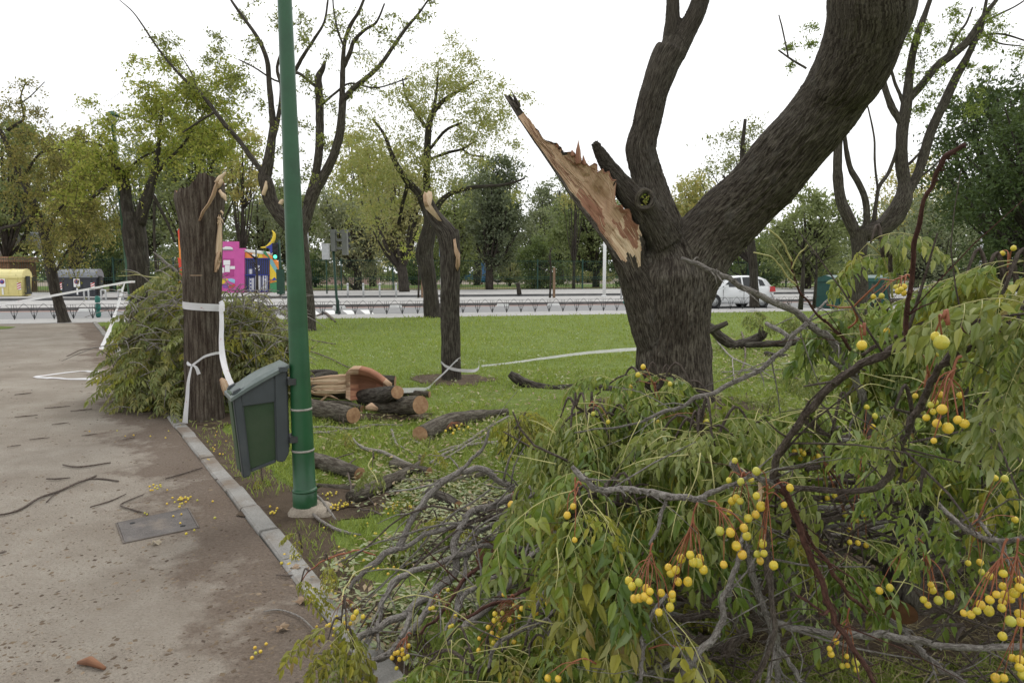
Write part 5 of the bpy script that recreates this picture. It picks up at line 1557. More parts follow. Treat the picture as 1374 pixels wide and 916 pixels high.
def litter_bin():
    a = Vector((-.86, -.51, 0)); b_ = Vector((.51, -.86, 0)); z = Vector((0, 0, 1))
    o = Vector((LP.x, LP.y, 0)) + a * .095
    bt, wd = -.235, .255                # from the far side to the near side
    root = empty('litter_bin', o + z * .33, 'dark grey plastic litter bin with a sloping lid hanging on the green lamp post', 'litter bin')
    root.rotation_euler = (0, 0, 0)
    O = root.location.copy()
    def pt_(q, w, h):                  # q outwards from the pole, w across, h height above ground
        return o + a * q * .84 + b_ * w + z * h - O
    grey = plain('bin_plastic', (.055, .064, .068), .5, var=.15, scale=4, bmp=.12, dirt=(.09, .095, .09))
    green = plain('bin_panel_green', (.032, .062, .028), .55, var=.2, scale=5, bmp=.12, dirt=(.05, .07, .04))
    lidm = plain('bin_lid', (.105, .13, .122), .45, var=.12, scale=6, bmp=.08, dirt=(.2, .22, .2))
    def hexa(name, pf, w0, w1, m, ins=0, bev=.012):
        """profile pf in (q,h) extruded across from w0 to w1, edges softened"""
        bm = bmesh.new(); k = len(pf)
        v0 = [bm.verts.new(pt_(q, w0, h)) for q, h in pf]; v1 = [bm.verts.new(pt_(q, w1, h)) for q, h in pf]
        bm.faces.new(v0); bm.faces.new(v1[::-1])
        for i in range(k): bm.faces.new((v0[i], v1[i], v1[(i + 1) % k], v0[(i + 1) % k]))
        bmesh.ops.recalc_face_normals(bm, faces=bm.faces)
        if bev: bmesh.ops.bevel(bm, geom=bm.edges[:], offset=bev, segments=2, affect='EDGES')
        me = bpy.data.meshes.new(name); bm.to_mesh(me); bm.free(); me.materials.append(m)
        for p in me.polygons: p.use_smooth = False
        return link(name, me, root)
    near, far = bt + wd, bt
    prof = [(.03, .385), (.33, .325), (.385, .335), (.405, .845), (.03, 1.0), (.0, .995), (.0, .42)]
    hexa('body', [(.02, .40), (.335, .345), (.375, .845), (.02, .985)], far + .012, near - .022, green, bev=.004)
    # corner posts and rails of the near and far side
    for w0, w1 in ((near - .05, near), (far, far + .05)):
        hexa('corner_post', [(.285, .315), (.345, .302), (.395, .86), (.33, .885)], w0, w1, grey, bev=.008)
        hexa('corner_post', [(.0, .43), (.04, .37), (.10, .385), (.095, .975), (.0, 1.0)], w0, w1, grey, bev=.008)
        hexa('side_rail', [(.095, .775), (.335, .765), (.335, .875), (.095, .975)], w0 + (.004 if w1 == near else .0), w1 - (.004 if w1 == near else 0), grey, bev=.004)
        hexa('bottom_rail', [(.10, .375), (.285, .333), (.285, .352), (.10, .395)], w0 + .012, w1 - .012, grey, bev=.003)
    hexa('front_panel', [(.336, .335), (.352, .33), (.402, .84), (.385, .85)], far + .05, near - .05, green, bev=.003)
    hexa('back_plate', [(-.02, .45), (.0, .45), (.0, .98), (-.02, .98)], far + .06, near - .06, grey, bev=.003)
    # lid: a shallow slanting cover with a down-turned rim, bulging in the middle
    bm = bmesh.new(); nx, ny = 9, 7
    g = []
    for i in range(nx + 1):
        row = []
        for j in range(ny + 1):
            t, s = i / nx, j / ny
            q = -.015 + .425 * t; w = far - .018 + (wd + .036) * s
            h = 1.012 - .155 * t - .03 * t * t + .03 * math.sin(math.pi * t) * math.sin(math.pi * s) ** .5
            row.append(bm.verts.new(pt_(q, w, h)))
        g.append(row)
    for i in range(nx):
        for j in range(ny): bm.faces.new((g[i][j], g[i + 1][j], g[i + 1][j + 1], g[i][j + 1]))
    bmesh.ops.recalc_face_normals(bm, faces=bm.faces)
    r_ = bmesh.ops.extrude_face_region(bm, geom=bm.faces[:])
    bmesh.ops.translate(bm, verts=[v for v in r_['geom'] if isinstance(v, bmesh.types.BMVert)], vec=(0, 0, -.022))
    bmesh.ops.recalc_face_normals(bm, faces=bm.faces)
    me = bpy.data.meshes.new('lid'); bm.to_mesh(me); bm.free(); me.materials.append(lidm)
    link('lid', me, root)
    mb = MB(); mb.box(A3(pt_(.03, near + .012, .985)), (.05, .03, .03), rz=math.atan2(a.y, a.x)); mb.build('hinge', grey, root, smooth=False)
    for h in (.52, .90):
        mb = MB(); c = pt_(-.06, (near + far) / 2 + .13, h)
        mb.box(A3(pt_(-.03, (near + far) / 2 + .10, h)), (.05, .12, .04), rz=math.atan2(a.y, a.x)); mb.build('bracket', M['iron'], root, smooth=False)
litter_bin()

# ------------------------------------------------------------------ barrier tape
m, t, b = mat('barrier_tape')
f1 = noise(t, flow(t, (1, 1, 1)), 9, 2)
f2 = noise(t, flow(t, (60, 60, 60)), 1, 3)
mm = nd(t, 'ShaderNodeMath', operation='MULTIPLY')
t.links.new(ramp(t, f1, [(.60, (0, 0, 0)), (.66, (1, 1, 1))]), mm.inputs[0]); t.links.new(ramp(t, f2, [(.5, (0, 0, 0)), (.56, (1, 1, 1))]), mm.inputs[1])
setc(t, b, mixc(t, mm.outputs[0], (.80, .79, .80), (.55, .16, .14)))
b.inputs['Roughness'].default_value = .35
tr = nd(t, 'ShaderNodeBsdfTranslucent'); tr.inputs[0].default_value = (.8, .8, .8, 1)
ms = nd(t, 'ShaderNodeMixShader'); ms.inputs[0].default_value = .3
t.links.new(b.outputs[0], ms.inputs[1]); t.links.new(tr.outputs[0], ms.inputs[2]); t.links.new(ms.outputs[0], t.nodes['Material Output'].inputs[0])
M['tape'] = m
def ribbon(mb, pts, wdirs, w, sub=6, fold=.18):
    """a band through the points; wdirs: its width direction at each point"""
    P, wr = smooth_path(pts, w if hasattr(w, '__len__') else [w] * len(pts), sub)
    Wd, _ = smooth_path(wdirs, [1] * len(wdirs), sub)
    Wd = Wd / np.linalg.norm(Wd, axis=1)[:, None]
    T = np.gradient(P, axis=0); T /= np.linalg.norm(T, axis=1)[:, None] + 1e-9
    N = np.cross(T, Wd)
    s = np.concatenate([[0], np.cumsum(np.linalg.norm(np.diff(P, axis=0), axis=1))])
    V, fl = [], []
    k = 5
    for i in range(len(P)):
        for j in range(k):
            q = (j / (k - 1) - .5)
            f = fold * (vnoise([[s[i] * 14, j * .8, 3]])[0] - .5) * wr[i]
            V.append(P[i] + Wd[i] * q * wr[i] + N[i] * f); fl.append((q * .08, 0, s[i]))
    n = len(P)
    F = [(i * k + j, i * k + j + 1, (i + 1) * k + j + 1, (i + 1) * k + j) for i in range(n - 1) for j in range(k - 1)]
    mb.add(V, F, 0, fl)
UP = Vector((0, 0, 1))
def tape(label, runs):
    mb = MB()
    for r in runs: ribbon(mb, *r)
    V = np.concatenate(mb.v); c = V.mean(0); c[2] = V[:, 2].min()
    mb.v = [v - c for v in mb.v]
    o = mb.build('barrier_tape', M['tape'], None, True, c)
    return tag(o, label, 'tape', 'lengths of white barrier tape')
ds = gd(563)
def round_ring(px, py, d, rpx, a0, a1, n=14, dy=0.0, ex=1.0):
    c = D(px, py, d); r = wpx(rpx, d)
    out = []
    for i in range(n):
        a = a0 + (a1 - a0) * i / (n - 1)
        p = c + Vector((math.cos(a) * r * ex, math.sin(a) * r, 0)); p.z += dy * (i / (n - 1))
        out.append(p)
    return out
ring = round_ring(272, 407, ds, 24.6, math.pi, 2 * math.pi, 16, -wpx(6, ds)); ringb = round_ring(272, 410, ds, 24.6, 0, math.pi, 12, wpx(3, ds))
fr = ds - wpx(20, ds)
tape('white tape tied high round the thick snapped trunk, running down to the litter bin', [
    (ring, [UP] * 16, wpx(9.5, ds), 3, .1), (ringb, [UP] * 12, wpx(9, ds), 3, .1),
    ([D(296, 408, ds - .1), D(297.5, 430, ds - .16), D(297, 455, ds - .22), D(299, 480, ds - .35), D(304, 500, ds - .7), D(311, 516, ds - 1.4), D(320, 529, 4.62)],
     [Vector((1, .2, 0))] * 7, [.04, .045, .05, .06, .058, .05, .045], 6, .25),
    ([D(296, 404, ds - .12), D(298, 409, ds - .16), D(298.5, 418, ds - .15)], [Vector((1, .1, .3))] * 3, .05, 4, .3)])
tape('loose knotted tape low on the thick snapped trunk with its tail on the kerb', [
    ([D(297, 473, ds - .12), D(288, 474, ds - .19), D(275, 478, ds - .22), D(266, 484, ds - .22), D(258, 490, ds - .2)], [Vector((0, -.2, 1))] * 5, [.03, .028, .025, .025, .03], 5, .3),
    ([D(250, 483, ds - .12), D(252, 488, ds - .17), D(257, 490, ds - .2)], [Vector((.4, 0, 1))] * 3, [.05, .04, .02], 4, .3),
    ([D(258, 489, ds - .2), D(263, 493, ds - .21), D(267, 502, ds - .2)], [Vector((1, 0, .4))] * 3, [.02, .035, .042], 4, .3),
    ([D(257, 491, ds - .2), D(253, 510, ds - .22), D(251, 535, ds - .23), D(249, 558, ds - .24), D(248, 573, ds - .24)], [Vector((1, .1, 0))] * 5, [.018, .03, .042, .05, .062], 5, .2)])
tape('long tape from the left edge to the far lamp post, dropping over the heap', [
    ([D(-60, 420, 11.0), D(0, 409, 11.5), D(60, 398.5, 12.2), D(115, 388.5, 13), D(150, 382, 13.9), D(170, 378.5, 14.6), D(181, 378, 14.9)], [UP] * 7, [.045, .043, .04, .042, .04, .045, .045], 6, .3),
    ([D(167, 380, 14.4), D(161, 400, 12.6), D(155, 420, 11.2), D(146, 445, 10.2), D(138, 462, 9.6), D(137, 474, 9.4)], [Vector((1, 0, .3))] * 6, [.05, .06, .055, .07, .09, .05], 6, .4)])
tape('slack loop of tape lying flat on the sandy path beside the leafy heap', [
    ([G(132, 499, .012), G(112, 497.5, .012), G(85, 500, .014), G(60, 503.5, .012), G(46, 505, .02), G(60, 506.5, .012), G(95, 508, .012), G(138, 508.5, .015)], [Vector((.1, 1, .15))] * 8, .07, 5, .2)])
dm = gd(509)
tape('tape crossed round the slim snapped trunk and trailing to the log heap', [
    ([D(592, 486, dm - .06), D(598, 491, dm - .17), D(610, 495.5, dm - .17), D(622, 497, dm - .08), D(636, 497, dm + .15), D(642, 494, dm + .2), D(643, 488, dm + .25), D(642, 484, dm + .25)], [Vector((0, -.2, 1))] * 8, [.045, .045, .05, .05, .05, .04, .03, .015], 5, .3),
    ([D(618, 480, dm - .03), D(612, 484, dm - .16), D(604, 492, dm - .19), D(594, 502, dm - .3), D(584, 511, dm - .5), D(573, 521, dm - 1.0), D(555, 523, gd(533)), D(534, 524, gd(535) + .1)], [Vector((.3, -.1, 1))] * 8, [.045, .045, .045, .035, .04, .045, .07, .07], 5, .3),
    (round_ring(605, 487, dm, 13.6, 0, math.pi, 10), [UP] * 10, .045, 2, .1)])
tape('tape stretched over the lawn from the slim snapped trunk towards the massive tree', [
    ([G(646, 491, .03), G(690, 486, .05), G(730, 480.5, .07), G(780, 474, .10), G(820, 470.5, .13), G(856, 468, .2), D(872, 466, 9.2)], [UP] * 7, [.03, .03, .04, .05, .06, .06, .05], 6, .4)])

# ------------------------------------------------------------------ logs
def disc(c, n, r, th=.006, seg=20, seed=0, squash=1.0):
    """a slightly uneven sawn face centred at c with normal n"""
    n = Vector(n).normalized(); u = n.orthogonal().normalized(); w = n.cross(u)
    mb = MB(); V = [c + n * th]; fl = [(0, 0, 0)]
    for k, f in ((1, .5), (2, 1.0)):
        for j in range(seg):
            a = j * 2 * math.pi / seg
            rr = r * f * (1 + .10 * (vnoise([[math.cos(a) * 2 + seed, math.sin(a) * 2, 1]])[0] - .5))
            V.append(c + n * (th * (1 if k == 1 else .6)) + u * rr * math.cos(a) + w * rr * math.sin(a) * squash)
    F = [(0, 1 + j, 1 + (j + 1) % seg) for j in range(seg)] + [(1 + j, 1 + seg + j, 1 + seg + (j + 1) % seg, 1 + (j + 1) % seg) for j in range(seg)]
    mb.add(V, F)
    return mb
def log(label, pts, cut0=None, cut1=None, m='log_bark', lift=0.0, bk=.008, name='log', dep=None, n=22, rough=.1, group='sawn logs on the lawn', cat='log'):
    P, r = [], []
    for i, (x, y, w) in enumerate(pts):
        d = (dep[i] if dep else gd(y + w * .46)) - 0
        P.append(D(x, y, d) + Vector((0, 0, lift))); r.append(wpx(w, d) / 2)
    c = P[0].copy()
    mb = MB(); mb.tube([p - c for p in P], r, n, 0, sub=5, bark=bk, k=36, stretch=5, rough=rough)
    o = mb.build(name, M[m], None, True, c); tag(o, label, cat, group)
    for e, q, k in ((cut0, 0, 1), (cut1, -1, -2)):
        if e:
            nrm = P[q] - P[k]
            dm_ = disc(P[q] - c, nrm, r[q] * 1.0, .008, 22, seed=P[q].x * 9)
            dm_.build('sawn_end', M[e], o)
    return o
log('bark-covered log at the lower left of the log heap, sawn end facing right', [(412, 546, 24), (440, 551, 25), (474, 557, 22)], None, 'cut', dep=[7.5, 7.2, 6.85])
log('thick log in the heap under the torn chunk, sawn end on its right', [(489, 534, 25), (510, 531, 25), (533, 526, 18)], None, 'cut', m='bark', dep=[8.0, 7.65, 7.2])
log('log at the right end of the heap with a pale strip and round sawn face', [(505, 543, 25), (535, 544, 25), (564, 543, 25)], None, 'cut', m='log_bark', dep=[7.75, 7.45, 7.1])
log('thin log lying behind the heap on the taped lawn', [(530, 527, 8.5), (556, 528, 9), (576, 529, 9)], None, 'cut')
log('stub of bark wood at the back left of the log heap', [(412, 508, 14), (435, 507, 16), (452, 508, 11)], None, None, m='bark', lift=.05)
log('dark log under the pale split wood of the heap', [(418, 527, 18), (445, 528, 19), (475, 530, 19)], None, None, m='bark', lift=.03)
log('long tapering log right of the heap with its sawn end to the left', [(564, 583, 24), (600, 567, 24), (640, 558, 18), (660, 555, 11), (681, 553, 10)], 'cut', None)
log('log behind the lamp post with a reddish sawn end', [(410, 613, 20), (440, 622, 22), (482, 636, 19)], None, 'cut')
log('short sawn-off stub with pale torn end in the middle of the branches', [(527, 622, 14), (550, 629, 15), (575, 634, 15)], None, 'cut', m='log_bark')
log('crooked mossy limb with a snapped stub among the branches by the lamp post', [(470, 668, 20), (500, 656, 21), (522, 646, 20), (545, 634, 14), (562, 623, 9), (565, 612, 8)], None, None, m='log_bark', group=None, bk=.006)
log('long pale limb running right from the mossy limb', [(540, 645, 11), (565, 648, 11), (600, 647, 11), (630, 641, 11), (660, 634, 10)], None, None, m='log_bark', group=None, bk=.004, n=16)
log('short dark log lying among leaves below the long pale limb', [(577, 663, 19), (596, 670, 19), (614, 680, 17)], None, 'cut', m='bark')
log('flat split rail lying behind the lamp post base', [(416, 650, 6), (450, 653, 7), (487, 656, 7), (525, 658, 6), (557, 660, 4)], None, None, m='log_bark', group=None, bk=.002, n=12)
log('old rusty-brown stump end among the branches left of the brush', [(676, 738, 46), (669, 742, 47), (661, 747, 48)], None, 'cut_red', dep=[3.55, 3.42, 3.28], m='bark')
log('log ending in an upturned broken tip left of the massive tree', [(684, 501, 9), (691, 506, 13), (704, 514, 15), (722, 520, 14), (745, 523, 13), (775, 521, 14), (810, 523, 15), (850, 529, 15), (872, 533, 10)], None, None, m='bark', dep=[9.4, 9.4, 9.35, 9.3, 9.2, 9.2, 9.1, 9.0, 8.95], group=None)
log('dark mossy curved limb lying on the grass right of the massive trunk', [(936, 428, 10), (955, 440, 12), (968, 453, 13), (984, 463, 14), (1003, 459, 13), (1022, 450, 12), (1026, 444, 10)], None, None, m='bark', dep=[14.1] * 7, group=None)
log('straighter dark limb lying behind the mossy curved limb', [(1000, 463, 7), (1036, 461, 9), (1060, 460, 9), (1082, 453, 9), (1102, 449, 8), (1118, 452, 6)], None, None, m='bark', dep=[13.9] * 6, group=None)
log('short broken piece of wood beside the mossy curved limb', [(1028, 474, 7), (1042, 477, 7), (1056, 477, 5)], None, None, m='bark', group=None)
log('upright snapped stub rising from the mossy curved limb', [(1023, 452, 7), (1021, 444, 7), (1022, 436, 5)], None, None, m='bark', dep=[14.0] * 3, group=None, bk=.004)
log('forked dark stub beside the massive trunk on its right', [(945, 446, 9), (960, 440, 8), (976, 433, 6)], None, None, m='bark', dep=[13.8] * 3, group=None, bk=.004)

log('small split piece with an orange face leaning on the front of the heap', [(440, 541, 9), (462, 543, 11), (486, 548, 9)], None, 'cut', m='log_bark')
log('short thick round of wood at the back right of the heap', [(494, 520, 17), (512, 521, 18), (530, 522, 16)], None, 'cut', m='bark', lift=.1)
log('broken bark-covered piece poking out at the left of the heap', [(414, 520, 8), (430, 514, 11), (446, 512, 8)], 'cut', None, m='bark', lift=.1)
def split_wood():
    d = gd(540)
    c = G(450, 535)
    root = empty('split_wood', c, 'big piece of freshly split orange wood on top of the log heap', 'split wood')
    # torn chunk: a thick curved shell
    mb = MB(); V = []; FF = []; fl = []
    cols = [(464, 499, 534), (470, 496.5, 537), (481, 496, 536), (494, 498, 534), (505, 505, 531), (514, 513, 528), (522, 520, 525)]
    k = 7
    for i, (x, y0, y1) in enumerate(cols):
        for j in range(k):
            t_ = j / (k - 1)
            yy = y0 + (y1 - y0) * t_
            yy += 3.2 * (vnoise([[i * 1.3, 4, 2]])[0] - .5) * (1 - t_); dep = d - .30 + .20 * math.sin(math.pi * t_) * (1 if i > 1 else .15) + .09 * (vnoise([[i * .7, j * .6, 3]])[0] - .5)
            V.append(D(x, yy, dep) - c); fl.append((t_ * .2, 0, i * .05))
    n0 = len(V)
    V += [v + Vector((.02, .10, .03)) for v in V[:]]; fl += fl[:]
    for i in range(len(cols) - 1):
        for j in range(k - 1):
            q = (i * k + j, i * k + j + 1, (i + 1) * k + j + 1, (i + 1) * k + j)
            FF.append(q); FF.append(tuple(p + n0 for p in q[::-1]))
    for i in range(len(cols) - 1):
        for j in (0, k - 1): FF.append((i * k + j, (i + 1) * k + j, (i + 1) * k + j + n0, i * k + j + n0))
    for j in range(k - 1):
        for i in (0, len(cols) - 1): FF.append((i * k + j, i * k + j + 1, i * k + j + 1 + n0, i * k + j + n0))
    mats_ = [(2 if vnoise([[(q[0] // k) * .9, (q[0] % k) * .8, 3]])[0] > .35 else 3) if (1 <= (q[0] % n0) // k <= 4 and 1 <= (q[0] % n0) % k <= 4 and q[0] < n0) else (3 if vnoise([[q[0] * .37, 1, 1]])[0] > .6 else 0) for q in FF]
    mb.add(V, FF, mats_, fl); mb.build('torn_chunk', [M['wood'], M['wood_pale'], M['wood_dark'], woodmat('red_heartwood', (.42, .22, .12), (.30, .13, .07), (.13, .05, .03), k=80)], root)
    # long pale fibres fanning left
    fr_ = random.Random(3)
    for kx in range(9):
        y0 = 504 + kx * 2.6; y1 = 508 + kx * 2.2 + fr_.uniform(-3, 3)
        w = fr_.uniform(4, 7.5)
        x1 = fr_.uniform(410, 422)
        mb = MB()
        P = [D(468, y0, d - .24 + kx * .008), D(450, y0 + 1.5, d - .25), D(430, (y0 + y1) / 2 + 1.5, d - .26), D(x1, y1 + 2, d - .28)]
        mb.tube([p - c for p in P], [wpx(w, d) / 2, wpx(w, d) / 2, wpx(w * .8, d) / 2, .004], 7, 0, sub=3, rough=.3)
        mb.build('wood_strip', M['wood_pale' if kx % 3 else 'wood'], root)
    for a_, w in (([(412, 520), (420, 527), (440, 530), (455, 536)], 4), ([(448, 523), (436, 533), (424, 544), (414, 556)], 3), ([(413, 505), (418, 512), (415, 520)], 5), ([(414, 534), (428, 541), (452, 541)], 4)):
        mb = MB(); P = [D(x, y, d - .22) - c for x, y in a_]
        mb.tube(P, [wpx(w, d) / 2] * (len(P) - 1) + [.003], 6, 0, sub=3, rough=.3); mb.build('splinter', M['wood'], root)
    mb = MB(); P = [D(x, y, gd(555)) - c for x, y in ((535, 537), (548, 536), (560, 535))]
    mb.tube([p + Vector((0, -.02, .005)) for p in P], [.02, .03, .02], 8, 0, rough=.3); mb.build('pale_strip', M['wood_pale'], root)
    mb = MB(); P = [D(x, y, gd(562)) - c for x, y in ((491, 547), (498, 546), (507, 549))]
    mb.tube(P, [.02, .045, .015], 8, 0, rough=.4); mb.build('orange_chip', M['wood'], root)
split_wood()

# ------------------------------------------------------------------ drain cover on the path
def cover():
    q = [G(155, 702), G(253, 681.5), G(268, 708), G(165, 729.5)]
    c = sum(q, Vector()) / 4
    root = empty('manhole_cover', c, 'worn rectangular grey cover set flush in the sandy path', 'manhole cover')
    stone = groundmat('cover_stone', [(.10, .09, .085), (.145, .132, .124), (.19, .175, .165)], 6, 120, .8, .008, (.26, .21, .16), 3.0, .55, .75)
    def quad(f, z, name, m, th=.03, hole=None):
        mb = MB(); V = [(p - c) * f + Vector((0, 0, z)) for p in q]; Vb = [v - Vector((0, 0, th)) for v in V]
        if hole is None:
            mb.add(V + Vb, [(0, 1, 2, 3)[::-1]] + [(i, (i + 1) % 4, (i + 1) % 4 + 4, i + 4) for i in range(4)])
        else:
            Vh = [(p - c) * hole + Vector((0, 0, z)) for p in q]; Vhb = [v - Vector((0, 0, th)) for v in Vh]
            mb.add(V + Vb + Vh + Vhb, [(i, (i + 1) % 4, (i + 1) % 4 + 8, i + 8) for i in range(4)] + [(i, (i + 1) % 4, (i + 1) % 4 + 4, i + 4) for i in range(4)] + [(i + 8, (i + 1) % 4 + 8, (i + 1) % 4 + 12, i + 12) for i in range(4)])
        return mb.build(name, m, root, smooth=False)
    quad(1.0, .006, 'rim', plain('rusty_rim', (.12, .10, .085), .8, var=.3, scale=20), .02, hole=.965)
    quad(.95, .006, 'plate', stone, .02)
    for i in (0, 2):
        p = (q[i] - c) * .6 + ((q[(i + 1) % 4] - c) + (q[(i - 1) % 4] - c)) * .12
        mb = MB(); mb.tube([p + Vector((0, 0, .006)), p + Vector((0, 0, .0085))], [.016, .016], 10, 0); mb.build('lifting_hole', M['black'], root)
cover()

# ------------------------------------------------------------------ twigs, fruit and leaves lying about
def twig(label, runs, m='twig_dark', group='twigs lying on the sandy path', z=.008, lift=None, name='fallen_twig'):
    mb = MB(); c = None
    for pts in runs:
        P, r = [], []
        for q in pts:
            g = G(q[0], q[1], z); w = wpx(q[2], g.y) / 2 * (.62 if 'path' in (group or '') else .85)
            g = g + Vector((0, 0, w * .6))
            P.append(g); r.append(max(w, .0015))
        if c is None: c = P[0].copy()
        mb.tube([p - c for p in P], r, 7, 0, sub=4, rough=.15, wob=.012)
    return tag(mb.build(name, M[m], None, True, c), label, 'twig', group)
twig('long forked twig across the sandy path at the left edge', [[(-10, 693, 3), (20, 687, 5), (51, 670, 5), (85, 657, 5), (129, 638, 4)], [(120, 642, 3), (140, 642, 4), (159, 645, 3)], [(62, 674, 3), (72, 664, 2), (80, 660, 2)]])
twig('crooked dark twig above the long forked twig on the path', [[(85, 624, 3), (100, 627, 4), (118, 626, 4), (149, 621, 3)]])
twig('small dark twig between the crooked twig and the left edge', [[(63, 643, 3), (78, 643, 4), (93, 641, 2)]])
twig('straight twig just above the worn cover', [[(122, 681, 3), (145, 673, 3), (169, 663, 2)]])
twig('bent V-shaped twig touching the worn cover', [[(200, 690, 3), (180, 684, 4), (162, 678, 3), (176, 670, 3), (193, 663, 2)]])
twig('thin twig reaching the kerb above the bin', [[(223, 643, 3), (240, 637, 3), (271, 628, 3)]])
twig('pale curved twig on the path by the near end of the kerb', [[(355, 821, 3), (375, 819, 4), (400, 828, 4), (418, 842, 4), (428, 856, 3)]], m='twig')
twig('small twig lying across the kerb below the lamp post', [[(372, 772, 3), (388, 773, 4), (402, 771, 3)]])
twig('dark twig on bare soil between kerb and lamp post', [[(338, 690, 3), (346, 682, 4), (360, 677, 3)]])
twig('dark twig beside the bin on the bare soil', [[(290, 644, 3), (306, 643, 4), (322, 639, 3)]])
twig('little dark twig at the left edge of the path', [[(-5, 744, 3), (4, 742, 5), (9, 740, 3)]])
twig('bit of twig far up the sandy path beside the heap', [[(90, 478, 1.5), (110, 469, 1.5), (135, 467, 1.2)]])
for k, (x, y, w) in enumerate(((20, 560, 30), (60, 548, 34), (95, 552, 28), (150, 545, 20), (40, 590, 26), (10, 600, 18), (110, 585, 20), (70, 570, 22), (165, 590, 16), (20, 530, 22))):
    twig('thin dark bark strip lying on the sandy path', [[(x, y, 1.5), (x + w * .5, y - 1.5, 2.6), (x + w, y - 3, 1.2)]], group='bark strips on the sandy path')
LG = 'thin branches lying on the lawn'
twig('arched grey branch over the grass right of the lamp post', [[(474, 590, 4), (482, 598, 5), (496, 604, 6), (510, 606, 6), (522, 611, 6), (538, 620, 6), (553, 626, 5)]], 'twig', LG, .05)
twig('pair of long thin branches running up to the long tapering log', [[(578, 622, 4), (592, 612, 5), (618, 599, 5), (640, 584, 5), (662, 570, 4), (682, 559, 3)], [(584, 624, 3), (610, 608, 4), (640, 590, 4), (656, 580, 3)]], 'twig', LG, .03)
twig('thin grey branch lying level in front of the sprig', [[(575, 612, 3), (610, 600, 4), (640, 596, 5), (665, 594, 4), (690, 589, 4), (712, 588, 3)], [(655, 594, 3), (680, 600, 3), (705, 612, 3)]], 'twig', LG, .03)
twig('white-stripped twig standing out of the grass', [[(526, 577, 4), (530, 590, 4), (534, 598, 3), (546, 604, 2), (556, 612, 2)]], 'twig', LG, .03)
twig('curved twig in front of the sawn end of the tapering log', [[(536, 590, 3), (545, 588, 3), (555, 592, 3), (566, 597, 4)]], 'twig', LG, .02)
twig('bundle of thin straight twigs behind the lamp post', [[(414, 575, 4), (440, 573, 3), (470, 576, 3), (500, 571, 3), (540, 571, 2)], [(414, 582, 3), (445, 580, 3), (470, 574, 2)], [(416, 578, 3), (450, 583, 3)]], 'twig', LG, .03)
twig('bent dark twig standing behind the lamp post', [[(478, 616, 2), (470, 622, 3), (467, 632, 3), (470, 650, 3), (473, 668, 3)], [(448, 615, 2), (462, 611, 2), (474, 608, 2)]], 'twig_dark', LG, .06)
twig('pale twig leaning by the foot of the lamp post', [[(414, 659, 3), (425, 665, 4), (436, 676, 4), (444, 687, 4), (450, 697, 3)]], 'twig', LG, .05)
twig('dark branch on the grass below the lamp post', [[(420, 690, 5), (432, 700, 5), (448, 709, 5), (466, 714, 5), (485, 717, 3)]], 'twig', LG, .02)
twig('thin twig between lamp post and mossy limb', [[(474, 676, 3), (486, 684, 3), (500, 686, 3), (513, 692, 3)], [(490, 662, 3), (497, 672, 2.5), (503, 680, 2)]], 'twig_dark', LG, .03)
twig('forked thin twig far back on the lawn behind the lamp post', [[(414, 455, 1.5), (430, 459, 2), (450, 462, 2)], [(412, 470, 2), (440, 480, 2), (465, 492, 2), (480, 497, 1.5)], [(418, 468, 1.5), (426, 460, 1.5)]], 'twig_dark', LG, .03)
twig('short thick twig lying at the foot of the bare-limbed tree', [[(425, 424, 2), (436, 421, 4), (443, 426, 4), (450, 432, 2)]], 'twig_dark', LG, .02)
twig('thin twigs on the grass behind the massive tree, right side', [[(958, 452, 2), (970, 468, 3), (985, 482, 3), (1010, 492, 2), (1040, 508, 2)], [(983, 482, 2), (984, 500, 2), (985, 510, 1.5)], [(968, 500, 2), (1000, 498, 2), (1050, 496, 1.5)]], 'twig', LG, .05)
twig('curved dark sapling branch rising in front of the mossy limb', [[(988, 508, 2.5), (997, 492, 3), (1000, 478, 3), (999, 462, 3), (995, 446, 2.5)]], 'twig_dark', LG, .03)
# one brown plane leaf and one bark chip on the path
def plane_leaf(label, px, py, size, rot, m):
    c = G(px, py, .012)
    out = []
    for k in range(22):
        a = k * 2 * math.pi / 22
        r = size * (1.0 if k % 4 == 0 else .62 if k % 2 else .78) * (.75 + .25 * math.cos(a))
        out.append((r * math.cos(a), r * math.sin(a), .012 * math.sin(a * 3) + .004))
    mb = MB(); mb.add([(0, 0, .012)] + out, [(0, 1 + i, 1 + (i + 1) % 22) for i in range(22)])
    mb.tube([(-size * .6, 0, .006), (-size * 1.3, size * .1, .004)], [.0022, .0015], 4, 0)
    o = mb.build('fallen_leaf', m, None, False, c); o.rotation_euler = (0, 0, rot)
    return tag(o, label, 'leaf')
lb = leafmat('dry_brown_leaf', [(.28, .19, .12), (.34, .24, .16), (.24, .15, .09)], (.35, .27, .2), trans=.1)
plane_leaf('dry light-brown lobed leaf on the path near the kerb end', 376, 843, .045, .7, lb)
plane_leaf('dry brown leaf by the kerb under the drooping sprig', 410, 806, .06, 2.2, lb)
plane_leaf('curled brown leaf on the kerb at the foot of the near branches', 396, 763, .05, 1.2, lb)
plane_leaf('pale dry leaf on the path under the worn cover', 208, 728, .04, .2, leafmat('dry_pale_leaf', [(.38, .32, .24), (.44, .37, .28)], (.42, .36, .28), trans=.1))
mb = MB(); mb.tube([(-.07, 0, 0), (-.02, .01, .008), (.07, -.004, 0)], [.006, .02, .008], 8, 0, rough=.4)
o = mb.build('bark_chip', M['wood_dark'], None, True, G(123, 892, .01)); o.rotation_euler = (0, 0, -.25); tag(o, 'reddish brown bark chip at the bottom left of the path', 'bark')

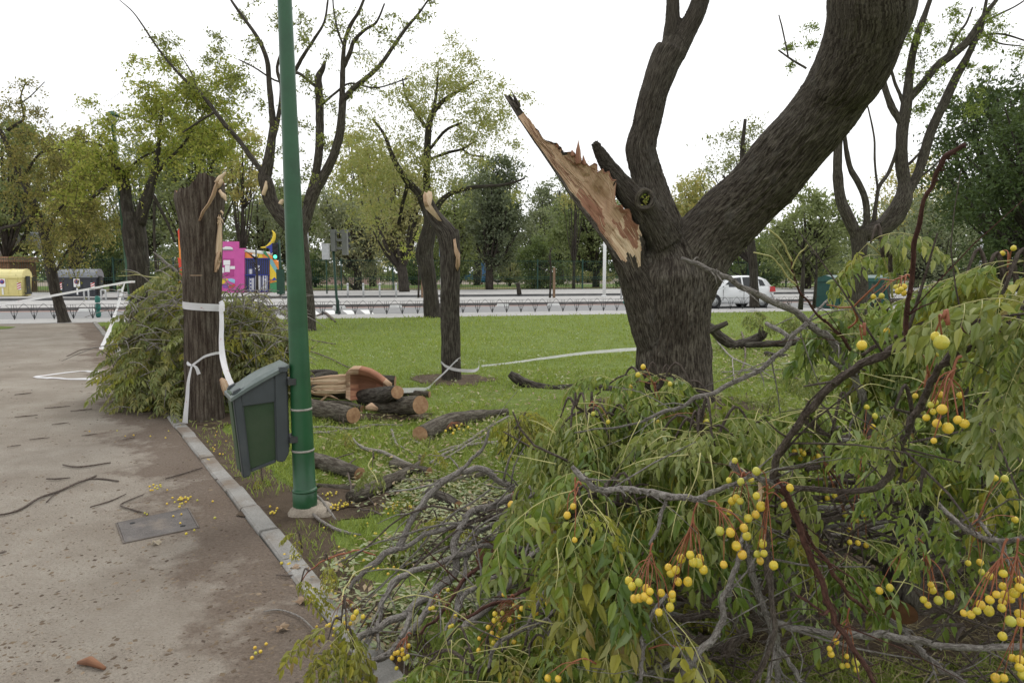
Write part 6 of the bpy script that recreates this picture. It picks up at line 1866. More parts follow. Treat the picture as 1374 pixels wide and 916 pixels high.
# fruit: one shared shape, every fruit an object
def fruit_mesh():
    mb = MB(); P = []; r = []
    for k in range(8):
        a = math.pi * k / 7
        P.append((0, 0, 1.06 * math.cos(a))); r.append(max(.05, math.sin(a) * (1 + .03 * math.sin(k * 2))))
    mb.tube(P, r, 12, 0, rough=.04)
    mb.tube([(0, 0, -1.03), (0, 0, -1.13)], [.08, .04], 5, 0)
    return mb.mesh('fruit', M['fruit'])
FRUIT = fruit_mesh()
fr_ = random.Random(12)
def strew(spots):
    for (x, y, sx, sy, n, lab) in spots:
        for k in range(n):
            px, py = x + fr_.gauss(0, sx), y + fr_.gauss(0, sy)
            p = G(px, py, .0)
            r = fr_.uniform(.006, .0085)
            p.z = r + .008 + (.012 if kerb_side(p.x, p.y) > KW else 0)
            o = link('fallen_fruit', FRUIT, None, p, (fr_.uniform(0, 3), fr_.uniform(0, 3), 0), r)
            tag(o, 'small loose yellow fruit ' + lab, 'fruit', 'loose fruit ' + lab)
strew([(448, 683, 7, 4, 22, 'on bare soil at the right of the lamp post foot'), (441, 668, 6, 2.5, 12, 'on bare soil just behind the lamp post foot'), (465, 680, 6, 2, 10, 'on the grass edge right of the lamp post'), (525, 685, 8, 4, 18, 'in the grass under the mossy limb'), (545, 684, 6, 3, 8, 'in the grass right of the mossy limb'),
       (603, 692, 8, 8, 16, 'in the grass by the short dark log'), (247, 671, 9, 2.5, 16, 'on the path just beyond the worn cover'), (210, 656, 8, 2, 10, 'on the path above the V-shaped twig'), (260, 690, 30, 12, 14, 'strewn round the worn cover'), (390, 752, 6, 5, 12, 'along the kerb below the lamp post'), (365, 690, 5, 4, 9, 'between kerb and lamp post'),
       (460, 850, 22, 22, 20, 'under the drooping yellow-green sprig'), (440, 800, 14, 14, 16, 'on the soil beside the near kerb end'), (490, 740, 25, 22, 16, 'in the grass under the arching sprig'), (330, 870, 20, 8, 5, 'on the path at the bottom edge'), (650, 582, 22, 10, 24, 'in the lawn by the long tapering log'), (460, 575, 25, 12, 10, 'near the bundle of thin twigs'),
       (500, 620, 30, 14, 8, 'beside the arched grey branch'), (180, 580, 30, 8, 8, 'on the path near the thick snapped trunk'), (290, 600, 10, 12, 12, 'along the kerb behind the bin'), (540, 760, 30, 20, 14, 'among the leaves under the looping grey branches')])
# ================================================================== FALLEN LEAFY BRANCHES
LEAFM = {'g': 'leaf', 'y': 'leaf_yellow', 'e': 'leaf_grey', 'p': 'leaf_pile'}
def leaflet(mb, base, dr, nrm, L, w, curl, mat=1):
    """one folded, drooping leaflet of eight triangles"""
    dr = dr / np.linalg.norm(dr); sd = np.cross(nrm, dr); sd /= np.linalg.norm(sd) + 1e-9; n = np.cross(dr, sd)
    def p(t, s): return base + dr * L * t + sd * s * w + n * (abs(s) * w * .7) - n * (curl * t * t * L)
    V = [p(0, 0), p(.28, .85), p(.28, 0), p(.28, -.85), p(.62, .75), p(.62, 0), p(.62, -.75), p(1, 0)]
    mb.add(np.array(V), [(0, 2, 1), (0, 3, 2), (1, 2, 5, 4), (2, 3, 6, 5), (4, 5, 7), (5, 6, 7)], mat)
def frond(seed, a0, a1, mkey, L=.34, pairs=4, lf=.062, bip=True, cheap=False):
    """a compound leaf growing along +X from the origin and bending down"""
    r = np.random.default_rng(seed)
    mb = MB(); n = 8
    ang = np.linspace(a0, a1, n) + r.normal(size=n) * .06
    pts = [np.zeros(3)]; yaw = r.normal() * .12
    for i in range(n - 1):
        yaw += r.normal() * .06
        pts.append(pts[-1] + (L / (n - 1)) * np.array([math.cos(ang[i]) * math.cos(yaw), math.cos(ang[i]) * math.sin(yaw), math.sin(ang[i])]))
    P = np.array(pts)
    mb.tube(P, np.linspace(.0022, .0010, n), 3 if cheap else 4, 0, cap=False)
    def at(t):
        x = t * (n - 1); i = min(int(x), n - 2); f = x - i
        tg = P[i + 1] - P[i]
        return P[i] * (1 - f) + P[i + 1] * f, tg / np.linalg.norm(tg)
    G_ = np.array([0, 0, -1.0])
    def pinna(b, d, ln, k, term=True):
        if cheap or not bip:
            leaflet(mb, b, d + G_ * .35, np.array([0, 0, 1.0]) + r.normal(size=3) * .3, lf * r.uniform(.8, 1.15), lf * .2, r.uniform(.05, .3)); return
        q = [b]
        dd = d.copy()
        for j in range(k + 1):
            dd = dd + G_ * .16 + r.normal(size=3) * .05; dd /= np.linalg.norm(dd)
            q.append(q[-1] + dd * ln / (k + 1))
        mb.tube(q, np.linspace(.0012, .0006, len(q)), 3, 0, cap=False)
        for j in range(1, k + 1):
            tg = q[j] - q[j - 1]; tg /= np.linalg.norm(tg)
            side = np.cross(tg, [0, 0, 1.0]); side /= np.linalg.norm(side) + 1e-6
            for s in (-1, 1):
                dr = tg * .55 + side * s * .75 + G_ * r.uniform(.1, 1.2) + r.normal(size=3) * .15
                nn = np.array([0, 0, 1.0]) + tg * .5 + r.normal(size=3) * .55 + side * s * .2
                leaflet(mb, q[j], dr, nn, lf * r.uniform(.65, 1.25), lf * .26 * r.uniform(.6, 1.2), r.uniform(.0, .55))
        tg = q[-1] - q[-2]
        leaflet(mb, q[-1], tg / np.linalg.norm(tg) + G_ * .2, np.array([.2, 0, 1.0]) + r.normal(size=3) * .2, lf * 1.15, lf * .2, .2)
    for i in range(pairs):
        t = .30 + .62 * i / max(1, pairs - 1) if bip else .18 + .76 * i / (pairs - 1)
        b, tg = at(t)
        side = np.cross(tg, [0, 0, 1.0]); side /= np.linalg.norm(side) + 1e-6
        for s in (-1, 1):
            d = tg * .5 + side * s * .85 + G_ * r.uniform(.05, .3); d /= np.linalg.norm(d)
            pinna(b, d, .115 * (1 - .45 * abs(t - .5)), 2 if i in (0, pairs - 1) else 3)
    b, tg = at(1.0)
    pinna(b, tg, .09, 2)
    return mb.mesh('leaf', [M['stalk'], M[LEAFM[mkey]]], smooth=False)
FR = {}
for k, mk in enumerate('gyep'):
    FR[mk] = {'hang': [frond(100 * k + i, R(-25 - 8 * i), R(-84), mk) for i in range(4)],
              'out': [frond(100 * k + 20 + i, R(28 - 12 * i), R(-58), mk, pairs=4 + i % 2) for i in range(5)],
              'flat': [frond(100 * k + 40 + i, R(10), R(-18), mk) for i in range(2)],
              'low': [frond(100 * k + 60 + i, R(15 - 15 * i), R(-55), mk, L=.36, pairs=7, lf=.085, bip=False, cheap=True) for i in range(4)]}
lr = random.Random(99)
THIN = [.62]
NLEAF = [0]
LSC = .68
def put_leaf(root, p, style, mk, yaw, sc=1.0, tilt=.2):
    me = lr.choice(FR[mk][style])
    NLEAF[0] += 1
    return link('leaf', me, root, Vector(p) - root.location, (lr.uniform(-tilt, tilt), lr.uniform(-tilt, tilt), yaw), sc * LSC * lr.uniform(.68, 1.25))
def stem_path(pts, d0, d1):
    if len(pts) > 2:                                  # kinks between the buds
        q2 = [pts[0]]
        for p0, p1 in zip(pts[:-1], pts[1:]):
            L = math.hypot(p1[0] - p0[0], p1[1] - p0[1]); w = (p0[2] + p1[2]) / 2
            if L > 16:
                j = min(.55 * w, L * .10); f = lr.uniform(.4, .6)
                q2.append((p0[0] + (p1[0] - p0[0]) * f + lr.uniform(-j, j), p0[1] + (p1[1] - p0[1]) * f + lr.uniform(-j, j), w * lr.uniform(.92, 1.06)))
            q2.append(p1)
        pts = q2
    xy = np.array([q[:2] for q in pts], float)
    s = np.concatenate([[0], np.cumsum(np.linalg.norm(np.diff(xy, axis=0), axis=1))]); s /= s[-1]
    d = d0 + (d1 - d0) * s
    P = [D(q[0], q[1], dd) for q, dd in zip(pts, d)]
    r = [wpx(q[2], dd) / 2 * .74 for q, dd in zip(pts, d)]
    return P, r
def add_stem(root, name, pts, d0, d1, m, n=9):
    P, r = stem_path(pts, d0, d1)
    c = root.location if root is not None else P[0].copy()
    mb = MB(); mb.tube([p - c for p in P], r, n, 0, sub=3, rough=.2, wob=.010, bark=.0016, k=120, stretch=2.5)
    for k in range(int(len(P) * .7)):                # broken side twigs
        i = lr.randrange(1, len(P)) if len(P) > 2 else 0
        if r[i] < .004: continue
        dr = (P[i] - P[i - 1]).normalized() * lr.uniform(.3, 1) + Vector((lr.uniform(-1, 1), lr.uniform(-1, .6), lr.uniform(-.5, 1)))
        L = lr.choice([.03, .05, .1, .22, .3]) * lr.uniform(.7, 1.2); q = P[i] - c
        e1 = q + dr.normalized() * L * .5; e2 = e1 + (dr.normalized() + Vector((lr.uniform(-.5, .5), lr.uniform(-.5, .5), lr.uniform(-.6, .3)))).normalized() * L * .5
        rr = r[i] * lr.uniform(.22, .42)
        mb.tube([q, e1, e2], [rr, rr * .8, rr * .45], 5, 0, sub=2, rough=.2)
    # little buds and leaf scars
    for k in range(max(1, int(len(P) * 2.2))):
        i = lr.randrange(len(P) - 1); f = lr.random()
        p = P[i] * (1 - f) + P[i + 1] * f - c; rr = r[i] * (1 - f) + r[i + 1] * f
        dr = Vector((lr.uniform(-1, 1), lr.uniform(-1, .3), lr.uniform(-.6, 1))).normalized()
        mb.tube([p + dr * rr * .5, p + dr * rr * 1.5], [rr * .5, rr * .22], 5, 0)
    return mb.mesh(name, M[m]), c
def fallen(label, main, subs=(), m='twig', group=None, name='fallen_branch', cat='branch'):
    me, c = add_stem(None, name, main[0], main[1], main[2], m)
    o = link(name, me, None, c); tag(o, label, cat, group)
    for s in subs:
        me, _ = add_stem(o, 'side_branch', s[0], s[1], s[2], s[3] if len(s) > 3 else m, 8)
        link('side_branch', me, o)
    return o
STEM = {}
def tuft(root, px, py, d, n=7, style='hang', mk='g', sc=1.0, base=None, m='twig_dark'):
    n = max(2, int(round(n * THIN[0])))
    """a leafy shoot: a thin twig coming out of the heap with leaves round its tip"""
    tip = D(px, py, d)
    if base is None:
        near = sorted(STEM.get(root.name, []), key=lambda q: (Vector(q) - tip).length)
        near = [q for q in near if (Vector(q) - tip).length < .75]
        b = Vector(near[min(2, len(near) - 1)]) if near else tip + Vector((lr.uniform(-.1, .1), lr.uniform(.1, .3), max(.02 - tip.z, lr.uniform(-.3, -.1))))
    else: b = D(*base)
    mid = (tip + b) / 2 + Vector((0, 0, lr.uniform(.02, .1)))
    mb = MB(); c = root.location
    mb.tube([b - c, mid - c, tip - c], [.0055, .0042, .0025], 6, 0, sub=4, rough=.15)
    mb.build('twig', M[m], root)
    y0 = lr.uniform(0, 6.28)
    for k in range(n):
        p = tip + (mid - tip) * (.25 * lr.random() * k / n)
        put_leaf(root, p, style if lr.random() < .75 else ('out' if style == 'hang' else 'hang'), mk if lr.random() < .85 else lr.choice('gy'), y0 + k * 2.4 + lr.uniform(-.3, .3), sc)
def fruits(root, att, lst, d, w=12.5, m='stem_red'):
    """a fruit cluster hanging from att; lst: (px, py[, width px])"""
    A = D(att[0], att[1], d)
    c = root.location
    mb = MB(); mid = A.copy(); n = len(lst)
    cx, cy = sum(q[0] for q in lst) / n, sum(q[1] for q in lst) / n
    ps = []
    node = A * .45 + D(cx, cy - 14, d) * .55 + Vector((0, 0, .01))
    mb.tube([A - c, (A + node) / 2 - c + Vector((0, 0, .012)), node - c], [.0024, .002, .0017], 5, 0, sub=3)
    cl = None
    for q in lst:
        ww = .92 * (q[2] if len(q) > 2 else w) * lr.uniform(.94, 1.06)
        dd = d + lr.uniform(-.04, .04)
        p = D(q[0], q[1], dd); r = wpx(ww, dd) / 2
        s = node + (A - node) * lr.uniform(0, .5)
        e = p + Vector((0, 0, r))
        mb.tube([s - c, s * .5 + e * .5 + Vector((lr.uniform(-.006, .006), 0, .012)) - c, e - c], [.0015, .0011, .0010], 4, 0, sub=3)
        ps.append((p, r))
    cl = mb.build('fruit_cluster', M[m], root)
    for p, r in ps:
        link('fruit', FRUIT, cl, p - c, (lr.uniform(-.35, .35), lr.uniform(-.35, .35), lr.uniform(0, 6)), (r, r, r * lr.uniform(.98, 1.12)))

# ---- bare grey limbs reaching from the heap over the grass, left
b1 = fallen('bare grey branch arching high over the grass at the left of the brush', ([(745, 679, 13), (732, 670, 13), (712, 663, 13), (693, 657, 13), (675, 647, 12), (660, 635, 12), (640, 628, 12), (618, 632, 12), (592, 647, 12), (572, 667, 12), (557, 689, 12), (544, 717, 12), (531, 737, 12), (507, 753, 12), (483, 773, 10), (470, 790, 6)], 3.2, 2.95),
    [([(617, 633, 7), (628, 622, 7), (640, 610, 6), (651, 593, 6), (655, 578, 5)], 3.05, 3.0), ([(712, 692, 8), (690, 696, 9), (662, 704, 10), (642, 712, 10), (629, 706, 10), (610, 705, 10), (590, 711, 10), (561, 723, 10), (540, 735, 9), (520, 741, 7)], 3.2, 2.95),
     ([(642, 712, 8), (636, 722, 8), (629, 732, 8), (625, 750, 8), (623, 777, 8), (618, 795, 8), (612, 822, 8), (600, 842, 8), (590, 855, 6)], 3.05, 2.6)])
b2 = fallen('thick pale-lit branch bending sharply down to the kerb end', ([(712, 655, 14), (693, 663, 14), (662, 677, 14), (640, 683, 14), (627, 691, 14), (618, 708, 14), (609, 728, 14), (611, 748, 14), (610, 767, 15), (594, 783, 15), (575, 801, 15), (544, 825, 14), (505, 843, 13), (472, 862, 12), (448, 878, 11), (426, 893, 9), (409, 914, 6)], 3.25, 2.35),
    [([(580, 803, 11), (568, 827, 12), (553, 845, 13), (535, 862, 13), (518, 879, 13), (496, 889, 12), (472, 904, 11), (458, 918, 8)], 2.75, 2.35), ([(551, 822, 10), (545, 838, 10), (536, 856, 10)], 2.6, 2.5), ([(505, 888, 7), (500, 900, 7), (492, 918, 5)], 2.4, 2.3),
     ([(700, 664, 7), (696, 685, 7), (690, 705, 7), (684, 725, 7), (688, 742, 6), (694, 760, 5)], 3.15, 3.1), ([(690, 664, 6), (700, 672, 8), (714, 683, 8), (730, 695, 9), (745, 705, 9)], 3.2, 3.3)])
b3 = fallen('long grey branch looping low across the reddish stump end', ([(730, 738, 9), (700, 735, 10), (662, 732, 10), (634, 737, 10), (618, 744, 10), (586, 757, 10), (553, 766, 11), (533, 777, 11), (520, 797, 10), (511, 814, 10), (507, 836, 9), (504, 850, 8)], 3.1, 2.65),
    [([(505, 838, 6), (500, 855, 5), (492, 868, 5), (486, 880, 4)], 2.65, 2.5), ([(507, 835, 6), (508, 860, 6), (507, 880, 5)], 2.65, 2.5), ([(712, 744, 7), (695, 741, 7), (684, 740, 7), (677, 741, 8), (658, 751, 8), (636, 766, 8), (618, 782, 8), (604, 806, 6), (586, 832, 6), (566, 850, 5)], 3.05, 2.6, 'twig_red')])
b4 = fallen('straight thick grey branch slanting up to the right beside the reddish stump end', ([(600, 863, 13), (620, 845, 13), (640, 827, 13), (673, 797, 13), (703, 760, 13), (725, 737, 13), (740, 722, 12), (750, 703, 11), (764, 690, 9)], 2.5, 3.0),
    [([(602, 855, 8), (613, 822, 9), (620, 803, 9), (638, 788, 9), (662, 775, 9), (685, 768, 9), (702, 760, 9), (716, 752, 8)], 2.6, 2.95), ([(614, 834, 6), (640, 822, 6), (662, 810, 7), (690, 799, 7), (715, 788, 7), (738, 779, 6)], 2.35, 2.5, 'twig_red'),
     ([(672, 715, 4), (690, 738, 4), (702, 752, 4), (712, 765, 4)], 3.1, 3.0), ([(668, 795, 5), (690, 785, 5), (710, 775, 4)], 2.8, 2.9)])
b5 = fallen('forked thin grey branch drooping at the front of the yellow leaves', ([(748, 778, 9), (738, 788, 9), (730, 799, 9), (719, 819, 9), (710, 838, 9), (692, 849, 9), (673, 858, 9), (664, 869, 8), (658, 884, 7), (655, 896, 5)], 2.05, 1.9),
    [([(752, 806, 7), (746, 818, 8), (736, 829, 8), (722, 838, 8), (708, 842, 8)], 2.0, 1.95), ([(735, 829, 7), (737, 842, 7), (739, 858, 7), (743, 878, 7), (745, 903, 6)], 2.0, 1.9)])
# thin arching twigs fanning to the lower left out of the same limbs
tw_ = random.Random(41)
for root_, n_ in ((b1, 2), (b2, 3), (b3, 2), (b4, 3)):
    for k in range(n_):
        x0, y0 = tw_.uniform(640, 745), tw_.uniform(655, 770)
        x1, y1 = tw_.uniform(430, 570), tw_.uniform(740, 905)
        h = tw_.uniform(15, 60); w = tw_.uniform(3.5, 6.5)
        pts_ = []
        for q in range(6):
            f = q / 5
            pts_.append((x0 + (x1 - x0) * f + tw_.uniform(-5, 5), y0 + (y1 - y0) * f - h * math.sin(math.pi * f) + tw_.uniform(-4, 4), w * (1 - .55 * f)))
        me, _ = add_stem(root_, 'twig', pts_, 3.1, min(2.95, CAM_H * FPX / (y1 - HOR) * .97), tw_.choice(['twig', 'twig', 'twig_dark']), 7)
        link('twig', me, root_)
# ---- branch with the left berries
b6 = fallen('knobbly grey branch lying level with red fruit stalks at its right end', ([(770, 626, 8), (776, 634, 11), (784, 643, 11), (797, 656, 11), (815, 659, 11), (845, 657, 11.5), (866, 660, 12), (885, 664, 13), (912, 668, 12), (935, 671, 12), (945, 668, 10), (953, 662, 9), (968, 658, 8), (985, 652, 7), (1005, 642, 6)], 1.5, 1.42),
    [([(892, 668, 7), (893, 676, 7), (886, 701, 7), (880, 718, 6), (873, 731, 5)], 1.46, 1.44), ([(984, 622, 12), (990, 630, 14), (1000, 637, 13), (1015, 641, 12), (1034, 646, 11), (1050, 652, 10)], 1.45, 1.5)])
B_A = [(844, 779), (848, 786), (857, 781), (867, 789), (872, 793), (851, 803), (858, 802), (865, 800), (871, 805), (887, 795), (884, 821), (899, 814)]
B_B = [(902, 797), (901, 803), (897, 761), (907, 764), (900, 768), (910, 780), (923, 780, 13.5), (914, 749, 13), (926, 744, 13), (930, 754, 14), (937, 755, 14), (939, 749), (944, 764, 13)]
fruits(b6, (876, 728), B_A, 1.40, 12); fruits(b6, (936, 674), B_B, 1.42, 12)
B_C = [(966, 712, 13), (980, 714, 13), (998, 708), (1002, 719, 13), (988, 732, 14), (996, 744, 14), (971, 757, 11)]
fruits(b6, (950, 672), B_C, 1.40, 13); fruits(b6, (1000, 640), [(1004, 695, 13), (1014, 690), (979, 687, 9), (993, 672), (988, 668), (982, 672), (978, 644, 9), (994, 646), (986, 618, 9), (1008, 644, 9)], 1.44, 11)
fruits(b6, (1030, 650), [(1021, 679, 14), (1015, 665), (1015, 632, 12), (1023, 729, 13), (1016, 743), (1025, 742), (1020, 752, 11), (1038, 758, 14), (1060, 654, 11), (1052, 677, 9)], 1.42, 11)
fruits(b6, (780, 650), [(761, 691, 11), (769, 679, 9)], 1.47); fruits(b6, (772, 640), [(771, 724, 9)], 1.5)
# ---- long purple-brown branch rising to the right edge
b7 = fallen('long purple-brown branch rising from the heap to the right edge of the picture', ([(1040, 648, 13), (1042, 630, 13), (1046, 605, 13), (1057, 587, 13), (1072, 567, 13.5), (1089, 548, 14), (1118, 517, 15), (1145, 498, 15), (1172, 482, 16), (1198, 467, 15), (1222, 454, 17), (1243, 446, 14), (1262, 440, 14), (1292, 434, 13), (1335, 435, 12), (1374, 437, 12), (1430, 440, 11)], 1.5, .98),
    [([(1221, 455, 12), (1218, 423, 9), (1221, 390, 8.5), (1224, 350, 8), (1233, 302, 8), (1246, 261, 8.5), (1260, 232, 8), (1271, 212, 9), (1287, 201, 7.5), (1301, 193, 7)], 1.13, .97, 'twig_red'), ([(1158, 477, 7), (1180, 463, 7), (1210, 447, 7), (1249, 430, 7), (1275, 423, 7), (1310, 412, 7), (1330, 400, 7), (1345, 390, 6)], 1.5, 1.3, 'twig_dark'),
     ([(1283, 437, 6), (1300, 446, 7), (1318, 448, 6), (1310, 452, 3)], 1.05, 1.02, 'twig_red')], m='twig_dark')
fruits(b7, (1160, 450), [(1156.5, 463, 14.5)], .9); fruits(b7, (1272, 436), [(1263, 459, 21), (1255, 451, 13)], .70)
fruits(b7, (1225, 380), [(1183, 397), (1172, 398, 7), (1202, 385, 7), (1207, 384, 7), (1213, 385), (1205, 391), (1213, 393), (1209, 388)], 1.5, 8)
fruits(b7, (1222, 440), [(1190, 444, 9), (1213, 439, 8)], 1.4); fruits(b7, (1290, 410), [(1271, 385, 8), (1291, 380, 8), (1261, 404), (1276, 397), (1284, 392, 6), (1232, 405, 6), (1232, 411, 6), (1241, 411, 7)], 1.4, 7)
fruits(b7, (1352, 375), [(1345, 340, 8), (1360, 333, 8)], 1.3)
b8 = fallen('second purple-brown branch curving down left under the large fruit', ([(1325, 462, 9), (1310, 466, 10), (1288, 476, 11), (1264, 491, 12), (1251, 513, 12), (1240, 538, 12), (1225, 564, 12), (1212, 592, 12), (1204, 612, 12.5), (1194, 638, 13), (1180, 651, 12), (1150, 656, 11), (1118, 656, 10), (1080, 653, 10), (1050, 650, 9)], 1.1, 1.55),
    [([(1199, 655, 5), (1196, 672, 5), (1178, 690, 5), (1152, 706, 5), (1140, 716, 4)], 1.5, 1.7, 'twig_dark'), ([(1265, 490, 8), (1282, 462, 7), (1292, 445, 6), (1300, 425, 5)], 1.2, 1.25)], m='twig_dark')
fruits(b8, (1290, 478), [(1264, 549, 14.5), (1257, 568, 13), (1272, 574, 15), (1285, 563, 12.5), (1294, 568, 13), (1243, 560, 10), (1249, 543, 9), (1252, 552, 9), (1253, 591, 9)], .95, 12)
fruits(b8, (1240, 520), [(1262, 529, 9), (1288, 530, 9), (1255, 540, 9), (1228, 531, 8), (1245, 480, 8), (1260, 475, 8), (1230, 473, 7)], 1.5, 8)
# ---- long grey branches crossing in front of the massive tree
b9 = fallen('long grey branch slanting down right in front of the massive trunk', ([(917, 347, 7), (940, 356, 9), (960, 366, 10), (978, 373, 10.5), (1010, 391, 11), (1043, 408, 12), (1083, 432, 13), (1110, 449, 13.5), (1131, 476, 13.5), (1148, 510, 13), (1158, 544, 13), (1171, 588, 14), (1178, 630, 14)], 1.95, 2.3),
    [([(1083, 433, 9), (1072, 442, 8), (1057, 465, 8.5), (1035, 483, 9), (1002, 504, 9), (958, 528, 9), (921, 544, 8), (893, 552, 7), (870, 562, 5), (842, 569, 4), (800, 574, 3), (770, 580, 2.5)], 2.05, 2.1), ([(1028, 432, 6), (1038, 438, 8), (1048, 443, 8.5), (1074, 456, 9), (1107, 476, 9), (1139, 498, 9), (1150, 512, 8)], 2.5, 2.3), ([(1050, 456, 6), (1062, 448, 6), (1078, 437, 6)], 2.2, 2.1),
     ([(1152, 520, 8), (1164, 570, 9), (1170, 600, 9)], 2.25, 2.3, 'twig_dark')])
b10 = fallen('thin brown shoot with dry pale stalks in front of the dark container', ([(1143, 470, 6), (1135, 458, 6), (1120, 442, 5), (1105, 428, 4.5), (1090, 410, 4), (1078, 396, 4), (1070, 380, 4), (1063, 362, 4), (1061, 345, 3)], 2.0, 1.8),
    [([(1070, 382, 3), (1050, 360, 2.5), (1035, 345, 2), (1011, 339, 2)], 1.82, 1.75, 'stalk'), ([(1062, 350, 3), (1052, 330, 2.5), (1042, 318, 3), (1030, 308, 2)], 1.8, 1.75, 'stalk'), ([(1063, 360, 3), (1072, 340, 2.5), (1084, 327, 2)], 1.8, 1.75, 'stalk'), ([(1066, 370, 3), (1045, 340, 2), (1036, 328, 2)], 1.8, 1.7, 'stalk'), ([(1138, 440, 4), (1150, 430, 4), (1145, 412, 3.5), (1170, 388, 3), (1182, 375, 3), (1200, 377, 2)], 1.6, 1.4, 'stem_red'), ([(1145, 412, 3), (1125, 411, 2.5), (1108, 406, 2)], 1.55, 1.5, 'stem_red')], m='twig_red')
# ---- branches hanging into the dark front of the heap
b11 = fallen('pinkish-brown branch with a kink hanging to the bottom edge', ([(1043, 640, 11), (1047, 650, 12), (1061, 672, 12), (1074, 705, 11), (1082, 730, 12), (1091, 755, 12), (1105, 786, 12), (1111, 812, 13), (1118, 834, 11), (1135, 856, 10), (1155, 886, 10), (1166, 903, 9), (1182, 925, 8)], 1.5, 1.45),
    [([(1062, 674, 6), (1075, 700, 7), (1087, 722, 7), (1111, 753, 7.5), (1126, 779, 7.5), (1139, 799, 7), (1155, 810, 7), (1165, 822, 5)], 1.5, 1.6), ([(1110, 818, 6), (1104, 824, 5), (1098, 822, 3)], 1.45, 1.44), ([(1108, 824, 4), (1090, 812, 5), (1072, 800, 5), (1066, 797, 3)], 1.5, 1.6, 'twig_red')], m='twig_red')
fruits(b11, (1140, 815), [(1122, 860, 9), (1115, 877, 10), (1113, 870, 8), (1130, 893, 8), (1137, 892, 8), (1148, 888, 13), (1149, 898, 9), (1136, 880, 7)], 1.6, 9)
b12 = fallen('dark plum-coloured stem with a peeled white top standing in the berries', ([(1024, 684, 7), (1028, 705, 8), (1032, 738, 9), (1036, 782, 10), (1037, 825, 10), (1036, 858, 10), (1026, 888, 9), (1010, 914, 8), (1000, 930, 7)], 1.5, 1.6),
    [([(1020, 642, 7), (1022, 655, 7.5), (1022, 672, 7), (1024, 686, 6)], 1.5, 1.5, 'wood_pale'), ([(1021, 738, 5), (1027, 765, 6), (1032, 785, 6), (1036, 800, 6)], 1.65, 1.65)], m='twig_dark')
b13 = fallen('smooth grey forked branch standing behind the plum-coloured stem', ([(1004, 730, 13), (1010, 760, 14), (1018, 790, 14), (1028, 820, 14), (1036, 840, 15), (1042, 855, 15), (1046, 875, 13), (1044, 900, 10), (1043, 925, 9)], 1.9, 1.75),
    [([(1045, 868, 10), (1057, 882, 9), (1068, 900, 9), (1076, 915, 8)], 1.75, 1.7), ([(1044, 865, 10), (1040, 885, 9), (1034, 905, 9), (1028, 920, 8)], 1.75, 1.65), ([(994, 772, 6), (997, 800, 7), (1010, 815, 7), (1024, 826, 6)], 1.95, 1.9)])
b14 = fallen('wavy grey branch dropping from the berries to the bottom edge', ([(994, 745, 9), (991, 760, 10), (982, 784, 11), (972, 801, 12), (973, 827, 13), (965, 847, 13), (947, 867, 13), (930, 888, 13), (917, 902, 13), (910, 925, 12)], 1.6, 1.5),
    [([(985, 660, 6), (1000, 690, 7), (998, 720, 8), (994, 745, 8)], 1.75, 1.62)])
b15 = fallen('short bent grey branch below the left bunch of fruit', ([(897, 798, 7), (889, 808, 8), (880, 819, 8.5), (873, 832, 8), (869, 843, 8), (862, 858, 9), (863, 880, 9), (862, 902, 9), (858, 925, 8)], 1.62, 1.5), [([(862, 905, 8), (880, 903, 8), (898, 893, 8), (925, 885, 8), (945, 880, 7)], 1.7, 1.9), ([(795, 886, 6), (812, 893, 6), (830, 905, 6), (845, 916, 5)], 1.6, 1.55)])
fruits(b15, (870, 870), [(953, 893, 11)], 1.6); fruits(b15, (800, 890), [(735, 909, 11), (749, 910, 11)], 1.55)
HG = 'dark horizontal limbs deep in the brush'
for lab, pts, d0, d1 in (
    ('thick dark limb deep in the heap behind the wavy grey branch', [(872, 838, 15), (900, 846, 17), (925, 856, 18), (955, 868, 18), (985, 872, 16)], 2.3, 2.35),
    ('dark limb running level under the left bunch of fruit', [(866, 826, 9), (885, 827, 10), (925, 832, 10), (965, 826, 9), (1010, 828, 9), (1040, 838, 9)], 2.0, 2.1),
    ('gnarled dark limb curving under the forked branch', [(975, 880, 20), (985, 862, 20), (1000, 848, 19), (1022, 838, 16), (1045, 836, 12)], 2.2, 2.2),
    ('long grey limb lying level across the bottom right', [(1040, 836, 12), (1060, 843, 12), (1090, 846, 12), (1139, 851, 13), (1183, 851, 13), (1227, 859, 13), (1260, 867, 12), (1314, 868, 12), (1374, 866, 12), (1430, 862, 11)], 1.75, 1.6),
    ('grey limb slanting from the sawn log to the bottom edge', [(1190, 828, 10), (1200, 836, 11), (1218, 848, 11), (1230, 862, 11), (1245, 880, 11), (1266, 898, 11), (1300, 918, 10)], 1.95, 1.65),
    ('dark knotted limb lying behind the kinked branch', [(1040, 828, 14), (1075, 832, 16), (1110, 830, 15), (1150, 826, 13), (1165, 812, 8), (1176, 796, 7)], 2.15, 2.1)):
    fallen(lab, (pts, d0, d1), m='twig_dark' if 'dark' in lab else 'twig', group=HG)
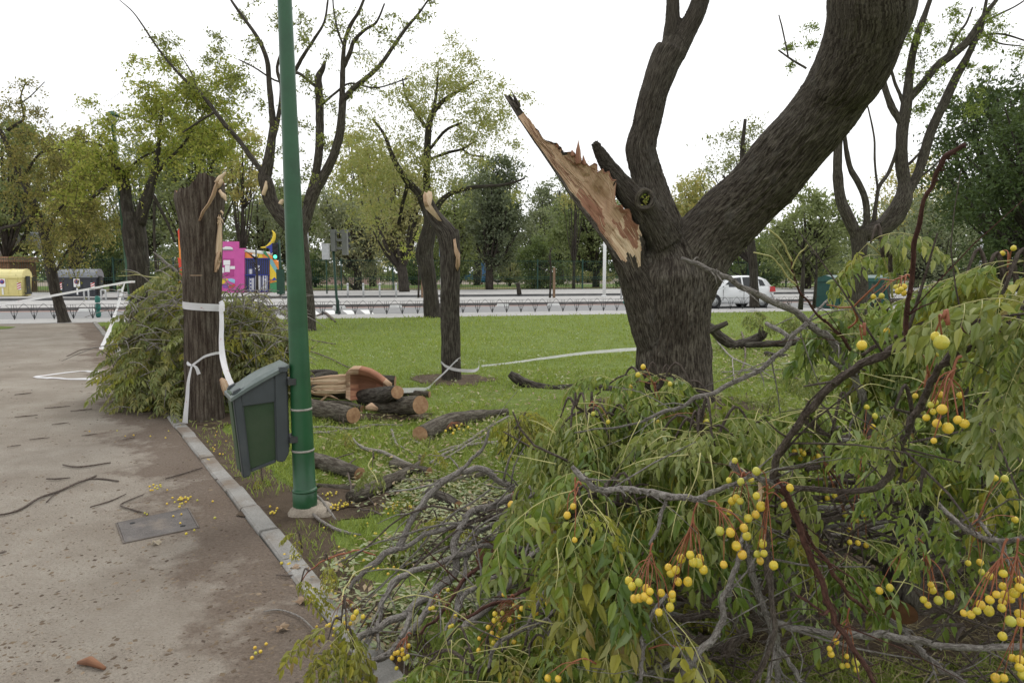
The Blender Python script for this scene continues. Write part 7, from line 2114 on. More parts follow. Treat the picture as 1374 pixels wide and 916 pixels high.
# stacked sticks seen end to end, right of the purple branch
sg = 'dark sticks stacked level in the middle of the brush'
st = random.Random(17)
for k in range(22):
    y = 572 + k * 8.2 + st.uniform(-3, 3); x0 = st.uniform(1045, 1085); x1 = st.uniform(1150, 1240)
    sl = st.uniform(-.28, -.02); w = st.uniform(6, 13); d0 = 1.95 + st.random() * .9
    pts = [(x0, y - sl * 40, w), (x0 + (x1 - x0) * .3, y - sl * 10 + st.uniform(-4, 4), w * .95), (x0 + (x1 - x0) * .65, y + sl * 30 + st.uniform(-4, 4), w * .9), (x1, y + sl * 70, w * .7)]
    fallen('dark stick lying level in the stack of branches right of the purple-brown branch', (pts, d0, d0 + st.uniform(-.1, .5)), m=st.choice(['twig_dark', 'twig', 'twig_dark']), group=sg)
for k in range(16):
    x0 = st.uniform(1180, 1280); y = st.uniform(575, 780); w = st.uniform(6, 11); d0 = 2.4 + st.random() * .7
    L = st.uniform(90, 170); sl = st.uniform(-.3, .35)
    fallen('dark stick lying behind the upright log at the right of the brush', ([(x0, y, w), (x0 + L * .5, y + sl * L * .5 + st.uniform(-6, 6), w), (x0 + L, y + sl * L, w * .7)], d0, d0 + st.uniform(-.2, .4)), m='twig_dark', group='dark sticks behind the upright log')
for k in range(14):
    x0 = st.uniform(760, 980); y = st.uniform(660, 840); w = st.uniform(5, 9); d0 = 2.3 + st.random() * .6
    L = st.uniform(80, 160); sl = st.uniform(-.5, .3)
    fallen('grey stick half buried in the hanging leaves left of the fruit', ([(x0, y, w), (x0 + L * .5, y + sl * L * .5 + st.uniform(-6, 6), w), (x0 + L, y + sl * L, w * .7)], d0, d0 + st.uniform(-.2, .4)), m='twig', group='sticks half buried in the hanging leaves')
b16 = fallen('grey forked branch with red fruit stalks at the lower right edge', ([(1262, 676, 7), (1272, 688, 9), (1286, 700, 10), (1310, 715, 10.5), (1330, 722, 10), (1348, 725, 10), (1374, 721, 9), (1420, 715, 8)], 1.5, 1.25), [([(1284, 700, 8), (1262, 712, 8), (1240, 721, 7), (1222, 722, 5)], 1.48, 1.5), ([(1310, 690, 6), (1320, 706, 7), (1338, 724, 7)], 1.6, 1.4), ([(1345, 727, 7), (1352, 745, 8), (1366, 765, 8), (1390, 790, 7)], 1.35, 1.3)])
B_D = [(1316, 811, 13), (1327, 819, 14), (1311, 819, 11), (1303, 824, 11), (1293, 822, 10), (1328, 804, 12), (1337, 797), (1346, 786), (1346, 769), (1361, 795, 14), (1368, 788, 13), (1356, 833, 16), (1369, 834, 14), (1344, 815), (1348, 798), (1356, 803), (1368, 823, 14), (1328, 772), (1368, 778), (1345, 853, 12), (1345, 807, 11), (1380, 800, 14), (1385, 820, 14), (1390, 785, 13)]
fruits(b16, (1352, 722), B_D[:12], 1.18, 12); fruits(b16, (1366, 722), B_D[12:], 1.22, 12)
fruits(b16, (1378, 800), [(1368, 885, 13), (1368, 895, 13), (1336, 909, 13), (1347, 909, 11), (1358, 882, 11), (1372, 905, 13), (1380, 878, 13)], 1.3)
fruits(b16, (1232, 722), [(1249, 784, 10), (1251, 791, 11), (1259, 805, 12), (1239, 804, 10), (1245, 811, 10), (1274, 798, 13)], 1.4); fruits(b16, (1226, 722), [(1180, 792, 11), (1194, 788, 11)], 1.42)
fruits(b16, (1300, 712), [(1335, 641, 9), (1348, 642, 11), (1362, 697, 10), (1315, 754, 10), (1317, 767, 9), (1299, 755, 8)], 1.55, 9)
# log standing in the heap with its sawn end to the viewer
def inner_log():
    o = log('upright bark-covered log deep in the brush, sawn end low towards the viewer', [(1203, 817, 54), (1214, 760, 50), (1228, 712, 46), (1243, 668, 42), (1257, 616, 38), (1266, 562, 34), (1272, 530, 30)], 'cut_red', None, dep=[2.0, 2.12, 2.25, 2.4, 2.55, 2.7, 2.8], m='bark', group=None)
inner_log()

# ---- leaves: drape left of the big trunk, hanging curtains, right edge
def leafy(label, stem, d0, d1, tufts, m='twig_dark', fr=()):
    st0 = lr.getstate(); PP, _ = stem_path(stem, d0, d1); lr.setstate(st0)
    o = fallen(label, (stem, d0, d1), m=m, name='leafy_branch')
    PP2, _ = smooth_path(PP, [1] * len(PP), 4); STEM[o.name] = [tuple(q) for q in PP2]
    for t_ in tufts: tuft(o, *t_)
    for f in fr: fruits(o, *f)
    return o
THIN[0] = 0.42
l1 = leafy('leafy green branch draped at the upper left of the brush, leaves hanging', [(900, 640, 12), (860, 600, 10), (820, 570, 8), (785, 552, 6), (770, 545, 4)], 2.7, 2.25,
    [(772, 545, 2.25, 8, 'hang', 'e'), (752, 560, 2.3, 6, 'hang', 'e'), (795, 545, 2.3, 7, 'hang', 'g'), (815, 556, 2.25, 7, 'hang', 'e'), (790, 575, 2.15, 7, 'hang', 'e'), (835, 568, 2.3, 6, 'hang', 'g'), (765, 590, 2.2, 5, 'hang', 'e'), (820, 596, 2.2, 7, 'hang', 'g'), (850, 590, 2.25, 7, 'hang', 'g'), (740, 600, 2.3, 3, 'hang', 'e')], fr=[((790, 545), [(796, 555, 7), (816, 566, 7)], 2.2)])
THIN[0] = 0.42
l2 = leafy('leafy branch with fresh green leaves in front of the massive trunk', [(930, 620, 12), (910, 570, 9), (885, 530, 7), (862, 512, 4)], 2.6, 2.3,
    [(862, 515, 2.3, 6, 'out', 'g'), (830, 520, 2.4, 6, 'out', 'g'), (885, 508, 2.3, 6, 'out', 'g'), (905, 520, 2.35, 7, 'out', 'g'), (930, 520, 2.3, 6, 'out', 'g'), (955, 530, 2.35, 7, 'hang', 'g'), (875, 540, 2.3, 7, 'hang', 'g'), (910, 548, 2.3, 7, 'hang', 'g'), (800, 530, 2.5, 5, 'out', 'g'), (945, 555, 2.3, 7, 'hang', 'g'), (980, 560, 2.35, 7, 'hang', 'g')], fr=[((880, 520), [(863, 492, 8), (856, 503, 7), (846, 519, 7), (899, 515, 7), (899, 596, 8), (883, 566, 7)], 2.2), ((945, 560), [(940, 565, 9), (942, 572, 9), (936, 577, 8), (948, 566, 9), (884, 566, 7)], 2.1)])
THIN[0] = 0.55
l3 = leafy('leafy branch with broad grey-green leaves in the centre of the brush', [(1010, 660, 12), (980, 620, 9), (955, 590, 7), (935, 575, 4)], 2.3, 1.9,
    [(955, 572, 1.85, 7, 'out', 'e'), (925, 580, 1.9, 7, 'hang', 'e'), (960, 600, 1.85, 6, 'out', 'e'), (985, 585, 1.9, 7, 'hang', 'e'), (1010, 575, 2.0, 6, 'out', 'e'), (1035, 556, 2.1, 5, 'out', 'g'), (900, 600, 1.95, 6, 'hang', 'g'), (935, 610, 1.85, 6, 'out', 'e'), (870, 610, 2.0, 6, 'hang', 'g')])
THIN[0] = 0.45
l4 = leafy('leafy branch hanging in a dark green curtain below the level grey branch', [(900, 690, 12), (860, 680, 9), (820, 672, 7), (790, 665, 4)], 2.2, 1.75,
    [(790, 668, 1.7, 6, 'hang', 'g'), (770, 660, 1.75, 6, 'hang', 'g'), (815, 672, 1.75, 6, 'hang', 'g'), (840, 676, 1.8, 6, 'hang', 'g'), (860, 690, 1.8, 6, 'hang', 'g'), (830, 650, 1.9, 6, 'hang', 'g'), (870, 650, 1.9, 6, 'hang', 'g'), (900, 680, 1.9, 5, 'hang', 'g'), (815, 730, 1.75, 5, 'hang', 'e'), (835, 745, 1.8, 5, 'hang', 'e')])
THIN[0] = 0.5
l5 = leafy('yellowing leafy branch hanging left of the fruit bunches', [(850, 760, 11), (810, 730, 9), (780, 705, 7), (760, 695, 4)], 2.1, 1.8,
    [(783, 690, 1.75, 6, 'hang', 'y'), (775, 715, 1.8, 5, 'hang', 'y'), (805, 700, 1.75, 6, 'hang', 'y'), (790, 740, 1.75, 5, 'hang', 'y'), (815, 735, 1.8, 5, 'hang', 'y'), (800, 780, 1.9, 6, 'hang', 'g'), (870, 800, 1.6, 3, 'hang', 'y'), (890, 815, 1.6, 3, 'hang', 'y'), (780, 800, 1.95, 6, 'hang', 'g')])
THIN[0] = 0.55
l6 = leafy('leafy branch with greenish leaves along the bottom edge left of centre', [(840, 900, 12), (780, 890, 10), (700, 890, 8), (620, 900, 5)], 2.1, 2.0,
    [(600, 860, 2.15, 5, 'out', 'e'), (570, 880, 2.1, 6, 'hang', 'g'), (620, 885, 2.05, 6, 'out', 'e'), (650, 880, 2.0, 6, 'hang', 'y'), (680, 870, 2.0, 6, 'hang', 'g'), (710, 880, 1.95, 6, 'hang', 'g'), (740, 865, 1.95, 6, 'hang', 'g'), (770, 850, 1.95, 6, 'hang', 'g'), (800, 840, 1.95, 6, 'hang', 'g'), (830, 850, 1.95, 6, 'hang', 'e'), (690, 840, 2.1, 5, 'hang', 'y'), (720, 835, 2.1, 5, 'hang', 'g'), (760, 885, 1.85, 6, 'hang', 'g'), (815, 885, 1.85, 6, 'hang', 'g'), (560, 905, 2.1, 4, 'out', 'g'), (640, 915, 1.95, 5, 'out', 'g')],
    fr=[((690, 800), [(664, 823, 8), (668, 829, 8), (663, 832, 8), (674, 822, 7), (670, 837, 7), (684, 831, 8), (697, 827, 7), (712, 811, 8), (700, 816, 8), (690, 812, 7), (672, 842, 7), (660, 849, 7)], 2.05), ((700, 815), [(655, 841, 7), (662, 862, 7), (642, 872, 7), (676, 797, 7), (735, 809, 8), (720, 822, 7), (643, 856, 6), (690, 861, 8), (668, 855, 7)], 2.05),
        ((552, 850), [(548, 866, 7), (540, 871, 7), (534, 875, 7), (540, 877, 7), (530, 876, 7), (547, 880, 7), (526, 882, 7), (536, 884, 7), (532, 896, 6), (543, 883, 7)], 2.3), ((582, 800), [(581, 815, 7), (577, 816, 6), (601, 791, 6), (611, 826, 6), (604, 841, 7), (607, 839, 6)], 2.55), ((690, 665), [(686, 677, 11)], 2.9)])
l7 = leafy('drooping sprig with long yellow-green leaves over the near kerb end', [(500, 760, 3), (475, 770, 3), (462, 790, 3), (460, 820, 3), (458, 840, 3)], 2.8, 2.35,
    [(458, 835, 2.35, 6, 'hang', 'y', .8, (464, 800, 2.4)), (465, 845, 2.3, 5, 'hang', 'y', .8, (462, 815, 2.35)), (440, 858, 2.3, 4, 'hang', 'y', .7, (458, 830, 2.35)), (475, 870, 2.35, 3, 'hang', 'e', .7, (466, 840, 2.35))], m='stalk', fr=[((460, 800), [(451, 831, 8), (474, 828, 9), (478, 821, 8), (487, 827, 7), (442, 838, 6), (463, 835, 6), (470, 836, 6)], 2.35)])
l8 = leafy('thin arching sprig with a few yellow leaves hanging over the kerb', [(505, 745, 3), (480, 737, 3), (455, 742, 3), (430, 753, 3), (412, 768, 2.5), (404, 780, 2)], 3.0, 2.9, [(404, 780, 2.9, 3, 'hang', 'y', .75, (415, 766, 2.9)), (398, 715, 3.6, 4, 'hang', 'y', .7, (405, 735, 3.6)), (440, 752, 2.9, 2, 'hang', 'y', .6, (436, 750, 2.9))], m='stem_red')
THIN[0] = 0.75
l9 = leafy('leafy branch at the right edge with large pale drooping leaves close to the viewer', [(1470, 470, 8), (1430, 450, 7), (1400, 430, 6), (1375, 410, 4)], 1.15, 1.0,
    [(1380, 425, .98, 5, 'hang', 'e', .62, (1410, 440, 1.05)), (1395, 440, .95, 5, 'hang', 'e', .62, (1420, 445, 1.0)), (1358, 445, 1.1, 4, 'hang', 'e', .6, (1400, 450, 1.1)), (1385, 475, 1.0, 5, 'hang', 'e', .62, (1415, 465, 1.05)), (1370, 520, 1.15, 4, 'hang', 'e', .6, (1400, 490, 1.15)), (1345, 395, 1.1, 3, 'hang', 'g', .6, (1390, 410, 1.1))])
THIN[0] = .8
l10 = leafy('leafy sprig with folded green leaves at the right edge above the pale leaves', [(1400, 400, 4), (1370, 390, 4), (1340, 385, 3), (1320, 375, 3)], 1.3, 1.3,
    [(1320, 376, 1.3, 4, 'out', 'g', .7, (1350, 390, 1.3)), (1350, 365, 1.3, 4, 'out', 'y', .7, (1365, 390, 1.3)), (1375, 350, 1.25, 5, 'out', 'y', .75, (1375, 390, 1.3)), (1290, 385, 1.5, 4, 'out', 'g', .7, (1330, 400, 1.5)), (1265, 395, 1.6, 3, 'out', 'g', .7, (1320, 405, 1.6))], m='stalk')
THIN[0] = .6
l11 = leafy('leafy shoot with hanging green leaves in front of the upright log', [(1240, 560, 7), (1220, 552, 6), (1205, 548, 5), (1195, 545, 4)], 1.5, 1.35,
    [(1200, 548, 1.35, 4, 'hang', 'e', .65, (1225, 555, 1.4)), (1212, 600, 1.4, 4, 'hang', 'g', .65, (1225, 580, 1.4)), (1208, 650, 1.45, 4, 'hang', 'g', .65, (1215, 625, 1.45)), (1235, 660, 1.5, 4, 'hang', 'g', .65, (1240, 640, 1.5))])
THIN[0] = 0.45
l12 = leafy('leafy branch with fresh leaves between the forked tree and the upright twig', [(1230, 500, 10), (1210, 450, 8), (1190, 420, 6), (1170, 405, 4)], 2.4, 2.2,
    [(1170, 418, 2.2, 6, 'out', 'g'), (1195, 408, 2.2, 6, 'out', 'g'), (1150, 440, 2.3, 6, 'out', 'g'), (1180, 440, 2.2, 6, 'hang', 'g'), (1215, 425, 2.2, 6, 'out', 'e'), (1245, 425, 2.2, 6, 'out', 'g'), (1130, 470, 2.4, 6, 'hang', 'g'), (1160, 470, 2.4, 6, 'hang', 'g'), (1200, 465, 2.3, 6, 'hang', 'y'), (1235, 455, 2.2, 6, 'hang', 'g'), (1265, 440, 2.2, 6, 'hang', 'e'), (1290, 425, 2.2, 6, 'out', 'g'), (1170, 500, 2.4, 4, 'hang', 'g'), (1250, 480, 2.2, 4, 'hang', 'y')])
THIN[0] = .8
l13 = leafy('sprig of pale leaves standing before the dark container', [(1200, 400, 4), (1195, 370, 3.5), (1185, 345, 3), (1165, 325, 2.5)], 1.8, 1.75, [(1168, 326, 1.75, 4, 'out', 'e', .65, (1185, 345, 1.75)), (1190, 345, 1.75, 3, 'out', 'g', .6, (1195, 365, 1.75)), (1120, 390, 2.2, 3, 'hang', 'e', .7, (1140, 400, 2.2))], m='stalk')
THIN[0] = 0.32
l14 = leafy('dark leafy branch spread across the middle right of the brush', [(1400, 640, 12), (1340, 600, 10), (1300, 580, 8), (1280, 560, 5)], 2.3, 2.1,
    [(1300, 500, 2.2, 6, 'hang', 'g'), (1330, 520, 2.1, 6, 'hang', 'g'), (1285, 540, 2.2, 6, 'hang', 'g'), (1310, 570, 2.1, 6, 'hang', 'g'), (1350, 580, 2.0, 6, 'hang', 'g'), (1320, 610, 2.0, 6, 'hang', 'g'), (1370, 620, 1.9, 6, 'hang', 'g'), (1345, 640, 1.9, 5, 'hang', 'g'), (1395, 570, 1.9, 6, 'hang', 'g'), (1300, 640, 2.1, 5, 'hang', 'g'), (1370, 670, 1.8, 5, 'hang', 'g'), (1270, 590, 2.2, 5, 'hang', 'y'), (1345, 480, 2.1, 6, 'out', 'g'), (1390, 480, 2.0, 6, 'hang', 'g'), (1320, 690, 2.0, 4, 'hang', 'g')])
THIN[0] = 0.4
l15 = leafy('leafy branch with narrow hanging leaves behind the stacked sticks', [(1160, 620, 9), (1120, 590, 8), (1095, 575, 6), (1080, 565, 4)], 2.3, 2.0,
    [(1085, 562, 2.0, 5, 'hang', 'g'), (1115, 556, 2.0, 6, 'out', 'g'), (1140, 548, 2.1, 6, 'hang', 'g'), (1100, 540, 2.3, 6, 'out', 'g'), (1060, 560, 2.2, 5, 'out', 'g')], fr=[((1090, 600), [(1074, 605, 8), (1078, 608, 8), (1066, 606, 8), (1099, 600, 7), (1092, 614, 8), (1098, 612, 8), (1074, 615, 7), (1160, 642, 8), (1134, 690, 9), (1110, 668, 8), (1100, 672, 8), (1158, 689, 8), (1149, 697, 8), (1120, 665, 8), (1140, 711, 9)], 2.1, 8), ((1150, 590), [(1180, 590, 9), (1186, 588, 8), (1171, 572, 8), (1174, 558, 8), (1163, 546, 8, ), (1140, 727, 8), (1151, 728, 8), (1162, 731, 8), (1189, 578, 8)], 2.0, 8)])
THIN[0] = 0.45
l16 = leafy('low leafy branch in the shade behind the kinked branch', [(1200, 760, 9), (1150, 740, 8), (1110, 735, 6)], 2.3, 2.0,
    [(1110, 735, 2.0, 5, 'hang', 'g'), (1140, 730, 2.0, 5, 'hang', 'g'), (1160, 760, 2.0, 5, 'out', 'g'), (1040, 690, 1.9, 4, 'hang', 'y', .8, (1042, 660, 1.7)), (1055, 700, 1.9, 4, 'hang', 'g'), (1090, 760, 2.1, 5, 'out', 'g')])
THIN[0] = 1.2
l17 = leafy('small leafy sprig standing on the lawn beside the long tapering log', [(668, 610, 5), (680, 590, 4), (695, 570, 3), (705, 552, 2)], 4.9, 5.0,
    [(700, 552, 5.0, 5, 'hang', 'y', 1.0, (690, 590, 5.0)), (685, 560, 5.0, 5, 'hang', 'y', 1.0, (685, 600, 5.0)), (718, 560, 5.0, 5, 'hang', 'y', 1.0, (700, 600, 5.0)), (700, 575, 4.9, 4, 'hang', 'g', 1.0, (695, 610, 4.9))], fr=[((600, 575), [(604, 574, 4), (610, 577, 4), (616, 575, 4), (622, 577, 4), (613, 571, 4), (598, 578, 4), (628, 573, 4), (608, 581, 4), (619, 569, 4)], 4.8)])
THIN[0] = .8
l18 = leafy('little yellow-green sprig in the grass near the bundle of thin twigs', [(500, 615, 3), (495, 625, 2.5), (502, 635, 2), (508, 650, 2)], 4.6, 4.4, [(500, 627, 4.5, 4, 'hang', 'e', .8, (502, 615, 4.6)), (462, 575, 6.0, 3, 'hang', 'y', .8, (460, 568, 6.0)), (455, 572, 6.0, 2, 'hang', 'e', .8, (456, 562, 6.0)), (575, 600, 5.2, 3, 'hang', 'y', .7, (582, 590, 5.2)), (350, 636, 4.9, 4, 'out', 'g', .8, (352, 645, 4.9)), (600, 700, 3.6, 5, 'out', 'y', .8, (620, 715, 3.6)), (575, 690, 3.7, 4, 'out', 'g', .8, (590, 710, 3.7))], m='stalk')
# leaves on the lawn right of the massive trunk
l19 = leafy('broken leafy sprays lying on the grass right of the massive trunk', [(1100, 520, 4), (1075, 510, 4), (1050, 500, 3)], 8.5, 9.2,
    [(1010, 420, 13.0, 6, 'hang', 'e', 1.3), (1030, 425, 13.0, 6, 'hang', 'e', 1.3), (1075, 480, 9.5, 8, 'out', 'e'), (1100, 490, 9, 8, 'out', 'e'), (1060, 500, 9, 8, 'out', 'e'), (1085, 510, 8.5, 8, 'out', 'e'), (1110, 505, 8.5, 8, 'out', 'e'), (1065, 420, 14, 6, 'hang', 'e', 1.5), (1125, 410, 15, 6, 'hang', 'e', 1.6), (1115, 430, 15, 6, 'hang', 'e', 1.6), (1075, 430, 14, 5, 'hang', 'e', 1.4), (1000, 530, 7.6, 6, 'out', 'e', .8), (1040, 530, 7.6, 6, 'out', 'e', .8)])

# bare pale leaf stalks sticking out among the leaves
def stalks(root, zones):
    for (x0, x1, y0, y1, d0, d1, n) in zones:
        for k in range(n):
            x, y, d = lr.uniform(x0, x1), lr.uniform(y0, y1), lr.uniform(d0, d1)
            L = lr.uniform(35, 110) * 2.0 / d * .75; a = lr.choice([lr.uniform(-.6, .5), lr.uniform(.9, 1.9)])
            p, e = D(x, y, d), D(x + L * math.cos(a) * lr.choice([-1, 1]), y + L * math.sin(a), d + lr.uniform(-.12, .12))
            c = root.location; mb = MB()
            mb.tube([p - c, (p + e) / 2 - c + Vector((lr.uniform(-.02, .02), 0, lr.uniform(.0, .03))), e - c], [.0017, .0014, .0008], 5, 0, sub=3)
            mb.build('leaf_stalk', M['stalk'], root)
stalks(l1, [(740, 900, 520, 640, 1.9, 2.2, 16)]); stalks(l3, [(900, 1060, 560, 680, 1.5, 1.8, 16)]); stalks(l6, [(560, 860, 780, 900, 1.7, 2.0, 26)])
stalks(l12, [(1080, 1374, 400, 560, 1.4, 2.0, 22)]); stalks(l14, [(1180, 1374, 560, 780, 1.4, 1.9, 16)]); stalks(l5, [(740, 860, 640, 800, 1.6, 1.8, 10)])

# ---- dense inner mass of the heap: leaves, straw and twigs past counting
def inner_mass():
    tx = [700, 740, 760, 850, 900, 960, 1060, 1110, 1200, 1300, 1440]; ty = [720, 660, 610, 560, 550, 590, 590, 560, 520, 500, 480]
    n = 1250
    mb = MB(); rng = np.random.default_rng(5)
    px = rng.uniform(735, 1440, n); d = 2.45 + 1.25 * rng.random(n) ** .8
    top = np.interp(px, tx, ty) + 18
    bot = np.array([HOR + CAM_H / q * FPX * .97 for q in d])
    py = top + (bot - top) * rng.random(n) ** .75
    srcs = [FR[k]['low'][i] for k in 'gge' for i in range(4)] + [FR['y']['low'][0]]
    data = []
    for me in srcs:
        v = np.empty(len(me.vertices) * 3); me.vertices.foreach_get('co', v)
        data.append((v.reshape(-1, 3), [tuple(p.vertices) for p in me.polygons], [p.material_index for p in me.polygons], 1 + 'gey'.index([k for k in 'gey' if me in FR[k]['low']][0])))
    for i in range(n):
        if py[i] > 650 and px[i] > 850 and rng.random() < .72: continue
        if 1040 < px[i] < 1250 and 570 < py[i] and rng.random() < .93: continue
        if 1250 <= px[i] and 560 < py[i] and rng.random() < .55: continue
        p = A3(D(px[i], py[i], d[i]))
        if p[2] < .05: p[2] = .05
        k = rng.integers(len(data)); v, F, mi, lm = data[k]
        a = rng.uniform(0, 6.28); c, s = math.cos(a), math.sin(a)
        t1 = rng.normal() * .35
        Rz = np.array([[c, -s, 0], [s, c, 0], [0, 0, 1]]) @ np.array([[1, 0, 0], [0, math.cos(t1), -math.sin(t1)], [0, math.sin(t1), math.cos(t1)]])
        by = {}
        for f, q in zip(F, mi): by.setdefault((len(f), q), []).append(f)
        mb.add(v @ Rz.T + p, np.zeros((0, 3), int))
        for (ln, q), fs in by.items():
            mb.f.append(np.array(fs, dtype=np.int64) + mb.n - len(v)); mb.m.append(np.full(len(fs), lm if q else 0))
    mb.f = [f for f in mb.f if len(f)]; mb.m = [m_ for m_ in mb.m if len(m_)]
    o = mb.build('heap_foliage', [M['stalk'], M['leaf'], M['leaf_grey'], M['leaf_yellow']], smooth=False)
    tag(o, 'dense mass of wilting leaves inside the brush heap', 'foliage', kind='stuff')
    mb = MB()
    for i in range(620):
        x = rng.uniform(760, 1420); dd = rng.uniform(1.95, 3.3)
        t_ = np.interp(x, tx, ty) + 40; b_ = HOR + CAM_H / dd * FPX
        y = t_ + (b_ - t_) * rng.random() ** .7
        p = A3(D(x, y, dd)); L = rng.uniform(.12, .5); a = rng.uniform(0, 6.28)
        q = np.array([math.cos(a), math.sin(a) * .6, rng.normal() * .35]) * L
        p[2] = max(p[2], .04); r = rng.uniform(.0025, .007)
        e = p + q; e[2] = max(e[2], .03)
        mb.tube([p, (p + e) / 2 + rng.normal(size=3) * L * .08, e], [r, r * .85, r * .5], 5, 0, sub=2)
    tag(mb.build('twig_tangle', M['twig_dark']), 'tangle of thin dark twigs inside the brush heap', 'twigs', kind='stuff')
    mb = MB()
    for i in range(900):
        p = A3(G(rng.uniform(830, 1400), rng.uniform(840, 960))); p[2] = rng.uniform(.0, .06); a = rng.uniform(0, 6.28); L = rng.uniform(.05, .2)
        e = p + np.array([math.cos(a), math.sin(a), rng.uniform(-.1, .3)]) * L; e[2] = max(.005, e[2])
        mb.tube([p, (p + e) / 2 + np.array([0, 0, .015]), e], [.0015, .0013, .0008], 3, 0, cap=False)
    straw = plain('dry_straw', (.30, .25, .13), .8, var=.35, scale=9, bmp=0)
    tag(mb.build('dry_grass', straw), 'dry straw-coloured grass on the ground under the brush', 'dry grass', kind='stuff')
inner_mass()

# ---- leafy heap behind the thick snapped trunk
def left_heap():
    rng = np.random.default_rng(15)
    prof_x = [152, 165, 188, 205, 220, 245, 300, 330, 365, 392]
    prof_y = [500, 455, 408, 376, 354, 372, 390, 402, 405, 440]
    cx = 258; d0 = 8.5
    base_y = HOR + CAM_H / d0 * FPX
    labs = ['leafy fallen branch at the left side of the heap, hanging over the sandy path', 'tall leafy branch forming the peak of the heap behind the snapped trunk',
            'leafy branch low in the heap beside the kerb', 'leafy branch right of the thick snapped trunk, above the bin', 'twiggy leafy branch at the right end of the heap by the lamp post', 'leafy branch deep in the middle of the heap behind the trunk']
    zones = [(152, 205, 410, 530), (188, 260, 345, 440), (172, 262, 470, 545), (290, 345, 380, 490), (330, 392, 395, 500), (200, 330, 400, 520)]
    stems = [[(250, 470, 9), (215, 450, 7), (180, 450, 5), (140, 470, 3)], [(280, 420, 10), (255, 385, 8), (235, 362, 6), (215, 345, 4), (205, 338, 2)], [(270, 520, 8), (230, 520, 6), (190, 530, 4), (160, 535, 3)],
             [(280, 450, 9), (310, 430, 7), (335, 410, 5), (350, 395, 3)], [(300, 470, 9), (340, 455, 8), (365, 450, 7), (384, 452, 6)], [(300, 460, 9), (270, 440, 7), (240, 420, 5), (225, 400, 3)]]
    counts = [110, 110, 105, 110, 105, 120]
    for lab, (x0, x1, y0, y1), stp, cnt in zip(labs, zones, stems, counts):
        o = fallen(lab, (stp, d0 + .1, d0 - .3), m='twig', name='leafy_branch')
        for k in range(14):
            x = rng.uniform(x0, x1); y = max(np.interp(x, prof_x, prof_y) - rng.uniform(-6, 10), rng.uniform(y0, y1)); dd = d0 - rng.uniform(-.3, 1.0)
            x2 = x + rng.normal() * 28; y2 = y + rng.normal() * 16 - 4
            me, _ = add_stem(o, 'twig', [(x, y, 2.2), ((x + x2) / 2 + rng.normal() * 4, (y + y2) / 2 - 3, 1.8), (x2, y2, 1)], dd, dd - rng.uniform(-.2, .3), lr.choice(['twig', 'twig_dark', 'stalk']), 5)
            link('twig', me, o)
        for k in range(cnt):
            x = rng.uniform(x0, x1); t_ = np.interp(x, prof_x, prof_y)
            y = max(t_ + rng.random() ** 1.5 * 20 - 3, rng.uniform(y0, y1))
            q = (y - t_) / max(30, base_y - t_)
            dd = d0 + .2 - 1.15 * min(1, q + .15) ** .7 * (1 - .35 * abs(x - cx) / 130) + rng.normal() * .16
            p = D(x, y, dd)
            if p.z < .08: p.z = .08
            put_leaf(o, p, 'low', rng.choice(['p', 'p', 'p', 'y', 'e']), rng.uniform(3.5, 6.0) if rng.random() < .7 else rng.uniform(0, 6.28), .95 / LSC, .35)
    # the uncounted mass inside
    mb = MB(); n = 15000
    x = rng.uniform(156, 392, n); t_ = np.interp(x, prof_x, prof_y) + 12
    y = t_ + (540 - t_) * rng.random(n) ** .8
    q = (y - t_) / np.maximum(30, base_y - t_)
    dd = d0 + .4 - .95 * np.minimum(1, q + .1) ** .7 * (1 - .35 * np.abs(x - cx) / 130) + rng.random(n) * .5
    P = np.array([A3(D(a, b_, c)) for a, b_, c in zip(x, y, dd)]); P[:, 2] = np.maximum(P[:, 2], .04)
    V, F = leafquads(P, .11, rng, .7); mb.add(V, F)
    tag(mb.build('heap_foliage', M['leaf_pile'], smooth=False), 'uncounted wilting leaves inside the heap behind the snapped trunk', 'foliage', kind='stuff')
    mb = MB()
    for k in range(420):
        x0 = rng.uniform(165, 388); y0 = max(np.interp(x0, prof_x, prof_y) - 4, rng.uniform(380, 555)); d1 = d0 - rng.uniform(.1, 1.1)
        x1, y1 = x0 + rng.normal() * 30, y0 + rng.normal() * 18
        p, e = D(x0, y0, d1), D(x1, y1, d1 + rng.uniform(-.3, .3)); p.z = max(p.z, .05); e.z = max(e.z, .05)
        mb.tube([p, (p + e) / 2 + Vector((0, 0, .05)), e], [.006, .005, .003], 4, 0, sub=2)
    tag(mb.build('twig_tangle', M['twig']), 'thin grey twigs sticking out of the heap behind the snapped trunk', 'twigs', kind='stuff')
    mb = MB(); P = [D(a, b_, 7.6) for a, b_ in ((232, 534), (236, 524), (236, 512), (229, 505))]
    c = P[0].copy(); mb.tube([p - c for p in P], [.012, .02, .022, .01], 7, 0, sub=3, rough=.3)
    tag(mb.build('wood_sliver', M['wood_pale'], None, True, c), 'bent pale sliver of wood leaning at the foot of the leafy heap', 'wood sliver')
    mb = MB(); P = [D(a, b_, 7.1) for a, b_ in ((296, 508), (300, 512), (303, 522), (302, 530))]
    c = P[0].copy(); mb.tube([p - c for p in P], [.02, .035, .04, .015], 7, 0, sub=3, rough=.3)
    tag(mb.build('wood_chunk', M['wood'], None, True, c), 'orange torn wood chunk behind the thick snapped trunk on its right', 'wood chunk')
left_heap()
# ================================================================== TREES BEHIND THE STREET
GP = 'trees beyond the street'
pt = px_tree
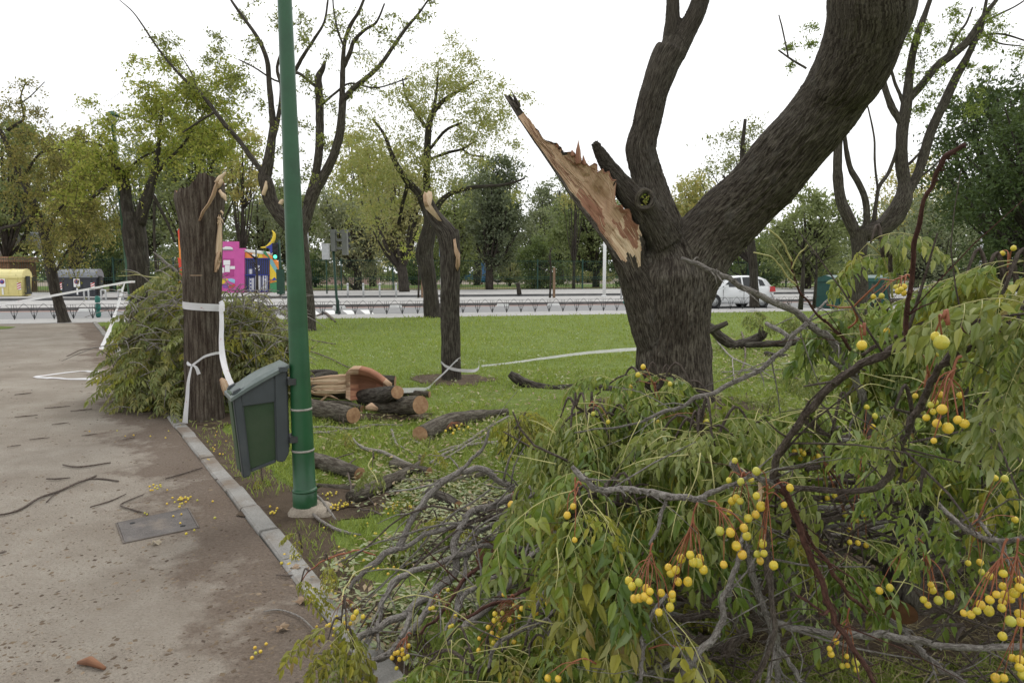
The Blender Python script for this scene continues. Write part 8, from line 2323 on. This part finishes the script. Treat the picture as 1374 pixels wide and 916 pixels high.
# left
pt('park_tree', 'tall dark evergreen behind the leaning tree at the far left', -60, 70, 130, 330, 58, 10, 8, 'c_mid', 34, 9, 10, .42, 31, droop=.3)
pt('park_tree', 'bushy dull green tree behind the dark grey container', 50, 160, 130, 345, 62, 105, 9, 'c_olive', 40, 9, 10, .42, 32, droop=.5)
pt('park_tree', 'golden drooping tree above the dark grey container', 60, 150, 230, 350, 50, 95, 7, 'c_yellow', 22, 9, 9, .32, 33, droop=.8)
pt('park_tree', 'broad dark green tree behind the bright forked tree', 180, 350, 120, 335, 58, 265, 10, 'c_mid', 52, 9, 10, .42, 34, droop=.3)
pt('park_tree', 'dark rounded shrub-like tree between container and lamp post', 95, 200, 300, 405, 54, 150, 8, 'c_dark', 26, 9, 9, .30, 35, droop=.2)
pt('park_tree', 'pale feathery tree over the painted pavilion', 290, 400, 240, 345, 66, 350, 7, 'c_grey', 30, 9, 9, .36, 36, droop=.4)
pt('park_tree', 'yellow-tinged tree behind the thick snapped trunk', 290, 365, 150, 300, 55, 325, 6, 'c_yellow', 20, 8, 8, .32, 37, droop=.4)
# centre
pt('park_tree', 'grey-green willow-like tree behind the signal post', 400, 540, 215, 380, 63, 480, 10, 'c_grey', 46, 9, 10, .40, 41, droop=.8)
pt('leaning_pavement_tree', 'leaning tree with a bare lower trunk on the far pavement', 470, 590, 200, 345, 52, 543, 13, 'c_olive', 34, 9, 9, .36, 42, droop=.6, lean=-2.0)
pt('conifer', 'broad grey-green conifer with a pale trunk inside the fence', 618, 718, 185, 372, 59, 657, 10, 'c_conifer', 60, 9, 11, .36, 43, droop=.5, hollow=0, flat=1.1)
pt('park_tree', 'soft green tree between the yellowing tree and the conifer', 560, 660, 240, 385, 72, 610, 8, 'c_mid', 34, 9, 9, .45, 44)
pt('round_bush', 'dense round dark bush behind the far fence', 686, 760, 318, 398, 68, 722, 6, 'c_dark', 40, 9, 10, .30, 45, hollow=0, droop=.1)
pt('round_bush', 'low pale olive bush beside the climbing frame', 664, 706, 350, 378, 80, 684, 4, 'c_olive', 16, 8, 9, .30, 46, hollow=0, droop=.1)
pt('park_tree', 'leafy green tree with a double trunk beyond the fence', 728, 850, 240, 368, 74, 800, 9, 'c_mid', 52, 9, 10, .42, 47, droop=.5)
pt('park_tree', 'pale bare-twigged tree behind the round bush', 690, 760, 270, 360, 84, 728, 6, 'c_grey', 26, 9, 9, .45, 48)
pt('park_tree', 'small pointed dark tree seen left of the massive trunk', 815, 870, 290, 395, 70, 838, 6, 'c_dark', 22, 9, 9, .34, 49, hollow=0)
pt('park_tree', 'thin sapling-like tree with yellow leaves by the torn limb', 745, 800, 200, 300, 62, 770, 4, 'c_yellow', 12, 7, 7, .26, 50)
pt('park_tree', 'tall feathery yellow-green tree far behind the signal post', 430, 560, 150, 340, 78, 500, 9, 'c_yellow', 50, 9, 10, .46, 91, droop=.4)
pt('park_tree', 'tall soft green tree far behind the slim snapped trunk', 590, 700, 195, 350, 86, 640, 9, 'c_grey', 50, 9, 10, .5, 92, droop=.4)
pt('park_tree', 'tall greyish tree far behind the torn limb', 700, 800, 225, 350, 92, 752, 9, 'c_grey', 46, 9, 10, .5, 93, droop=.3)
pt('park_tree', 'tall pale tree far behind the bright forked tree', 120, 260, 175, 350, 74, 190, 9, 'c_grey', 50, 9, 10, .45, 94, droop=.4)
pt('park_tree', 'tall olive tree behind the far left hut', -50, 110, 160, 345, 78, 30, 9, 'c_olive', 50, 9, 10, .46, 95, droop=.4)
pt('park_tree', 'tall green tree behind the bare-limbed tree', 330, 440, 225, 350, 80, 390, 9, 'c_mid', 44, 9, 10, .46, 96, droop=.4)
# right
pt('park_tree', 'yellow-green tree framed between the two living limbs', 880, 985, 210, 370, 70, 930, 8, 'c_yellow', 46, 9, 10, .42, 51, droop=.3)
pt('park_tree', 'thinly leaved tall tree above the white car', 930, 1060, 140, 350, 48, 1012, 9, crown('crown_sparse', [(.13, .15, .07), (.18, .19, .08), (.2, .2, .1)]), 24, 8, 8, .26, 52, droop=.3)
pt('park_tree', 'dense green tree under the leaning limb', 1030, 1140, 240, 400, 62, 1085, 8, 'c_mid', 56, 9, 11, .40, 53, droop=.6)
pt('park_tree', 'dark tree low behind the white car', 960, 1060, 300, 400, 78, 1000, 8, 'c_dark', 30, 9, 9, .40, 54)
pt('park_tree', 'bushy tree with many thin stems behind the forked tree', 1150, 1330, 240, 400, 52, 1262, 6, 'c_grey', 60, 9, 10, .32, 55, droop=.4)
pt('park_tree', 'yellowish tree glimpsed right of the forked tree', 1170, 1300, 200, 340, 66, 1230, 7, 'c_yellow', 34, 9, 9, .40, 56)
pt('park_tree', 'big dark leafy tree rising at the right edge', 1250, 1440, 70, 330, 36, 1400, 16, 'c_deep', 62, 10, 11, .30, 57, droop=.4)
pt('park_tree', 'dark green tree filling the upper right corner', 1270, 1470, 60, 400, 30, 1440, 16, 'c_deep', 60, 10, 11, .24, 58, droop=.5)
pt('park_tree', 'dark bushy tree behind the silver pole', 1290, 1420, 250, 400, 58, 1345, 9, 'c_dark', 40, 9, 10, .36, 59)
for k, (x0, x1, y0, d_, cm_, lab) in enumerate(((-40, 60, 335, 70, 'c_mid', 'low bushes behind the yellow container'), (195, 300, 338, 72, 'c_olive', 'hedge-like bush left of the painted pavilion'), (395, 450, 340, 74, 'c_dark', 'dark low bush right of the painted pavilion'), (450, 530, 348, 100, 'c_mid', 'low spreading bush on the park lawn behind the steel bollards'),
        (520, 610, 338, 88, 'c_dark', 'dark undergrowth behind the leaning pavement tree'), (750, 830, 352, 105, 'c_olive', 'pale undergrowth right of the round dark bush'), (830, 930, 330, 90, 'c_mid', 'undergrowth behind the massive trunk'), (1040, 1130, 340, 76, 'c_dark', 'dark undergrowth behind the thin saplings'),
        (1110, 1230, 335, 72, 'c_mid', 'bushes behind the dark green container'), (1220, 1400, 335, 66, 'c_dark', 'dark hedge along the fence at the right'), (280, 400, 345, 84, 'c_dark', 'dark bushes behind the painted pavilion'))):
    pt('bush', lab, x0, x1, y0, 384, d_, (x0 + x1) / 2, 4, cm_, 26, 8, 9, .42, 80 + k, hollow=0, droop=.1, cat='bush')
# saplings and stakes on the far pavement
def sapling(px, d, ytop, lab, w=3, leaves=True, seed=1):
    rng = np.random.default_rng(seed)
    c = D(px, HOR, d); root = empty('sapling', (c.x, c.y, .12), lab, 'sapling')
    h = D(px, ytop, d).z - .12; r = wpx(w, d) / 2
    mb = MB(); mb.tube([(0, 0, 0), (.05, 0, h * .5), (0, 0, h)], [r, r * .7, r * .2], 7, 0, sub=2)
    cl = []
    for k in range(9):
        z = h * rng.uniform(.55, 1); q = (rng.normal() * h * .12, rng.normal() * h * .12, z + h * .08)
        mb.tube([(0, 0, z - h * .08), q], [r * .4, r * .15], 4, 0); cl.append(q)
    mb.build('trunk', M['bark_far'], root)
    if leaves:
        cb = MB(); V, F = sprays(cl, [h * .1] * len(cl), 5, 5, .16, rng); cb.add(V, F); cb.build('crown', M['c_light'], root, smooth=False)
    return root
sapling(738, 40, 332, 'bare young sapling tied to a stake on the far pavement', 3, False, 3)
sapling(561, 40, 318, 'young leafy sapling left of the dark-trunked tree', 3, True, 4)
sapling(1076, 27, 318, 'thin crooked sapling left of the dark green container', 7, False, 5)
sapling(1094, 28, 330, 'upright thin sapling next to the dark green container', 5, False, 6)
sapling(344, 47, 330, 'thin young tree in front of the barred gate', 4, False, 7)
for px, d, y, w, lab in ((743.5, 40, 359, 3.4, 'brown wooden stake beside the bare sapling'), (566, 40, 364, 2.6, 'wooden stake beside the young leafy sapling')):
    c = D(px, HOR, d); o = MB(); h = D(px, y, d).z - .12
    o.box((0, 0, h / 2), (wpx(w, d), wpx(w, d), h), taper=.9); o = o.build('stake', plain('stake_wood', (.2, .13, .08), .8), None, False, (c.x, c.y, .12)); tag(o, lab, 'stake')
c = D(697, HOR, 46); mb = MB()
mb.tube([(0, 0, 0), (-.05, 0, .45), (-.12, 0, .78)], [.17, .15, .13], 10, 0, rough=.2, sub=2)
o = mb.build('cut_stump', M['bark_far'], None, True, (c.x, c.y, .14)); tag(o, 'short sawn-off stump on the far pavement', 'stump')
# trunk of the pavement tree in front of the car
tk = drawn_tree('pavement_tree', 'slim dark trunk standing in front of the white car', 28.5, 1012,
    [[(1012, 412, 14), (1012, 395, 12), (1011, 370, 11), (1009, 340, 11), (1004, 310, 11), (1000, 280, 10), (998, 240, 8), (996, 200, 6), (1000, 160, 4)],
     [(1003, 300, 6), (985, 260, 5), (970, 235, 3)], [(998, 245, 5), (1018, 215, 4), (1030, 190, 3)]],
    scat(rg, [(985, 180), (1010, 165), (1025, 195), (965, 225), (1000, 205), (950, 180)], 10, 1, 12, 22), crown('crown_sparse2', [(.13, .15, .06), (.18, .19, .07), (.2, .2, .09)]), leaf=.14, nsp=5, nl=6, seed=61)

# the far-off wood that closes the view
def wood():
    rng = np.random.default_rng(77)
    mb = MB()
    K = 1500
    x = rng.uniform(-110, 130, K); y = 112 + rng.uniform(0, 40, K) + .2 * x * (x > 0)
    hh = 9.5 + 6 * vnoise(np.stack([x * .09, 0 * x, 0 * x + 3], 1))
    z = hh * rng.random(K) ** .95
    V, F = sprays(np.stack([x, y, z], 1), rng.uniform(1.8, 3.2, K), 9, 10, .75, rng, .3)
    mb.add(V, F)
    o = mb.build('far_wood', crown('crown_far', [(.07, .095, .05), (.10, .125, .06), (.13, .15, .08)], trans=.15), smooth=False)
    tag(o, 'belt of far green trees closing the view behind the playground', 'wood', kind='stuff')
wood()
